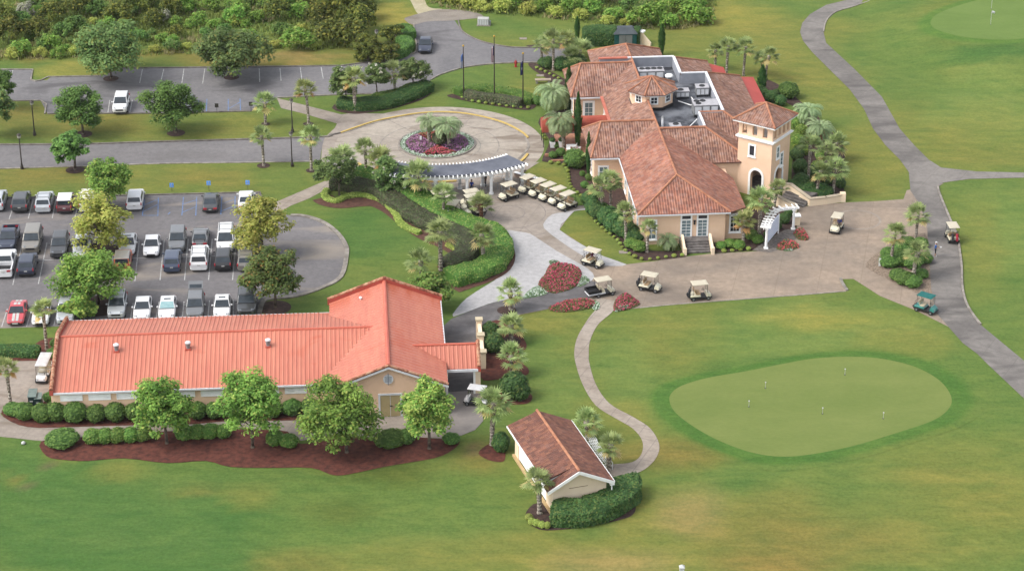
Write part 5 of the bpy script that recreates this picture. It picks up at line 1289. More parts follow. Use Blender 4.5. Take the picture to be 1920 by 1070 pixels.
def shrub(px, py, r_, lab, mat=None, group=None, hz=.9, name='shrub', loc=None, cat='shrub'):
    mat = mat or F_hedge; key = (mat.name, int(px) % 3)
    if key not in SHRUB: SHRUB[key] = blob_mesh(hash(mat.name) % 97+key[1] if False else sum(map(ord, mat.name)) % 97+key[1], 1, 1, .9, mat, 620, .10)
    o = link(name, SHRUB[key]); o.location = loc or G(px, py); s_ = r_
    o.scale = (s_, s_*(.9+.1*(int(px) % 3)), s_*hz/.9); o.rotation_euler = (0, 0, (px*1.7) % 6.28)
    return tag(o, lab, cat, group)
def hedge(lab, s, w, h, mat, leaf=.10, dens=55, extra=.15, group=None, name='hedge', cat='hedge', rough=.18, closed=False):
    p = smooth_loop([Vector((q.x, q.y, 0)) for q in W(s)], 6, closed); L = LF(int(p[0].x*10+p[0].y)); r = L.r
    c0 = p[0].copy(); p = [q-c0 for q in p]; n = len(p)
    cs = [(-.5, 0), (-.54, .45), (-.5, .85), (-.38, 1), (0, 1.03), (.38, 1), (.5, .85), (.54, .45), (.5, 0)]
    rings = []
    for i in range(n):
        d = p[min(i+1, n-1)]-p[max(i-1, 0)]; d.normalize(); s_ = Vector((-d.y, d.x, 0)); tw_ = .55 if i in (0, n-1) else 1
        rg = []
        for a, z in cs:
            k = 1+rough*noise.noise(Vector((p[i].x*.7+a*3, p[i].y*.7, z*2+c0.x)))
            rg.append(p[i]+s_*a*w*k*tw_+Vector((0, 0, z*h*k*(.94 if tw_ < 1 else 1))))
        rings.append(rg)
    m = len(cs); vs = [q for rg in rings for q in rg]; fs = [(i*m+j, (i+1)*m+j, (i+1)*m+j+1, i*m+j+1) for i in range(n-1) for j in range(m-1)]
    fs += [tuple(range(m)), tuple((n-1)*m+j for j in range(m-1, -1, -1))]
    L.poly(vs, fs, (.1, 0))
    for i in range(n-1):
        for j in range(m-1):
            a, b, c, d = rings[i][j], rings[i+1][j], rings[i+1][j+1], rings[i][j+1]
            ar = ((b-a).cross(d-a)).length; nn = (d-a).cross(b-a)
            if nn.length < 1e-6: continue
            nn.normalize(); cc_ = (a+c)/2-p[i]-Vector((0, 0, h*.4))
            if nn.dot(cc_) < 0: nn = -nn
            k = ar*dens
            for q in range(int(k)+(1 if r.random() < k-int(k) else 0)):
                u, v_ = r.random(), r.random(); pt = a.lerp(b, u).lerp(d.lerp(c, u), v_)+nn*r.uniform(-.02, .07)
                cv_ = .5+.6*noise.noise((pt+c0)*1.1)
                L.leaf(pt, (nn*.9+rdir(r)*.55+Vector((0, 0, .4))).normalized(), leaf*r.uniform(.8, 1.6), leaf*r.uniform(.5, 1), (min(1, max(0, cv_+r.uniform(-.25, .25))), 1 if r.random() < extra*(1+max(0, cv_-.4)*2) else 0))
    o = link(name, L.mesh(name, mat)); o.location = c0
    return tag(o, lab, cat, group)
hedge('dark clipped hedge with two crape myrtles curving along the roundabout walk', '636,199 668,203 718,200 760,187 786,176 803,168', 2.2, 1.25, F_dark)
hedge('bright low ground cover inside the clipped roundabout hedge', '700,190 740,182 770,172 790,165', 1.8, .8, F_hedge2)
hedge('upper pale topped clipped hedge by the drive behind the dark oaks', '750,62 763,66 769,76', 1.7, 1.3, F_hedge)
hedge('lower pale topped clipped hedge curling beside the drive', '748,84 763,89 762,98 746,107 731,112', 1.7, 1.3, F_hedge)
hedge('dark brown clipped hedge in front of the three flagpoles', '872,185 900,189 928,192 954,196 978,201', 1.2, 1.1, F_brown)
hedge('bright green ground cover arcing behind the flagpole hedge', '856,179 872,174 905,173 940,176 972,184 1000,196', 1.7, .9, F_hedge2)
hedge('long brown flat topped hedge winding between lawn and plaza', '620,350 645,352 680,357 715,367 745,388 775,408 805,424 840,438 864,455 876,478 860,494 832,506', 2.4, 1.15, F_brown, dens=55, extra=.4)
hedge('long green hedge winding round the cart plaza to the pale drive', '668,333 705,341 745,354 775,373 805,393 840,413 870,427 900,437 924,449 935,466 934,486 920,503 893,516 863,525 843,531', 2.9, 1.3, F_hedge2, dens=45, extra=.3)
hedge('low lime edging along the brown hedge and its walkway end', '614,358 609,366 614,375 632,379 650,371 675,368 699,372 720,380 731,391 742,403 749,418 762,428 788,440', .75, .42, F_lime, .08, 70, name='edging')
hedge('low lime edging at the far end of the brown hedge', '838,460 850,466 862,476', .7, .42, F_lime, .08, 70, name='edging')
hedge('low dark hedge along the concrete pad left of the barn', '-24,665 20,665 76,667', 1.3, 1.0, F_dark)
hedge('massive dark green hedge wrapping the gable end of the starter house', '1034,972 1075,974 1115,967 1150,952 1172,932 1166,918', 2.9, 1.65, F_dark, .12, 55)
hedge('tall dark clipped hedge behind the clubhouse left of the green shed', '1092,84 1125,83 1156,82', 2.0, 2.4, F_dark)
hedge('short dark clipped hedge behind the clubhouse right of the green shed', '1187,82 1200,83', 1.8, 2.4, F_dark)
hedge('low dark hedge at the foot of the arched tower planting', '1484,352 1500,362 1530,369 1560,368', 1.6, 1.1, F_dark)
# shrubs: (x, y, radius) lists
def row(s, lab, mat, group, hz=.9, name='shrub', labs=None):
    for i, (x, y, r_) in enumerate([tuple(float(t) for t in q.split(',')) for q in s.split()]):
        shrub(x, y, r_, (labs[i] if labs else lab), mat, None if labs else group, hz if r_ < 1.6 else hz*.62, name)
row('47,784,.95 80,788,1.0 106,786,1.1 142,789,1.15 181,789,.98 217,787,1.05 252,785,.98 290,783,.9 325,783,.9 372,783,.95 402,782,.9 440,781,.9 512,779,.9 548,776,.9 582,775,.9', 'round clipped shrub in the row against the long barn wall', F_hedge, 'clipped shrubs along the barn wall')
row('175,829,.95 198,828,.95 222,827,.95 246,826,.95 270,824,.9 345,822,.95 370,820,.9 395,819,.9 420,818,.85 516,832,.95 542,836,.85', 'leafy low shrub in the row between the walk and the red mulch', F_hedge2, 'low shrubs along the red mulch', .75)
row('25,776,.95 117,832,1.7 732,832,1.65 762,828,1.0 846,830,.85 96,752,.8 104,669,.8 108,650,.8', '', F_hedge, None, .62, labs=['dark shrub at the tip of the mulch below the utility cabinets', 'broad leafy shrub at the left end of the long red mulch bed', 'big dark shrub in front of the cream double door', 'shrub between the door shrub and the yellowish tree', 'small round shrub at the right end of the red mulch bed', 'shrub squeezed between utility cabinets and barn corner', 'tall dark shrub beside the barn end at the pad', 'tall dark shrub behind the barn end near the lawn'])
row('919,634,.95 925,659,1.05 964,744,1.4 975,748,1.0 939,844,.95', '', F_dark, None, 1.0, labs=['upper round shrub beside the stepped garden wall', 'lower round shrub beside the stepped garden wall', 'bluish palmetto clump below the garden wall palms', 'smaller palmetto clump below the garden wall palms', 'upright dark shrub at the left wall of the starter house'])
row('992,974,.36 997,982,.36 1006,985,.38 1016,988,.36 1026,989,.36', 'small lime ball shrub edging the bed at the starter house palm', F_lime, 'lime ball shrubs at the starter house', .85)
row('1113,403,1.1 1125,411,1.2 1140,422,1.3 1154,434,1.3 1168,442,1.2 1180,448,1.1 1190,455,1.0 1105,385,1.0', 'dark loose shrub in the bed along the clubhouse side wall', F_dark, 'dark shrubs along the clubhouse side wall')
row('1183,464,.8 1198,470,.85 1368,463,.7 1385,466,.7 1352,466,.6 1408,448,.8 1420,455,.7', 'low green shrub in the mulch below the clubhouse front windows', F_hedge2, 'low shrubs below the clubhouse front windows', .7)
row('1502,352,1.0 1518,364,.9 1542,366,.85 1552,345,.9 1500,325,1.0 1522,335,.95 1575,352,.7 1494,300,.9', 'dark bushy shrub packed below the palms right of the tower', F_dark, 'dark shrubs right of the tower')
row('1496,275,.9 1503,255,.85 1495,240,.8 1540,300,.8 1530,320,.7 1508,290,.75', 'bright shrub among the palms right of the tower', F_bright, 'bright shrubs right of the tower')
row('1540,262,1.1 1524,268,.8', '', F_red, None, .8, labs=['red leaved shrub under the grey green pindo palm by the tower', 'small dusky red shrub left of the red leaved one'])
row('1665,484,1.0 1686,472,.95 1703,462,.9 1726,462,.85 1667,499,1.05 1689,496,1.05 1712,500,1.1 1734,492,.9 1683,485,.95 1708,482,1.0 1683,524,1.0 1697,531,1.05 1712,536,.95 1728,520,.8', 'glossy green shrub filling the stone edged planting island', F_hedge, 'shrubs on the planting island', .62)
row('1078,313,1.35 1478,183,1.25 1043,277,.45 1051,292,.6 1037,296,.5 1092,330,.4 1096,352,.5 1104,338,.5 1008,196,.7 1042,198,.6', '', F_hedge, None, .85, labs=['egg shaped clipped topiary shrub by the corner of the projecting wing', 'round clipped topiary shrub on the lawn behind the tower', 'small clipped ball shrub by the terrace steps', 'low lime shrub beside the topiary bed', 'second low lime shrub beside the topiary bed', 'leafy plant in the bed at the wedge of lawn', 'loose plant below the porch palms', 'dark plant beside the porch palms', 'small bush at the right end of the flagpole bed', 'small bush under the grey green pindo palm'])
row('1470,418,.7 1456,430,.6 1441,446,.55 1480,405,.6', 'dark shrub in the mulch behind the white arch', F_dark, 'dark shrubs behind the white arch')
row('1017,125,.7 1028,128,.9 1052,131,1.0 1072,133,1.2 1084,128,1.1 1425,178,.8 1432,185,.8 1445,190,.8 1455,182,.6 1463,197,.75 1420,166,.6', 'dark green shrub in the planting round the back corners of the clubhouse', F_dark, 'shrubs round the back of the clubhouse')
# edging tufts along the clubhouse beds
tuft = None
def tufts(s, lab, group, gap=.95, r_=.24):
    p = smooth_loop([Vector((q.x, q.y, 0)) for q in W(s)], 5, False); acc = 0
    for i in range(len(p)-1):
        d = (p[i+1]-p[i]).length; acc += d
        while acc > gap:
            acc -= gap; q = p[i+1].lerp(p[i], min(1, acc/max(d, 1e-3)))
            shrub(rnd.randrange(900), 0, r_*rnd.uniform(.8, 1.2), lab, F_lime, group, .7, 'edging_plant', loc=(q.x, q.y, .03), cat='edging plant')
tufts('1018,306 1038,307 1057,311 1066,328 1068,345 1078,361 1092,370', 'small lime edging tuft round the wedge of lawn by the pergola', 'tufts round the wedge of lawn')
tufts('1105,398 1113,412 1130,429 1158,452 1168,467 1186,481 1209,488 1245,484 1281,480', 'small lime edging tuft along the bed of the clubhouse front corner', 'tufts along the front corner bed')
tufts('1342,474 1370,472 1408,468', 'small lime edging tuft right of the front steps', 'tufts right of the front steps')
tufts('860,180 880,190 930,198 975,203 1003,204', 'small lime edging tuft in front of the flagpole hedge', 'tufts before the flagpole hedge')
tufts('1000,125 1010,131 1030,140 1050,150', 'small lime edging tuft along the bed behind the flag lawn', 'tufts behind the flag lawn')
tufts('1013,240 1018,252 1024,266', 'small lime edging tuft by the barrel awning', 'tufts by the barrel awning')
# cypresses
def cypress(lab, bx, by, topy, wpx, name='cypress'):
    b = G(bx, by); v = (by-535)/FOC; ppm = FOC*(SP+v*CP)/CAMH; h = HT(b.y, topy); w = wpx/ppm/2
    L = LF(int(bx+by)); r = L.r; N = 10; nv = 12
    prof = lambda f: w*(1.05*math.sin(math.pi*min(1, .12+f*.5)) if f < .5 else 1.05*(1-((f-.5)/.5)**1.7))
    vs = []
    for j in range(nv+1):
        f = j/nv
        for i in range(N): vs.append((max(.02, prof(f))*.9*math.cos(2*math.pi*i/N), max(.02, prof(f))*.9*math.sin(2*math.pi*i/N), .1+f*h*.98))
    L.poly(vs, [(j*N+i, j*N+(i+1) % N, (j+1)*N+(i+1) % N, (j+1)*N+i) for j in range(nv) for i in range(N)], (.1, 0))
    for i in range(int(500*w*h/3)+250):
        f = r.random()**.9; a = r.uniform(0, 6.283); rr = prof(f)*r.uniform(.85, 1.2)+.03; p = Vector((rr*math.cos(a), rr*math.sin(a), .1+f*h))
        L.leaf(p, (Vector((math.cos(a), math.sin(a), .2))+rdir(r)*.5).normalized(), .2, .07, (min(1, max(0, .5+.5*noise.noise(p*1.5)+r.uniform(-.2, .2))), 0), Vector((math.cos(a)*.3, math.sin(a)*.3, 1)))
    t = thing(name, lab, 'tree', b)
    link('crown', L.mesh('crown', F_cyp), t); mb = MB(); mb.tube((0, 0, -.05), (0, 0, .6), .12, .09, 8); mb.obj('trunk', B_trunk, t)
cypress('slender cypress behind the clubhouse beside the palm clump', 1082, 78, 33, 9)
cypress('slender cypress at the right end of the back roof', 1240, 103, 47, 12)
cypress('tall slender cypress at the left end of the projecting back wing', 1066, 207, 123, 13)
cypress('slender cypress before the barrel awning and terrace', 1083, 278, 175, 13)
cypress('narrow small cypress at the wall of the front projecting wing', 1103, 332, 250, 9)
cypress('broad ragged cypress beside the red lean to roof', 1428, 176, 124, 16)
# ------------------------------------------------------------------ flower beds
def inside(p, poly):
    c = False; j = len(poly)-1
    for i in range(len(poly)):
        a, b = poly[i], poly[j]
        if (a.y > p.y) != (b.y > p.y) and p.x < (b.x-a.x)*(p.y-a.y)/(b.y-a.y)+a.x: c = not c
        j = i
    return c
def edged(p, poly):
    m = 9
    for i in range(len(poly)):
        a, b = poly[i-1], poly[i]; d = b-a; t = max(0, min(1, (p-a).dot(d)/max(d.dot(d), 1e-9))); m = min(m, (a+d*t-p).length)
    return m
def flowers(name, par, o, poly, mat, h=.4, dens=60, ls=.10, extra=.3, hole=None, edge=.5):
    L = LF(int(poly[0].x*31+poly[0].y*7)); r = L.r
    x0, x1 = min(q.x for q in poly), max(q.x for q in poly); y0, y1 = min(q.y for q in poly), max(q.y for q in poly)
    L.poly([(q.x-o.x, q.y-o.y, .07) for q in poly], [tuple(range(len(poly)))], (.2, 1))
    for i in range(int((x1-x0)*(y1-y0)*dens)):
        p = Vector((r.uniform(x0, x1), r.uniform(y0, y1), 0))
        if not inside(p, poly) or (hole and hole(p)): continue
        e = min(1, edged(p, poly)/edge); cv_ = .5+.7*noise.noise(Vector((p.x*.9, p.y*.9, 2)))
        z = .06+h*math.sqrt(e)*(.8+.3*noise.noise(Vector((p.x*1.7, p.y*1.7, 0))))
        L.leaf(Vector((p.x-o.x, p.y-o.y, z-r.uniform(0, .1))), (Vector((0, -.2, 1))+rdir(r)*.8).normalized(), ls*r.uniform(.8, 1.4), ls*r.uniform(.6, 1), (min(1, max(0, cv_+r.uniform(-.3, .3))), 1 if r.random() < extra else 0))
    return link(name, L.mesh(name, mat), par)
BC = Vector((-9.3, 272.6, 0))
t = thing('flower_bed', 'round purple and crimson flower bed with a silver rim at the centre of the roundabout', 'flower bed', BC)
ring = circ(BC, 4.6, 40); hole = lambda p: (p-BC).length < 3.95
flowers('silver_border', t, BC, ring, F_silver, .22, 55, .11, .1, hole, .2)
def sector(a0, a1, r): return [BC+Vector((0, -.6, 0))]+[BC+Vector((r*math.cos(R(a0+(a1-a0)*i/14)), r*math.sin(R(a0+(a1-a0)*i/14)), 0)) for i in range(15)]
flowers('crimson_flowers', t, BC, sector(-118, -48, 3.95), F_pink, .32, 75, extra=.25)
flowers('purple_flowers', t, BC, sector(-48, 52, 3.95), F_purple, .32, 75, extra=.25)
flowers('red_flowers', t, BC, sector(52, 130, 3.95), F_red, .32, 75, extra=.3)
flowers('violet_flowers', t, BC, sector(130, 242, 3.95), F_purple, .32, 75, extra=.3)
mb = MB(); ribbon([q-BC for q in circ(BC, 4.72, 48)], .22, 0, .14, True, mb); mb.obj('kerb_ring', m_kerb, t)
shrub(824, 270, .9, 'dark brown shrub between the two pindo palms of the roundabout', F_brown)
def bed(lab, parts, loc):
    o = G(*loc); t = thing('flower_bed', lab, 'flower bed', o)
    for nm, s, mat, h in parts: flowers(nm, t, o, smooth_loop([Vector((q.x, q.y, 0)) for q in W(s)], 3), mat, h, 70, extra=.34)
bed('triangular crimson flower bed with silver corners between the two drives', [('crimson_flowers', '1030,499 1054,495 1081,501 1091,515 1081,537 1050,549 1030,549 1009,535 1022,515', F_pink, .45), ('silver_corner', '1030,489 1045,490 1051,496 1034,498', F_silver, .3), ('silver_corner', '1082,535 1092,517 1106,527 1088,538', F_silver, .3), ('silver_corner', '980,558 1007,537 1027,550 1000,558', F_silver, .3)], (1050, 525))
bed('long crimson flower bed below the asphalt drive left of the footpath', [('crimson_flowers', '1028,580 1040,572 1077,562 1112,565 1116,575 1078,584 1045,585', F_pink, .45), ('silver_corner', '1113,568 1124,568 1122,580 1112,581', F_silver, .3)], (1075, 575))
bed('fan shaped crimson flower bed right of the footpath mouth', [('crimson_flowers', '1152,583 1154,563 1172,551 1190,560 1200,571 1180,580', F_pink, .45), ('silver_corner', '1153,585 1160,574 1176,573 1174,580', F_silver, .3)], (1173, 570))
bed('larger crimson flower mound in front of the white arch', [('crimson_flowers', '1456,468 1462,458 1480,454 1496,460 1497,466 1478,469', F_pink, .75), ('silver_corner', '1472,468 1486,467 1485,471 1470,471', F_silver, .25)], (1476, 464))
bed('smaller crimson flower mound on the paved circle side of the white arch', [('crimson_flowers', '1488,440 1494,433 1508,434 1515,445 1514,451 1498,450', F_pink, .75)], (1500, 444))
# ------------------------------------------------------------------ wild scrub beyond the car parks
def scrub_tree_mesh(seed, mat, hz=1.0):
    L = LF(seed); r = L.r
    for c in range(20):
        d = rdir(r); d.z = abs(d.z)*1.1-.15; p = Vector((d.x*.72, d.y*.72, .62*hz+d.z*.55*hz)); cr = r.uniform(.25, .42); tb = r.uniform(.1, .9)
        for k in range(46):
            e = rdir(r); q = cr*r.uniform(.5, 1.1)
            L.leaf(p+e*q, (e*.8+rdir(r)*.6+Vector((0, 0, .95))).normalized(), r.uniform(.07, .13), r.uniform(.045, .08), (min(1, max(0, tb+r.uniform(-.3, .3))), 1 if r.random() < .18 else 0))
    for k in range(5):
        d = rdir(r); L.leaf(Vector((d.x*.2, d.y*.2, .4*hz)), Vector((0, -1, 0)), .45*hz, .03, (0, 0), Vector((d.x*.5, d.y*.5, 1)))
    return L.mesh('foliage', mat)
SK = {'o': ('dark olive tree like bush with golden tips in the wild scrub', F_olive, 1.15), 'b': ('bright green rounded bush in the wild scrub', F_scrub, .95), 'm': ('mid green loose bush in the wild scrub', F_scrub2, .9), 'y': ('yellow green low bush in the wild scrub', F_yellow, .75), 'd': ('dark green dense bush in the wild scrub', F_hedge, 1.0), 'g': ('grey leafless bush in the wild scrub', F_grey, 1.2)}
SM = {k: [scrub_tree_mesh(50+i+ord(k), v[1], v[2]) for i in range(2)] for k, v in SK.items()}
def bush(px, py, wpx, kind, where='beyond the car parks'):
    b = G(px, py); v = (py-535)/FOC; ppm = FOC*(SP+v*CP)/CAMH; s_ = wpx/ppm/2
    o = link('wild_bush', SM[kind][int(px+py) % 2]); o.location = b; o.scale = (s_, s_*rnd.uniform(.85, 1.1), s_*rnd.uniform(.9, 1.15)); o.rotation_euler = (0, 0, rnd.uniform(0, 6.28))
    tag(o, SK[kind][0]+' '+where, 'bush', SK[kind][0].split(' in the')[0]+' bushes '+where)
BU = '''o:20,78,64;70,74,56;5,55,60;225,46,64;290,52,46;262,20,74;322,32,52;622,84,72;645,40,84;520,38,54;600,52,62;655,86,70;678,60,60;688,36,52;150,28,60;100,40,56;590,20,60;660,10,70
b:98,92,42;331,50,32;325,84,28;360,52,30;374,48,38;402,54,32;468,76,34;557,92,64;560,34,48;200,58,38;232,55,32;250,64,24;110,108,30;305,80,30;440,44,50;350,22,42;500,14,52;40,104,44;452,28,42;395,20,40;660,70,26;480,40,34
y:487,84,24;28,108,36;75,106,30;330,60,22;415,84,26;350,92,24;140,104,30;565,62,30;515,88,26;250,100,22;290,98,26;590,92,26
g:52,36,40;305,44,34
d:530,66,40;120,70,40;265,78,34;140,56,44;40,50,44;420,66,30;215,86,36;385,70,30;180,30,50;310,8,50;450,8,44;540,8,50;230,8,50;60,10,56;120,6,50'''
for ln in BU.split('\n'):
    k, q = ln.split(':')
    for a in q.split(';'): bush(*[float(z) for z in a.split(',')], k)
for i in range(80):
    x = rnd.uniform(-30, 690); y = rnd.uniform(-46, 98-max(0, (x-380)*.05))
    if 740-x < 60: continue
    bush(x, y, rnd.uniform(16, 40) if y > 0 else rnd.uniform(36, 66), rnd.choice('bbmmmdmoy'))
WB = 'behind the clubhouse lawn'
for ln in '''b:1265,26,54;1300,42,58;1225,46,60;1195,50,50;1252,50,46;1322,44,40;1110,24,42;1070,24,46;1020,20,40;960,14,40;1150,36,40;1300,18,50
d:1290,8,56;1240,8,50;1180,20,46;1130,6,50;1060,2,50;1000,0,46;1310,2,40;930,-2,50
y:880,14,44;905,20,36;940,22,40;990,26,40;1040,32,36;1090,36,36;1140,44,30;1175,48,28;850,8,40;830,2,36
m:900,4,40;960,4,44;1100,14,40;1020,8,44;1210,28,44'''.split('\n'):
    k, q = ln.split(':')
    for a in q.split(';'): bush(*[float(z) for z in a.split(',')], k, WB)
for i in range(30): bush(rnd.uniform(700, 1400), rnd.uniform(-50, -8), rnd.uniform(34, 60), rnd.choice('bdmmo'), WB)
L = LF(99); r = L.r
A_ = W('-70,112 0,114 140,110 300,104 380,103 480,92 600,95 690,86 690,40 700,0 705,-60 -80,-60')
B_ = W('770,-60 790,0 815,14 900,26 976,30 1044,38 1130,48 1200,56 1290,56 1334,44 1345,0 1350,-60')
for poly, n in ((A_, 9000), (B_, 4500)):
    x0, x1 = min(q.x for q in poly), max(q.x for q in poly); y0, y1 = min(q.y for q in poly), max(q.y for q in poly); c = 0
    while c < n:
        p = Vector((r.uniform(x0, x1), r.uniform(y0, y1), 0))
        if not inside(p, poly): continue
        c += 1; h = r.uniform(.15, .55)*(1+.8*noise.noise(p*.2)); tb = .5+.6*noise.noise(p*.35)
        for k in range(2): L.leaf(p+Vector((r.uniform(-.2, .2), r.uniform(-.2, .2), max(.05, h*.5))), Vector((r.uniform(-1, 1), r.uniform(-1, 1), .6)).normalized(), h*.8, .12, (min(1, max(0, tb+r.uniform(-.3, .3))), 1 if noise.noise(p*.25+Vector((7, 0, 0))) > .2 else 0), Vector((r.uniform(-.4, .4), r.uniform(-.4, .4), 1)))
tag(link('undergrowth', L.mesh('undergrowth', F_dry)), 'rough yellow green undergrowth between the wild bushes', 'undergrowth', kind='stuff')
# ------------------------------------------------------------------ vehicles
def paint(name, c, metal=.0, rough=.32):
    t = NT(name); v = t.coord('Object')
    col = t.ramp(t.noise(v, 2.5, 3), [(.35, tuple(x*.93 for x in c[:3])+(1,)), (.65, c)])
    return t.bsdf(col, rough, metal, coat=.5, spec=.45)
PT = {'white': paint('paint_white', (.63, .63, .635, 1)), 'cream': paint('paint_cream', (.58, .56, .49, 1)), 'silver': paint('paint_silver', (.46, .48, .50, 1), .3), 'grey': paint('paint_grey', (.16, .165, .17, 1), .3), 'tan': paint('paint_tan', (.22, .205, .18, 1), .3),
 'dark': paint('paint_charcoal', (.045, .047, .05, 1)), 'black': paint('paint_black', (.018, .018, .02, 1)), 'navy': paint('paint_navy', (.022, .028, .05, 1)), 'blue': paint('paint_blue', (.05, .065, .105, 1), .2), 'red': paint('paint_red', (.42, .05, .06, 1)), 'maroon': paint('paint_maroon', (.10, .03, .035, 1)), 'orange': paint('paint_orange_red', (.45, .12, .06, 1)), 'green': paint('paint_green', (.02, .16, .14, 1))}
m_tyre = plain('tyre_rubber', (.022, .022, .024, 1), (.014, .014, .015, 1), 4, .85)
m_rim = plain('alloy', C(190, 192, 196), C(130, 132, 136), 4, .35, .6)
m_lampw = plain('headlamp_glass', C(168, 176, 186), C(120, 128, 138), 6, .15, spec=.6)
m_lampr = plain('tail_lamp', (.42, .03, .04, 1), (.30, .02, .03, 1), 6, .25, spec=.5)
m_plate = plain('number_plate', C(236, 236, 232), C(210, 210, 206), 6, .5)
m_wglass = plain('car_glass', (.03, .04, .05, 1), (.018, .024, .03, 1), 1.2, .12, spec=.5)
m_shade = plain('sun_shade', C(186, 222, 224), C(160, 204, 210), 4, .5)
m_chrome = plain('chrome', C(210, 212, 216), C(170, 172, 176), 3, .2, .8)
m_und = m_black
SPEC = dict(
 sedan=dict(L=4.75, w=1.82, hood=.92, nose=.70, deck=.98, tail=.86, yf=1.02, yr=-1.78, rf=.2, rr=-1.08, H=1.45, belt=.94, gap=1),
 coupe=dict(L=4.70, w=1.86, hood=.90, nose=.66, deck=.98, tail=.90, yf=.85, yr=-1.7, rf=.05, rr=-.95, H=1.36, belt=.92, gap=1),
 suv=dict(L=4.70, w=1.88, hood=1.10, nose=.92, deck=1.12, tail=1.1, yf=.98, yr=-2.26, rf=.22, rr=-1.95, H=1.74, belt=1.1, gap=2),
 bigsuv=dict(L=5.1, w=2.0, hood=1.2, nose=1.05, deck=1.2, tail=1.2, yf=1.15, yr=-2.46, rf=.5, rr=-2.25, H=1.9, belt=1.18, gap=2),
 minivan=dict(L=5.05, w=1.98, hood=1.08, nose=.82, deck=1.1, tail=1.1, yf=1.55, yr=-2.44, rf=.55, rr=-2.2, H=1.76, belt=1.08, gap=2),
 pickup=dict(L=5.7, w=1.98, hood=1.22, nose=1.08, deck=1.2, tail=1.2, yf=1.25, yr=-.75, rf=.5, rr=-.55, H=1.88, belt=1.2, gap=1),
 jeep=dict(L=4.2, w=1.80, hood=1.14, nose=1.06, deck=1.14, tail=1.12, yf=.62, yr=-2.0, rf=.4, rr=-1.95, H=1.8, belt=1.14, gap=2))
def car(kind, col, lab, loc, rz, roofcol=None, extra=(), cat=None, glass=None, group=None):
    s = SPEC[kind]; L_, w = s['L'], s['w']; hl, hw = L_/2, w/2; pm = PT[col]
    nm = {'pickup': 'pickup_truck', 'minivan': 'minivan', 'jeep': 'off_road_car', 'suv': 'parked_suv', 'bigsuv': 'parked_suv'}.get(kind, 'parked_car')
    t = thing(nm, lab, cat or {'pickup': 'pickup', 'minivan': 'minivan'}.get(kind, 'car'), loc, rz, group)
    def ring(y, k, zt, z0=.24, tin=.12):
        a = hw*k; zs = max(.5, zt-.12)
        return [(-a*.9, y, z0), (-a, y, .42), (-a, y, zs), (-a+tin, y, zt), (a-tin, y, zt), (a, y, zs), (a, y, .42), (a*.9, y, z0)]
    st = [(hl, .74, s['nose']-.14, .36), (hl-.08, .86, s['nose']-.02, .28), (hl-.32, .96, s['nose']+.08, .24), (hl-.8, 1, s['hood']-.05, .22), (s['yf']+.05, 1, s['hood']+.02, .22)]
    if kind == 'pickup': st += [(s['yr'], 1, s['deck'], .24), (s['yr']-.04, 1, .72, .24), (-hl+.1, 1, .72, .26), (-hl, .97, .70, .4)]
    elif s['gap'] == 2: st += [(0, 1, s['belt']+.03, .22), (s['yr']+.25, .99, s['deck'], .22), (-hl+.1, .95, s['tail'], .3), (-hl, .9, s['tail']-.22, .4)]
    else: st += [(0, 1, s['belt']+.03, .22), (s['yr']-.02, .98, s['deck'], .24), (-hl+.14, .92, s['tail']+.02, .3), (-hl, .84, s['tail']-.14, .4)]
    st.sort(key=lambda q: q[0])
    def zt(y):
        for i in range(len(st)-1):
            if st[i][0] <= y <= st[i+1][0]:
                f = (y-st[i][0])/(st[i+1][0]-st[i][0]); return st[i][2]+(st[i+1][2]-st[i][2])*f
        return st[-1][2]
    mb = MB(); mb.smooth = False
    mb.loft([ring(y, k, z, z0) for y, k, z, z0 in st][::-1])
    zb, zr = s['belt']-.02, s['H']; wb, wr = hw*.95, hw*(.78 if s['gap'] == 1 else .82)
    yf, yr, rf, rr = s['yf'], s['yr'], s['rf'], s['rr']
    if kind == 'jeep': wr = hw*.9
    B = [(-wb, yf, zb), (wb, yf, zb), (wb, yr, zb), (-wb, yr, zb)]; T_ = [(-wr, rf, zr-.05), (wr, rf, zr-.05), (wr, rr, zr-.05), (-wr, rr, zr-.05)]
    mb.loft([B[::-1], T_[::-1]], caps=True)
    rc = MB(); i_ = .1
    rc.loft([[(-wr, rf, zr-.052), (wr, rf, zr-.052), (wr, rr, zr-.052), (-wr, rr, zr-.052)][::-1], [(-wr+.05, rf-.09, zr-.012), (wr-.05, rf-.09, zr-.012), (wr-.05, rr+.08, zr-.012), (-wr+.05, rr+.08, zr-.012)][::-1], [(-wr+.2, rf-.28, zr+.01), (wr-.2, rf-.28, zr+.01), (wr-.2, rr+.25, zr+.01), (-wr+.2, rr+.25, zr+.01)][::-1]])
    if kind == 'pickup':
        bm_ = MB(); y0, y1 = -hl+.02, s['yr']-.03
        mb.box(-hw+.01, -hw+.14, y0, y1, .7, s['deck']); mb.box(hw-.14, hw-.01, y0, y1, .7, s['deck']); mb.box(-hw+.14, hw-.14, y0, y0+.1, .7, s['deck']); mb.box(-hw+.14, hw-.14, y1-.06, y1-.001, .7, s['deck'])
        bm_.box(-hw+.14, hw-.14, y0+.1, y1-.06, .715, .75); bm_.obj('bed_liner', m_black, t)
    mb.obj('body', pm, t, bevel=.035, seg=2)
    rc.obj('roof', PT[roofcol] if roofcol else pm, t)
    def quad(p, a0, a1, b0, b1, off):
        P_ = [Vector(q) for q in p]
        f = lambda u, v: P_[0].lerp(P_[1], u).lerp(P_[3].lerp(P_[2], u), v)
        n_ = (P_[1]-P_[0]).cross(P_[3]-P_[0]).normalized()*off
        return [f(a0, b0)+n_, f(a1, b0)+n_, f(a1, b1)+n_, f(a0, b1)+n_]
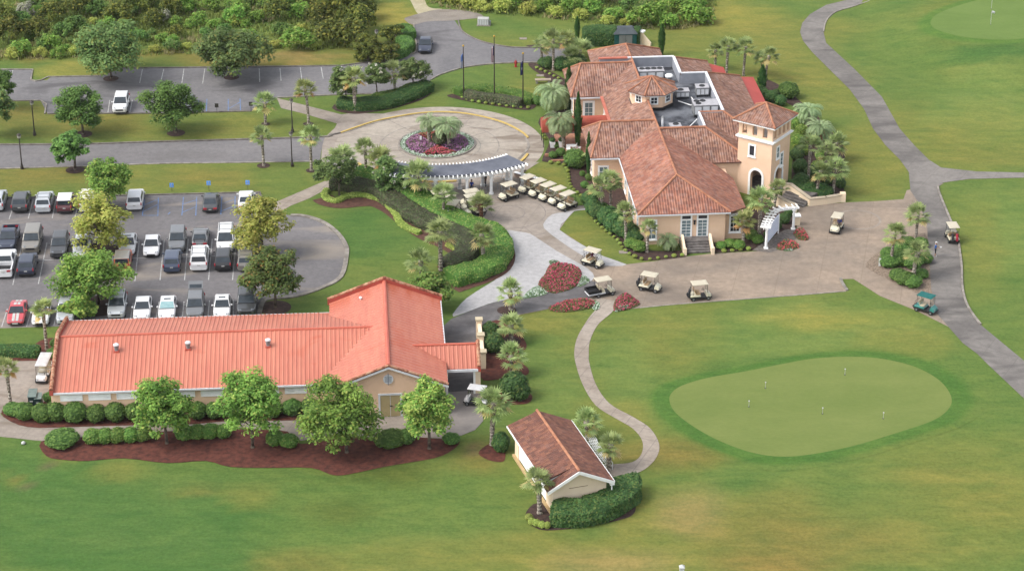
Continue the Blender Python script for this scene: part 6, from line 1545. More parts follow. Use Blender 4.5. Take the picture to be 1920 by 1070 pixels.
    def pane(name, qs, mat):
        m_ = MB()
        for q in qs:
            n_ = (q[1]-q[0]).cross(q[3]-q[0]).normalized()*.02
            m_.hexa([x-n_ for x in q], q)
        return m_.obj(name, mat, t)
    F_ = [B[1], B[0], T_[0], T_[1]]; F_ = [B[0], B[1], T_[1], T_[0]]
    gl = glass or m_wglass
    def outq(p, c, a0, a1, b0, b1):
        q = quad(p, a0, a1, b0, b1, .014); n_ = (q[1]-q[0]).cross(q[3]-q[0])
        if n_.dot((q[0]+q[2])/2-Vector(c)) < 0: q = quad(p, a0, a1, b0, b1, -.014)[::-1]
        return q
    cen = (0, (yf+yr)/2, (zb+zr)/2-.3)
    pane('windshield', [outq([B[0], B[1], T_[1], T_[0]], cen, .05, .95, .07, .97)], gl)
    pane('rear_window', [outq([B[2], B[3], T_[3], T_[2]], cen, .08, .92, .18 if s['gap'] == 2 else .1, .95)], m_wglass)
    nsd = [(.06, .38), (.42, .72), (.76, .95)] if s['gap'] == 2 else ([(.22, .52), (.55, .84)] if kind != 'pickup' else [(.2, .52), (.56, .92)])
    for sx in (0, 1):
        p = [B[1], B[2], T_[2], T_[1]] if sx else [B[0], B[3], T_[3], T_[0]]
        pane('side_window', [outq(p, cen, a, b, .14, .9) for a, b in nsd], m_wglass)
    wy = hl*.60; wr_ = .34 if s['H'] < 1.6 else .38
    for sx in (-1, 1):
        for y in (wy, -wy*1.02):
            m_ = MB(); x0, x1 = sx*(hw-.2), sx*(hw+.012)
            m_.tube((x0, y, wr_), (x1, y, wr_), wr_, n=16); wh = m_.obj('wheel', m_tyre, t)
            m_ = MB(); m_.tube((x1-sx*.02, y, wr_), (x1+sx*.012, y, wr_), wr_*.64, wr_*.58, n=10); m_.obj('rim', m_rim, wh)
        m_ = MB(); z = s['nose']-.06; m_.hexa([(sx*hw*.50, hl-.03, z-.09), (sx*hw*.84, hl-.16, z-.06), (sx*hw*.86, hl-.36, z-.02), (sx*hw*.52, hl-.20, z-.04)], [(sx*hw*.50, hl-.06, z+.06), (sx*hw*.84, hl-.19, z+.09), (sx*hw*.86, hl-.40, z+.14), (sx*hw*.52, hl-.24, z+.11)]); m_.obj('headlight', m_lampw, t)
        m_ = MB(); z = s['tail']-.2
        if s['gap'] == 2: m_.box(sx*hw*.9-.11, sx*hw*.9+.02, -hl-.012, -hl+.16, z-.08, z+.22)
        else: m_.box(sx*hw*.64-.2, sx*hw*.64+.2, -hl-.02, -hl+.14, z-.08, z+.12)
        m_.obj('tail_light', m_lampr, t)
        m_ = MB(); m_.box(sx*(hw+.1)-.1, sx*(hw+.1)+.1, yf-.42, yf-.30, s['belt']-.02, s['belt']+.13); m_.obj('mirror', pm if col != 'tan' else m_black, t, bevel=.02)
    m_ = MB(); m_.box(-hw*.5, hw*.5, hl-.12, hl+.015, s['nose']-.34, s['nose']-.15); m_.obj('grille', m_black, t)
    m_ = MB(); m_.box(-hw*.78, hw*.78, hl-.14, hl+.012, .30, .40); m_.obj('bumper', m_black, t)
    m_ = MB(); m_.box(-hw*.8, hw*.8, -hl-.02, -hl+.1, .33, .43 if s['gap'] == 1 else .5); m_.obj('bumper', m_black if col in ('dark', 'black', 'navy', 'maroon', 'grey') else pm, t)
    m_ = MB(); m_.box(-.16, .16, -hl-.035, -hl+.05, s['tail']-.36, s['tail']-.24); m_.obj('number_plate', m_plate, t)
    m_ = MB(); zc = zt(yf+.03); m_.box(-wb*.96, wb*.96, yf-.02, yf+.10, zc-.01, zc+.022); m_.obj('cowl', m_black, t)
    if 'sunroof' in extra:
        m_ = MB(); m_.box(-.36, .36, rf-.62, rf-.3, zr+.011, zr+.02); m_.obj('sunroof', m_wglass, t)
    if 'rails' in extra:
        for sx in (-1, 1):
            m_ = MB(); m_.box(sx*(wr-.1)-.025, sx*(wr-.1)+.025, rr+.15, rf-.2, zr+.0, zr+.07); m_.obj('roof_rail', m_metal if col != 'white' else m_black, t)
        m_ = MB()
        for f in (.25, .75): m_.box(-wr+.1, wr-.1, rr+(rf-rr)*f-.03, rr+(rf-rr)*f+.03, zr+.05, zr+.08)
        m_.obj('roof_bar', m_metal, t)
    if 'stripes' in extra:
        m_ = MB()
        for x0, x1 in ((-.34, -.05), (.05, .34)):
            ys = [hl-.1, hl-.32, hl-.8, yf+.06]
            for a, b in zip(ys[:-1], ys[1:]): m_.hexa([(x, y, zt(y)+.008) for x, y in ((x0, a), (x1, a), (x1, b), (x0, b))], [(x, y, zt(y)+.02) for x, y in ((x0, a), (x1, a), (x1, b), (x0, b))])
            m_.box(x0, x1, rr+.2, rf-.25, zr+.008, zr+.022)
            ys = [yr-.05, -hl+.14]
            m_.hexa([(x, y, zt(y)+.008) for x, y in ((x0, ys[0]), (x1, ys[0]), (x1, ys[1]), (x0, ys[1]))], [(x, y, zt(y)+.02) for x, y in ((x0, ys[0]), (x1, ys[0]), (x1, ys[1]), (x0, ys[1]))])
        m_.obj('stripe', m_plate, t)
        m_ = MB(); m_.box(-.3, .3, hl-.03, hl+.03, .32, .5); m_.obj('front_plate', m_plate, t)
    if 'tailgate' in extra:
        m_ = MB(); y0, z0 = rr-.05, zr-.02; dy, dz = -1.05, .42
        m_.hexa([(-wr, y0, z0), (-wr, y0+dy, z0+dz), (wr, y0+dy, z0+dz), (wr, y0, z0)][::-1], [(-wr, y0, z0+.07), (-wr, y0+dy, z0+dz+.07), (wr, y0+dy, z0+dz+.07), (wr, y0, z0+.07)][::-1]); tg = m_.obj('open_tailgate', pm, t)
        m_ = MB(); f = lambda k: (y0+dy*k, z0+dz*k+.075)
        m_.hexa([(-wr+.12, *f(.08)), (-wr+.12, *f(.55)), (wr-.12, *f(.55)), (wr-.12, *f(.08))], [(-wr+.12, f(.08)[0], f(.08)[1]+.012), (-wr+.12, f(.55)[0], f(.55)[1]+.012), (wr-.12, f(.55)[0], f(.55)[1]+.012), (wr-.12, f(.08)[0], f(.08)[1]+.012)]); m_.obj('glass', m_wglass, tg)
    if 'spare' in extra:
        m_ = MB(); m_.tube((0, -hl-.02, 1.08), (0, -hl-.26, 1.08), .36, .34, 18); m_.obj('spare_wheel', m_black, t)
    if 'spoiler' in extra:
        m_ = MB(); m_.box(-hw*.8, hw*.8, -hl+.08, -hl+.34, s['deck']+.16, s['deck']+.21)
        for x in (-.6, .6): m_.box(x-.04, x+.04, -hl+.12, -hl+.26, s['deck']-.06, s['deck']+.16)
        m_.obj('spoiler', m_black, t)
    return t
LOTY = 4.5
def park(kind, col, lab, px, py, away, dy=0.0, yaw=LOTY, **k):
    """px,py: foot of the bumper nearest to the camera station"""
    p = G(px, py, .28); d = Vector((-math.sin(R(yaw)), math.cos(R(yaw)), 0)); c = p+d*(SPEC[kind]['L']/2+dy); c.z = .012
    return car(kind, col, lab, c, R(yaw if away else yaw+180), **k)
# back row of the lower car park, tails towards us
park('suv', 'silver', 'silver car cut by the left edge at the far kerb of the lower car park', -8, 395, 1)
park('suv', 'dark', 'charcoal wagon with red tail lamps second in the far row of the lower car park', 36.6, 397.5, 1)
park('suv', 'silver', 'silver wagon with roof bars between a charcoal and a maroon one', 80.7, 398, 1, extra=('rails',))
park('jeep', 'maroon', 'dark maroon off road car with a white roof', 121, 399, 1, roofcol='white')
park('bigsuv', 'cream', 'cream white wagon half hidden behind the yellow green tree', 164, 397, 1)
park('suv', 'white', 'white wagon parked beside the first blue hatched bay', 252, 393.5, 1)
park('sedan', 'dark', 'dark grey saloon with bright tail lamps between two blue hatched bays', 394, 397.5, 1)
park('sedan', 'white', 'white saloon at the right end of the far row in front of a blue sign', 460.7, 393.5, 1)
# middle double row
park('pickup', 'navy', 'dark blue pickup with open bed behind the white pickup', 12, 474, 0)
park('bigsuv', 'tan', 'tan grey wagon facing out behind the navy wagon', 57, 475, 0)
park('suv', 'dark', 'charcoal wagon facing out with bright headlamps left of the spreading tree', 109, 483, 0)
park('sedan', 'silver', 'pale silver saloon seen through the yellow green tree', 151, 480, 0)
park('sedan', 'white', 'white saloon with sunroof at the edge of the yellow green tree', 238, 478, 0, extra=('sunroof',))
park('sedan', 'white', 'white saloon facing out alone in the middle row with an empty bay before it', 283, 481, 0)
park('suv', 'grey', 'dark grey crossover facing out behind the blue wagon', 331, 472.5, 0)
park('coupe', 'grey', 'grey coupe with a tail spoiler between crossover and minivan', 374.5, 464, 1, extra=('spoiler',))
park('minivan', 'white', 'white minivan facing out behind the black wagon', 422.6, 471, 0, extra=('rails',))
park('sedan', 'silver', 'pale car almost hidden behind the right hand yellow green tree', 463, 472, 0)
park('pickup', 'white', 'white pickup with open bed by the left edge', 6, 520, 1)
park('suv', 'navy', 'navy wagon tail towards us right of the white pickup', 48.6, 517, 1)
park('sedan', 'white', 'white car almost wholly hidden under the spreading tree', 140, 516, 1)
park('jeep', 'orange', 'orange red off road car with a spare wheel beside the spreading tree', 229, 509, 1, roofcol='tan', extra=('spare',))
park('suv', 'blue', 'blue wagon tail towards us left of the big white one', 322, 510, 1)
park('bigsuv', 'white', 'big white wagon with rack in the middle of the near double row', 373, 507, 1, extra=('rails',))
park('suv', 'black', 'black boxy wagon tail towards us in front of the minivan', 418.5, 507, 1)
park('suv', 'tan', 'gold wagon with red tail lamps against the rusty leaved tree', 461, 507.5, 1, extra=('rails',))
# front row, noses towards the barn
park('coupe', 'red', 'red sports coupe with two broad white stripes', 28.5, 608.5, 0, extra=('stripes',))
park('sedan', 'white', 'white car behind the thin palm next to the striped coupe', 75, 610, 0)
park('suv', 'silver', 'silver car hidden behind the bright shrubby tree', 122, 608, 0)
park('suv', 'silver', 'pale silver wagon with roof bars facing the barn roof', 217.5, 597, 0, extra=('rails',))
park('sedan', 'white', 'small white car without sunroof in the row behind the barn', 265.5, 600, 0, roofcol='white')
park('sedan', 'white', 'white saloon with a pale turquoise sun shade in its windscreen', 312.5, 599.5, 0, glass=m_shade, extra=('sunroof',))
park('suv', 'grey', 'grey wagon with its tailgate standing open', 365, 599, 0, extra=('tailgate',))
park('sedan', 'white', 'white saloon with dark windscreen and sunroof near the rusty tree', 416, 596.5, 0, extra=('sunroof',))
park('bigsuv', 'dark', 'charcoal wagon with white mirrors at the right end of the row', 462, 594, 0)
park('suv', 'white', 'lone white wagon in the upper car park', 224, 212.5, 0, yaw=3)
park('sedan', 'grey', 'grey car hidden behind the large round tree at the upper car park', 350, 211, 0, yaw=3)
park('sedan', 'navy', 'dark blue saloon driving towards us on the entrance drive', 796, 99.5, 0, yaw=-1)
# ------------------------------------------------------------------ golf carts
m_cart = paint('cart_cream', (.56, .52, .39, 1)); m_seat = plain('tan_vinyl', C(202, 172, 134), C(176, 146, 110), 3, .7); m_seatw = plain('ivory_vinyl', C(226, 214, 186), C(206, 192, 164), 3, .7)
m_rooft = plain('ivory_roof', C(238, 228, 204), C(224, 214, 190), 2, .5); m_roofw = plain('white_roof', C(246, 246, 246), C(226, 226, 228), 2, .45); m_roofg = plain('green_roof', C(20, 124, 118), C(12, 104, 100), 2, .5)
m_scr = NT('clear_screen'); _p = m_scr.n('ShaderNodeBsdfGlass'); _p.inputs['Roughness'].default_value = .02; _p.inputs['Color'].default_value = (.8, .85, .85, 1); _q = m_scr.n('ShaderNodeBsdfTransparent'); _x = m_scr.n('ShaderNodeMixShader'); _x.inputs[0].default_value = .65; m_scr.l(_p.outputs[0], _x.inputs[1]); m_scr.l(_q.outputs[0], _x.inputs[2]); m_scr.l(_x.outputs[0], m_scr.out.inputs['Surface']); m_scr = m_scr.m
def cart(lab, loc, rz, body=None, roof=None, seat=None, utility=False, long=0.0):
    body = body or m_cart; roof = roof or m_rooft; seat = seat or m_seat
    t = thing('golf_cart', lab, 'golf cart', loc, rz)
    e = long; mb = MB()
    mb.box(-.58, .58, -1.12-e, .62, .28, .40); mb.obj('floor', m_black, t)
    mb = MB(); mb.hexa([(-.58, .62, .30), (.58, .62, .30), (.5, 1.2, .34), (-.5, 1.2, .34)], [(-.55, .66, .86), (.55, .66, .86), (.40, 1.12, .70), (-.40, 1.12, .70)]); mb.obj('front_cowl', body, t, bevel=.09, seg=2)
    mb = MB(); mb.box(-.52, .52, 1.02, 1.24, .24, .40); mb.obj('bumper', m_black, t, bevel=.04)
    mb = MB()
    if utility: mb.box(-.57, .57, -.42, -.02, .40, .70)
    else:
        m2_ = MB(); m2_.box(-.6, .6, -1.22-e, .03, .30, .47); m2_.obj('rear_skirt', m_black, t)
        mb.hexa([(-.6, -1.2-e, .475), (.6, -1.2-e, .475), (.6, .02, .475), (-.6, .02, .475)], [(-.56, -1.12-e, .70), (.56, -1.12-e, .70), (.58, -.1, .68), (-.58, -.1, .68)])
    mb.obj('rear_body', body, t, bevel=.06, seg=2)
    for k in range(1 if not e else 2):
        y = -.85*k*1.1
        mb = MB(); mb.box(-.55, .55, -.56+y, -.04+y, .70, .84); mb.obj('seat', seat, t, bevel=.05)
        mb = MB(); mb.hexa([(-.54, -.64+y, .86), (.54, -.64+y, .86), (.54, -.52+y, .86), (-.54, -.52+y, .86)], [(-.52, -.74+y, 1.26), (.52, -.74+y, 1.26), (.52, -.64+y, 1.26), (-.52, -.64+y, 1.26)]); mb.obj('backrest', seat, t, bevel=.04)
    mb = MB(); mb.loft([[(-.60, -.98-e, 1.86), (.60, -.98-e, 1.86), (.60, .78, 1.86), (-.60, .78, 1.86)], [(-.60, -.98-e, 1.92), (.60, -.98-e, 1.92), (.60, .78, 1.92), (-.60, .78, 1.92)], [(-.44, -.80-e, 1.97), (.44, -.80-e, 1.97), (.44, .60, 1.97), (-.44, .60, 1.97)]]); mb.obj('roof', roof, t, bevel=.04, seg=2)
    for x in (-.53, .53):
        mb = MB(); mb.tube((x, .72, .80), (x*.98, .66, 1.87), .022, n=6); mb.obj('strut', m_black, t)
        mb = MB(); mb.tube((x, -.86-e, .70), (x*.98, -.88-e, 1.87), .022, n=6); mb.obj('strut', m_black, t)
        for y in (.80, -.86-e):
            mb = MB(); mb.tube((x-.09, y, .23), (x+.09, y, .23), .23, n=14); wl = mb.obj('wheel', m_tyre, t)
            s_ = 1 if x > 0 else -1
            mb = MB(); mb.tube((x+s_*.085, y, .23), (x+s_*.105, y, .23), .13, n=10); mb.obj('rim', m_rim, wl)
    mb = MB(); mb.box(-.5, .5, .69, .70, .9, 1.82); mb.obj('windscreen', m_scr, t)
    mb = MB(); mb.tube((-.26, .56, .78), (-.26, .36, 1.0), .025, n=6)
    a = [Vector((-.26+.17*math.cos(R(30*i)), .36+.17*math.sin(R(30*i))*.5, 1.0+.17*math.sin(R(30*i))*.8)) for i in range(13)]; mb.path(a, [.016]*13, 5); mb.obj('steering_wheel', m_black, t)
    for x in (-.34, .34):
        mb = MB(); mb.box(x-.07, x+.07, 1.13, 1.19, .52, .60); mb.obj('headlight', m_lampw, t)
    if utility:
        mb = MB(); mb.box(-.62, .62, -2.0, -.5, .62, .66)
        for q in ((-.62, -.58, -2.0, -.5), (.58, .62, -2.0, -.5), (-.58, .58, -2.0, -1.96), (-.58, .58, -.54, -.5)): mb.box(q[0], q[1], q[2], q[3], .66, .96)
        mb.obj('cargo_bed', m_black, t)
        mb = MB(); mb.box(-.6, .6, -1.98, .0, .42, .52); mb.obj('side_skirt', m_trimg, t)
    elif not e:
        mb = MB(); mb.box(-.5, .5, -1.42, -1.16, .42, .46)
        for x in (-.45, 0, .45): mb.tube((x, -1.2, .44), (x, -1.1, 1.15), .018, n=5)
        mb.tube((-.48, -1.1, 1.13), (.48, -1.1, 1.13), .018, n=5); mb.obj('bag_rack', m_black, t)
    return t
cart0 = cart('cream golf cart at the near right end of the parked row by the lawn wedge', G(1062.5, 391), R(223-90))
cart0.location.z = .03
def cput(px, py, hd, lab, z=.03):
    p = G(px, py); return dup(cart0, (p.x, p.y, z), R(hd-90+rnd.uniform(-4, 4)), lab)
cput(1045, 381.5, 223, 'cream golf cart second from the near right end of the parked row')
cput(1026.5, 374, 223, 'cream golf cart in the middle of the parked row of five')
cput(1008, 367, 223, 'cream golf cart fourth from the near end of the parked row')
cput(988, 359.5, 223, 'cream golf cart at the far end of the parked row closest to the pergola')
cput(953, 373, 214, 'cream golf cart standing alone in front of the pergola columns')
cput(882, 386, 205, 'cream golf cart farthest of the three behind the reddish palm trunk')
cput(884, 395, 205, 'cream golf cart in the middle of the three behind the reddish palm trunk')
cput(890, 404, 205, 'cream golf cart nearest of the three behind the reddish palm trunk')
cput(851, 407, 75, 'cream golf cart seen from behind at the green hedge with dark bags')
cput(843, 398, 75, 'cream golf cart just beyond the one with dark bags at the hedge')
cput(822, 388, 200, 'cream golf cart half hidden behind hedge and palm trunk left of the others')
ca = cput(1112, 498, -32, 'cream golf cart with a driver in maroon beside the small lawn')
cput(1219, 544, -26, 'cream golf cart rolling across the tan plaza behind the utility cart')
cput(1312, 560, 8, 'cream golf cart parked on the tan plaza at the lawn edge')
cd_ = cput(1568, 433, 245, 'golf cart with a driver in blue on the paved circle')
cr_ = cput(1784, 450, 92, 'cream golf cart with a red golf bag on the grey path')
cart('flat bed utility cart with a black cargo box crossing by the flower beds', G(1131.5, 552.5)+Vector((0, 0, .03)), R(22-90), utility=True, seat=m_seatw)
cart('dark green golf cart with a green roof at the tip of the planting island', G(1736, 584)+Vector((0, 0, .03)), R(-36-90), PT['green'], m_roofg, m_seatw)
cart('long white roofed cart on the concrete pad left of the barn', G(80, 716)+Vector((0, .6, .02)), R(-92-90), PT['white'], m_roofw, m_seatw, long=1.2)
cart('white roofed cart half hidden by the tall palm below the carport', G(893, 758)+Vector((0, 0, .04)), R(165-90), PT['white'], m_roofw, m_seatw)
# golf bags strapped to the carts
def bag(c, lab, mat, x=.25, n='golf_bag'):
    M_ = Matrix.Translation(c.location) @ Matrix.Rotation(c.rotation_euler.z, 4, 'Z'); p = M_ @ Vector((x, -1.36, .46))
    t = thing(n, lab, 'golf bag', p, c.rotation_euler.z)
    mb = MB(); mb.tube((0, 0, 0), (0, .16, .82), .14, .15, 10); mb.box(-.1, .1, -.16, -.05, .12, .5); mb.obj('bag', mat, t)
    mb = MB()
    for k in range(5): mb.tube((-.08+.04*k, .16, .8), (-.1+.05*k, .2+.02*(k % 2), 1.08+.05*(k % 3)), .012, n=4); mb.box(-.12+.05*k, -.08+.05*k, .17, .23, 1.06+.05*(k % 3), 1.11+.05*(k % 3))
    mb.obj('clubs', m_chrome, t)
m_bagr = plain('red_cloth', (.36, .03, .05, 1), (.26, .02, .04, 1), 4); m_bagk = plain('black_cloth', (.03, .03, .035, 1), (.02, .02, .022, 1), 4); m_bagw = plain('white_cloth', (.6, .6, .6, 1), (.45, .45, .46, 1), 4)
bag(cr_, 'red golf bag on the cart on the grey path', m_bagr); bag(cr_, 'black golf bag on the cart on the grey path', m_bagk, -.25)
for o in [q for q in sc.objects if q.get('label', '').startswith('cream golf cart seen from behind')]:
    bag(o, 'black golf bag on the cart at the hedge, right hand side', m_bagk); bag(o, 'white and black golf bag on the cart at the hedge, left hand side', m_bagw, -.25)
for o in [q for q in sc.objects if q.get('label', '').startswith(('cream golf cart rolling', 'cream golf cart parked on the tan'))]:
    bag(o, 'dark golf bag on the '+('rolling cart behind the utility cart' if 'rolling' in o['label'] else 'cart parked at the lawn edge'), m_bagk)
# ------------------------------------------------------------------ people
m_skin = plain('skin', C(206, 160, 132), C(188, 142, 116), 8, .6); m_hair = plain('hair', C(64, 48, 38), C(46, 34, 28), 8, .8)
def person(lab, loc, rz, shirt, legs, J, hat=None, shoes=None, shorts=False, hs=1.0):
    """one continuous skinned body; J moves joints of the standing skeleton"""
    P_ = {'pel': (0, 0, .95), 'wst': (0, 0, 1.1), 'chs': (0, .01, 1.32), 'nck': (0, .01, 1.48), 'hd0': (0, .02, 1.58), 'hd1': (0, .02, 1.70)}
    for s, n in ((-1, 'l'), (1, 'r')):
        P_.update({'hp'+n: (s*.10, 0, .90), 'kn'+n: (s*.11, .03, .50), 'an'+n: (s*.11, 0, .10), 'to'+n: (s*.12, .17, .04), 'sh'+n: (s*.19, 0, 1.40), 'el'+n: (s*.25, -.02, 1.12), 'wr'+n: (s*.25, .08, .88), 'hn'+n: (s*.25, .10, .80)})
    P_.update(J)
    rad = dict(pel=.15, wst=.14, chs=.165, nck=.06, hd0=.085, hd1=.10)
    for n in 'lr': rad.update({'hp'+n: .10, 'kn'+n: .065, 'an'+n: .045, 'to'+n: .04, 'sh'+n: .075, 'el'+n: .048, 'wr'+n: .034, 'hn'+n: .034})
    E_ = [('pel', 'wst'), ('wst', 'chs'), ('chs', 'nck'), ('nck', 'hd0'), ('hd0', 'hd1')]
    for n in 'lr': E_ += [('pel', 'hp'+n), ('hp'+n, 'kn'+n), ('kn'+n, 'an'+n), ('an'+n, 'to'+n), ('chs', 'sh'+n), ('sh'+n, 'el'+n), ('el'+n, 'wr'+n), ('wr'+n, 'hn'+n)]
    for n, s in (('l', -1), ('r', 1)):
        h = Vector(P_['hn'+n]); w_ = Vector(P_['wr'+n]); d = (h-w_).normalized(); sd = d.cross(Vector((1, 0, 0))).normalized()
        for k in range(5):
            a = h+sd*(.03-.015*k)*1.2+d*((.05 if k == 0 else .085-.008*abs(k-2))); P_['f%d%s' % (k, n)] = a; rad['f%d%s' % (k, n)] = .010; E_.append(('hn'+n, 'f%d%s' % (k, n)))
    ks = list(P_); me = bpy.data.meshes.new('body'); me.from_pydata([tuple(Vector(P_[k])*hs) for k in ks], [(ks.index(a), ks.index(b)) for a, b in E_], [])
    tmp = link('body', me); sk = tmp.modifiers.new('skin', 'SKIN'); sb = tmp.modifiers.new('sub', 'SUBSURF'); sb.levels = sb.render_levels = 1
    for i, k in enumerate(ks):
        v = me.skin_vertices[0].data[i]; v.radius = (rad[k]*hs,)*2; v.use_root = (k == 'pel')
    dg = bpy.context.evaluated_depsgraph_get(); m2 = bpy.data.meshes.new_from_object(tmp.evaluated_get(dg)); bpy.data.objects.remove(tmp)
    m2.materials.clear()
    sh = shoes or m_black
    for m in (m_skin, shirt, legs, sh): m2.materials.append(m)
    col = {}
    for k in ks:
        c = 0
        if k in ('wst', 'chs') or k[:2] in ('sh',): c = 1
        if k == 'pel' or k[:2] in ('hp', 'kn') or (k[:2] == 'an' and not shorts): c = 2
        if k[:2] == 'to': c = 3
        col[k] = c
    pos = [(Vector(P_[k])*hs, col[k]) for k in ks]
    for (a, b), c in ((('sh', 'el'), 1), (('hp', 'kn'), 2), (('kn', 'an'), 0 if shorts else 2)):
        for n in 'lr':
            for f in (.33, .66): pos.append(((Vector(P_[a+n])*(1-f)+Vector(P_[b+n])*f)*hs, c))
    for p in m2.polygons: p.material_index = min(pos, key=lambda q: (q[0]-p.center).length)[1]; p.use_smooth = True
    t = thing('person', lab, 'person', loc, rz)
    link('body', m2, t)
    h0 = Vector(P_['hd1'])*hs; mb = MB(); mb.smooth = True
    mb.lathe([(.103, .0), (.108, .03), (.09, .085), (.04, .115)], 12); ob = mb.obj('cap' if hat else 'hair', hat or m_hair, t); ob.location = h0+Vector((0, -.01, .0))
    mb = MB(); mb.box(-.016, .016, .09, .125, -.055, -.01)
    for x in (-.035, .035): mb.box(x-.012, x+.012, .092, .106, -.005, .012)
    for x in (-.105, .105): mb.box(x-.012, x+.012, -.02, .02, -.05, .01)
    ob = mb.obj('face', m_skin, t); ob.location = h0
    if hat:
        mb = MB(); mb.prism([(-.07, .08), (.07, .08), (.05, .19), (-.05, .19)], .02, .035); ob = mb.obj('cap_peak', hat, t); ob.location = h0
    return t
cl_blue = plain('blue_shirt', C(66, 128, 208), C(52, 108, 186), 5); cl_royal = plain('royal_blue_shirt', C(30, 84, 196), C(22, 66, 170), 5); cl_dark = plain('dark_trousers', (.02, .022, .03, 1), (.012, .014, .02, 1), 5); cl_white = plain('white_shirt', C(226, 230, 242), C(206, 210, 226), 5); cl_mar = plain('maroon_shirt', C(126, 62, 92), C(104, 48, 76), 5); cl_kh = plain('khaki_trousers', C(186, 166, 132), C(166, 146, 114), 5)
person('golfer in a blue shirt and dark shorts on the grey path by the planting island', G(1753, 481)+Vector((0, 0, .034)), R(-100), cl_blue, cl_dark, {'ell': (-.24, .06, 1.12), 'wrl': (-.16, .30, 1.14), 'hnl': (-.14, .37, 1.16), 'elr': (.24, .06, 1.12), 'wrr': (.16, .30, 1.12), 'hnr': (.14, .37, 1.14)}, hat=m_bagw, shoes=m_trim, shorts=True)
t = thing('score_card', 'white card held by the golfer in blue', 'card', G(1753, 481)+Vector((.42, .0, 1.18)), R(-100)); mb = MB(); mb.box(-.16, .16, .0, .24, 0, .012); mb.obj('sheet', m_plate, t)
person('person in a royal blue shirt and dark trousers under the pergola', G(884.5, 361)+Vector((0, 0, .02)), R(170), cl_royal, cl_dark, {'tor': (.16, .14, .04), 'knr': (.13, .1, .5)}, hs=.92)
person('person in dark clothes partly behind a pergola column', G(910.5, 349)+Vector((0, 0, .02)), R(120), cl_dark, cl_dark, {}, hs=.95)
SIT = {'pel': (0, -.1, .95), 'hpl': (-.1, -.02, .92), 'hpr': (.1, -.02, .92), 'knl': (-.12, .38, .90), 'knr': (.12, .38, .90), 'anl': (-.12, .45, .50), 'anr': (.12, .45, .50), 'tol': (-.12, .6, .45), 'tor': (.12, .6, .45), 'wst': (0, -.13, 1.12), 'chs': (0, -.14, 1.34), 'nck': (0, -.12, 1.5), 'hd0': (0, -.1, 1.6), 'hd1': (0, -.1, 1.7),
 'shl': (-.19, -.13, 1.42), 'shr': (.19, -.13, 1.42), 'ell': (-.24, .05, 1.18), 'elr': (.24, .05, 1.18), 'wrl': (-.14, .28, 1.16), 'hnl': (-.12, .35, 1.17), 'wrr': (.12, .28, 1.16), 'hnr': (.1, .35, 1.17)}
def seated(c, lab, shirt, x=-.26):
    M_ = Matrix.Translation(c.location) @ Matrix.Rotation(c.rotation_euler.z, 4, 'Z'); p = M_ @ Vector((x, -.18, 0)); p.z -= .04
    S = {k: (v[0], v[1], v[2]-.02) for k, v in SIT.items()}
    person(lab, p, c.rotation_euler.z, shirt, cl_kh, S, hat=m_bagw, hs=.95)
seated(ca, 'driver in a maroon shirt seated in the cart beside the small lawn', cl_mar)
seated(cd_, 'driver in a blue shirt seated in the cart on the paved circle', cl_royal)
for o in [q for q in sc.objects if 'middle of the parked row' in q.get('label', '')]: seated(o, 'person in white seated in the middle cart of the parked row', cl_white)
# ------------------------------------------------------------------ flagpoles
m_pole = plain('bronze_pole', C(98, 88, 82), C(74, 66, 62), 2, .4, .4); m_gold = plain('gilded_ball', C(230, 190, 90), C(200, 160, 70), 4, .3, .5)
f_red, f_wh, f_bl, f_sky = (plain('flag_red', C(196, 62, 76), C(176, 48, 62), 3), plain('flag_white', C(240, 240, 244), C(222, 222, 228), 3), plain('flag_navy', C(62, 72, 130), C(48, 56, 108), 3), plain('flag_pale_blue', C(126, 156, 220), C(106, 136, 204), 3))
def flagpole(lab, px, py, topy, kind, ftop, flen):
    b = G(px, py); h = HT(b.y, topy)
    t = thing('flagpole', lab, 'flagpole', b)
    mb = MB(); mb.tube((0, 0, 0), (0, 0, h), .10, .05, 10); mb.obj('pole', m_pole, t)
    mb = MB(); mb.lathe([(.01, h-.02), (.13, h+.06), (.15, h+.14), (.1, h+.24), (.01, h+.28)], 10); mb.obj('finial', m_gold, t)
    mb = MB(); mb.lathe([(.3, 0), (.28, .12), (.14, .2)], 14); mb.obj('base_collar', m_pole, t)
    # limp flag hanging in folds: columns across the cloth, rows down
    nx, nz = 20, 12; V = []; mats = [f_red, f_wh, f_bl, f_sky]; fc = []; mi = []
    z1 = h-ftop
    for j in range(nz+1):
        f = j/nz
        for i in range(nx+1):
            u = i/nx; x = .05+.42*u*(.75+.35*f)-.0; fold = .13*math.sin(u*9.5+f*1.2)*(.3+u)
            V.append((-x*(.9-.2*f), fold, z1-f*flen*(1-.1*u)-.34*u*(1-f*.2)))
    for j in range(nz):
        for i in range(nx):
            fc.append((j*(nx+1)+i, (j+1)*(nx+1)+i, (j+1)*(nx+1)+i+1, j*(nx+1)+i+1))
            if kind == 'us': k = 2 if (i < nx*.42 and j < nz*.54) else (0 if (int(i*13/nx) % 2 == 0) else 1)
            elif kind == 'sky': k = 3 if (j < nz*.45 or (i+j) % 7 < 2) else 1
            else: k = 2
            if kind == 'navy' and 4 < i < 9 and 4 < j < 7: k = 1
            mi.append(k)
    me = bpy.data.meshes.new('flag'); me.from_pydata(V, [], fc)
    for m in mats: me.materials.append(m)
    me.polygons.foreach_set('material_index', mi); me.polygons.foreach_set('use_smooth', [True]*len(fc))
    fl_ = link('flag', me, t); so_ = fl_.modifiers.new('cloth_thickness', 'SOLIDIFY'); so_.thickness = .012
flagpole('shortest left flagpole with a limp pale blue and white flag', 869.5, 185, 88, 'sky', .9, 2.0)
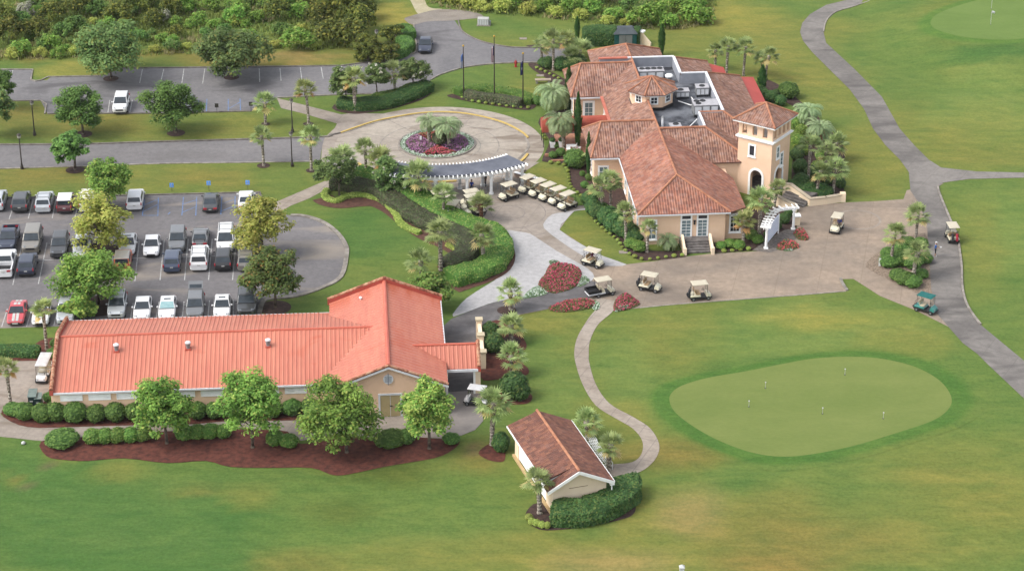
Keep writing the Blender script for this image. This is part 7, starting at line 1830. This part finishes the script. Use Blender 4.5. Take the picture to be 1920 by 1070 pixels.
flagpole('tallest flagpole with a limp striped red, white and blue flag', 927, 192, 70, 'us', 1.1, 2.3)
flagpole('right hand flagpole with a limp navy flag', 980.5, 199, 102, 'navy', .9, 1.9)
# ------------------------------------------------------------------ lamp posts, signs, boxes
m_lpost = plain('dark_bronze', C(92, 84, 80), C(70, 64, 60), 2, .5, .2); m_lglass = plain('lantern_glass', C(216, 212, 200), C(190, 186, 174), 3, .3)
def lamp(lab, bx, by, topy):
    b = G(bx, by); h = HT(b.y, topy); t = thing('street_lamp', lab, 'street lamp', b)
    mb = MB(); mb.tube((0, 0, 0), (0, 0, h-.5), .085, .06, 10); mb.obj('post', m_lpost, t)
    mb = MB(); mb.lathe([(.2, 0), (.2, .35), (.13, .5), (.1, .8)], 10); mb.obj('base', m_lpost, t)
    mb = MB(); mb.lathe([(.10, h-.5), (.2, h-.42), (.24, h-.12)], 8); la = mb.obj('lantern', m_lglass, t)
    mb = MB(); mb.lathe([(.3, h-.118), (.2, h+.02), (.05, h+.12)], 8); mb.obj('lantern_cap', m_lpost, la)
lamp('street lamp at the left end of the entrance road kerb', 41.5, 317, 252)
lamp('street lamp on the lawn by the left edge at the upper car park', 65, 254, 190)
lamp('street lamp on the lawn between the upper slim palms', 548.5, 248, 186)
lamp('street lamp at the lower kerb between two slim palms', 548, 312, 248)
lamp('street lamp among the dark oaks by the far hedge', 707, 108, 57)
m_sign = plain('sign_blue', C(112, 174, 250, .8), C(96, 158, 236, .8), 4, .5); m_signk = plain('sign_back', C(96, 92, 90), C(76, 72, 70), 4, .5)
def sign(lab, bx, by, topy, face):
    b = G(bx, by); h = HT(b.y, topy); t = thing('parking_sign', lab, 'sign', b)
    mb = MB(); mb.tube((0, 0, 0), (0, 0, h-.05), .03, n=6); mb.obj('post', m_signk, t)
    mb = MB(); mb.box(-.24, .24, -.05, -.03, h-.55, h); pn = mb.obj('panel', face, t)
    if face is m_sign:
        mb = MB(); z = h-.3; mb.lathe([(.045, z+.13), (.045, z+.2)], 8, (0, -.06)); mb.box(-.03, .03, -.062, -.052, z-.02, z+.12); mb.box(-.03, .1, -.062, -.052, z-.04, z); mb.box(.08, .11, -.062, -.052, z-.13, z-.02)
        a = [Vector((.12*math.cos(R(150+20*i)), -.058, z-.06+.12*math.sin(R(150+20*i)))) for i in range(10)]; mb.path(a, [.014]*10, 4); mb.obj('wheelchair_symbol', m_plate, pn)
sign('blue disabled parking sign above the empty bay', 322.5, 358, 343, m_sign)
sign('blue disabled parking sign behind the dark saloon', 392, 358, 339, m_sign)
sign('blue disabled parking sign behind the white saloon at the row end', 465, 357, 338, m_sign)
sign('dark backed sign post at the upper car park nearest the large round tree', 407, 212, 194, m_signk)
sign('dark backed sign post at the upper car park nearest the slim palm', 471, 210, 191, m_signk)
t = thing('fire_hydrant', 'small red fire hydrant on the lawn edge by the drive', 'hydrant', G(967, 125.5))
m_hyd = plain('hydrant_red', C(206, 60, 62), C(176, 44, 48), 5, .5)
mb = MB(); mb.lathe([(.22, 0), (.22, .08), (.14, .1), (.14, .62), (.19, .65), (.19, .72), (.13, .86), (.04, .92)], 12); mb.obj('barrel', m_hyd, t)
for x in (-1, 1):
    mb = MB(); mb.tube((x*.12, 0, .5), (x*.26, 0, .5), .07, n=8); mb.obj('outlet', m_hyd, t)
mb = MB(); mb.box(-.04, .04, -.04, .04, .92, 1.0); mb.obj('nut', m_hyd, t)
t = thing('transformer_box', 'pale ribbed utility box on the lawn inside the bend of the drive', 'utility box', G(907, 47), R(-4))
mb = MB(); mb.box(-.85, .75, -.5, .5, .05, 1.05); mb.obj('cabinet', plain('pale_grey_enamel', C(214, 214, 208), C(192, 192, 186)), t, bevel=.06)
mb = MB(); mb.box(-.95, .95, -.6, .6, 0, .08); mb.obj('pad', m_conc, t)
mb = MB(); mb.box(.76, 1.0, -.3, .3, .1, .6); mb.obj('meter', m_metal, t)
mb = MB()
for k in range(6): mb.box(-.7+.24*k, -.6+.24*k, -.52, -.5, .2, .9)
mb.obj('louvre', m_trimg, t)
t = thing('stone_bench', 'pale stone slab bench on the lawn by the clubhouse wing', 'bench', G(1018, 156), R(3))
mb = MB(); mb.box(-1.05, 1.05, -.3, .3, .42, .56); mb.obj('slab', plain('limestone', C(206, 190, 168), C(182, 166, 146)), t)
for x in (-.8, .8):
    mb = MB(); mb.box(x-.14, x+.14, -.24, .24, 0, .42); mb.obj('foot', plain('limestone_grey', C(176, 172, 164)), t)
def cabinet(lab, px, py, w, d, h, rz):
    t = thing('utility_cabinet', lab, 'utility cabinet', G(px, py), R(rz))
    g = plain('dark_green_enamel', C(50, 74, 74), C(38, 58, 60), 1, .6)
    mb = MB(); mb.box(-w/2, w/2, -d/2, d/2, .06, h); mb.obj('body', g, t, bevel=.02)
    mb = MB(); mb.hexa([(-w/2-.05, -d/2-.06, h+.001), (w/2+.05, -d/2-.06, h+.001), (w/2+.05, d/2+.03, h+.001), (-w/2-.05, d/2+.03, h+.001)], [(-w/2-.05, -d/2-.06, h+.05), (w/2+.05, -d/2-.06, h+.05), (w/2+.05, d/2+.03, h+.14), (-w/2-.05, d/2+.03, h+.14)]); mb.obj('lid', plain('weathered_green_lid', C(150, 166, 160), C(126, 144, 138)), t)
    mb = MB(); mb.box(-w/2-.1, w/2+.1, -d/2-.1, d/2+.1, 0, .07); mb.obj('pad', m_conc, t)
    mb = MB(); mb.box(-w*.3, w*.1, -d/2-.03, -d/2, h*.72, h*.78); mb.obj('plate', m_plate, t)
    mb = MB(); mb.box(-.01, .01, -d/2-.02, -d/2, .1, h-.08); mb.box(w*.2, w*.26, -d/2-.06, -d/2, h*.45, h*.55); mb.obj('door_seam', m_black, t)
cabinet('taller dark green utility cabinet by the pad left of the barn', 64, 769, .75, 1.5, 1.9, 4)
cabinet('wider dark green utility cabinet next to the barn corner shrub', 74.5, 771, .62, 1.1, 1.7, 4)
t = thing('service_shed', 'small green service shed with a grey roof in the tall dark hedge', 'shed', G(1171, 83), R(4))
g = plain('teal_boards', C(38, 108, 104), C(28, 90, 88), 2, .7)
mb = MB(); mb.box(-1.5, 1.5, -1.2, 1.2, 0, 1.9); mb.obj('wall', g, t)
mb = MB(); mb.hexa([(-1.65, -1.35, 1.9), (1.65, -1.35, 1.9), (1.65, 1.35, 1.9), (-1.65, 1.35, 1.9)], [(-1.0, -.3, 2.6), (1.0, -.3, 2.6), (1.0, .3, 2.6), (-1.0, .3, 2.6)]); mb.obj('roof', plain('shed_felt', C(96, 104, 108), C(78, 86, 92), 1), t)
mb = MB(); mb.box(-.9, .9, -1.24, -1.2, .1, 1.75); d_ = mb.obj('door', plain('grey_door', C(156, 160, 158)), t)
mb = MB(); mb.box(-.02, .02, -1.26, -1.24, .1, 1.75); mb.box(.1, .16, -1.28, -1.24, .9, 1.0); mb.obj('handle', m_black, d_)
t = thing('gate_wall', 'white sloping gate wall with a capped pier behind the back roof', 'garden wall', G(1202, 83), R(-30))
mb = MB(); mb.box(-.3, .3, -.3, .3, 0, 1.8); p_ = mb.obj('pier', m_wall3, t)
mb = MB(); mb.box(-.45, .45, -.4, .4, 1.8, 1.98); mb.obj('pier_cap', m_trim, p_)
mb = MB(); mb.hexa([(.3, -.15, 0), (1.5, -.15, 0), (1.5, .15, 0), (.3, .15, 0)], [(.3, -.15, 1.5), (1.5, -.15, .45), (1.5, .15, .45), (.3, .15, 1.5)]); mb.obj('wing', m_wall3, t)
for px, py, lab in ((981, 73, 'flat pale utility cover in the lawn inside the bend of the drive'), (1013, 142, 'flat pale utility cover in the flag lawn'), (1169, 473, 'flat pale utility cover in the small lawn before the clubhouse')):
    t = thing('utility_cover', lab, 'utility cover', G(px, py)); mb = MB(); mb.box(-.45, .45, -.3, .3, 0, .07); mb.obj('lid', m_conc, t); mb = MB(); mb.box(-.5, .5, -.35, .35, -.03, .05); mb.obj('frame', m_kerb, t)
# terrace furniture by the barrel awning
for k, (a, b, lab) in enumerate([(-5.2, 27.2, 'white terrace chair nearest the drooping pindo palm'), (-3.9, 27.6, 'white terrace chair beside the small round table'), (-2.4, 27.0, 'white terrace chair next to the cypress'), (-4.4, 26.9, 'white terrace chair turned to the terrace step')]):
    t = thing('terrace_chair', lab, 'chair', CL(a, b, .12), CY+R(70*k), 'terrace chairs')
    mb = MB(); mb.box(-.26, .26, -.26, .26, .42, .47); mb.obj('seat', m_trim, t)
    mb = MB(); mb.box(-.26, .26, .24, .28, .47, .95); mb.obj('backrest', m_trim, t)
    for x in (-.23, .23):
        for y in (-.23, .23):
            mb = MB(); mb.box(x-.02, x+.02, y-.02, y+.02, 0, .42); mb.obj('leg', m_trim, t)
t = thing('terrace_table', 'small round white table on the terrace', 'table', CL(-4.6, 27.6, .12)); mb = MB(); mb.lathe([(.42, .70), (.42, .74)], 16); mb.obj('top', m_trim, t); mb = MB(); mb.tube((0, 0, 0), (0, 0, .70), .05, n=8); mb.lathe([(.25, 0), (.22, .04)], 12); mb.obj('pedestal', m_trim, t)
for a, lab in ((-7.0, 'left white planter under the barrel awning'), (-5.9, 'right white planter under the barrel awning')):
    t = thing('planter', lab, 'planter', CL(a, 29.0, .12)); mb = MB(); mb.hexa([(-.25, -.25, 0), (.25, -.25, 0), (.25, .25, 0), (-.25, .25, 0)], [(-.36, -.36, .75), (.36, -.36, .75), (.36, .36, .75), (-.36, .36, .75)]); mb.obj('tub', m_trim, t); o = link('plant', blob_mesh(3, .34, .34, .28, F_dark, 160, .08), t); o.location = (0, 0, .7)
# pins on the greens and small posts
m_pinw = plain('pin_white', C(242, 242, 240), C(220, 220, 218), 4, .5)
def pin(lab, px, py, h, big=False):
    b = G(px, py); b.z = gz(b.x, b.y)+.05
    t = thing('golf_pin', lab, 'golf pin', b)
    mb = MB(); mb.tube((0, 0, 0), (0, 0, h), .018 if not big else .025, n=6); mb.obj('stick', m_pinw, t)
    mb = MB(); mb.lathe([(.10, .004), (.10, .012)], 14); mb.obj('cup', m_black, t)
    if big:
        mb = MB(); mb.smooth = True; mb.add([(0, .0, h), (0, 0, h-.36), (.24, .09, h-.40), (.24, .09, h-.05), (.46, .02, h-.46), (.46, .02, h-.12)], [(0, 1, 2, 3), (3, 2, 4, 5)]); o = mb.obj('flag', m_trimg, t); so_ = o.modifiers.new('thickness', 'SOLIDIFY'); so_.thickness = .015
    else:
        mb = MB(); mb.lathe([(.02, h-.02), (.07, h+.02), (.07, h+.09), (.02, h+.12)], 8); mb.obj('knob', m_pinw, t)
for lab, x, y in (('short putting pin in the left half of the putting green', 1435, 728), ('short putting pin near the back rim of the putting green', 1584, 703), ('short putting pin at the lower left of the putting green', 1404, 763), ('short putting pin at the middle front of the putting green', 1542, 776), ('short putting pin at the right front of the putting green', 1656, 785)): pin(lab, x, y, .6)
pin('tall flag pin at the back of the far green', 1857, 36, 2.1, True); pin('tall flag pin at the front of the far green', 1855.5, 66, 2.0, True)
t = thing('marker_post', 'white square marker post at the bottom edge of the picture', 'post', G(1278, 1082)); mb = MB(); mb.box(-.2, .2, -.2, .2, 0, 1.1); mb.obj('shaft', m_pinw, t); mb = MB(); mb.hexa([(-.25, -.25, 1.1), (.25, -.25, 1.1), (.25, .25, 1.1), (-.25, .25, 1.1)], [(-.06, -.06, 1.3), (.06, -.06, 1.3), (.06, .06, 1.3), (-.06, .06, 1.3)]); mb.obj('cap', m_pinw, t)
t = thing('marker_sign', 'small white upright sign at the left tip of the planting island', 'sign', G(1649, 500), R(-20)); mb = MB(); mb.box(-.12, .12, -.03, .03, .1, 1.05); mb.obj('panel', m_pinw, t); mb = MB(); mb.box(-.04, .04, -.02, .02, 0, .1); mb.obj('foot', m_black, t)
t = thing('plaque', 'tiny pale plaque among the purple flowers of the roundabout', 'plaque', G(789, 266)); mb = MB(); mb.box(-.12, .12, -.05, .05, .3, .75); mb.obj('panel', m_trim, t); mb = MB(); mb.box(-.04, .04, -.04, .04, 0, .3); mb.obj('stake', m_black, t)
for x, y, lab in ((44, 832, 'small white tee marker by the walk at lower left'), (52, 771, 'small white lid beside the utility cabinets')):
    t = thing('tee_marker', lab, 'marker', G(x, y)); mb = MB(); mb.smooth = True; mb.lathe([(.02, 0), (.2, .06), (.22, .16), (.14, .26), (.02, .3)], 10); mb.obj('ball', m_pinw, t); mb = MB(); mb.tube((0, 0, -.05), (0, 0, .03), .05, n=6); mb.obj('spike', m_black, t)
# ------------------------------------------------------------------ the thin summer haze between the aircraft and the ground
t = NT('haze_air'); t.t.nodes.remove(t.out); t.out = t.n('ShaderNodeOutputMaterial')
pv = t.n('ShaderNodeVolumePrincipled'); pv.inputs['Density'].default_value = .00004; pv.inputs['Color'].default_value = (.93, .95, 1, 1); pv.inputs['Anisotropy'].default_value = .2
t.l(pv.outputs[0], t.out.inputs['Volume'])
mb = MB(); mb.box(-1700, 1700, -800, 2600, -1.0, 118)
tag(mb.obj('haze', t.m), 'thin pale summer haze over the whole golf club', 'haze', kind='stuff')
sc.cycles.volume_bounces = 0
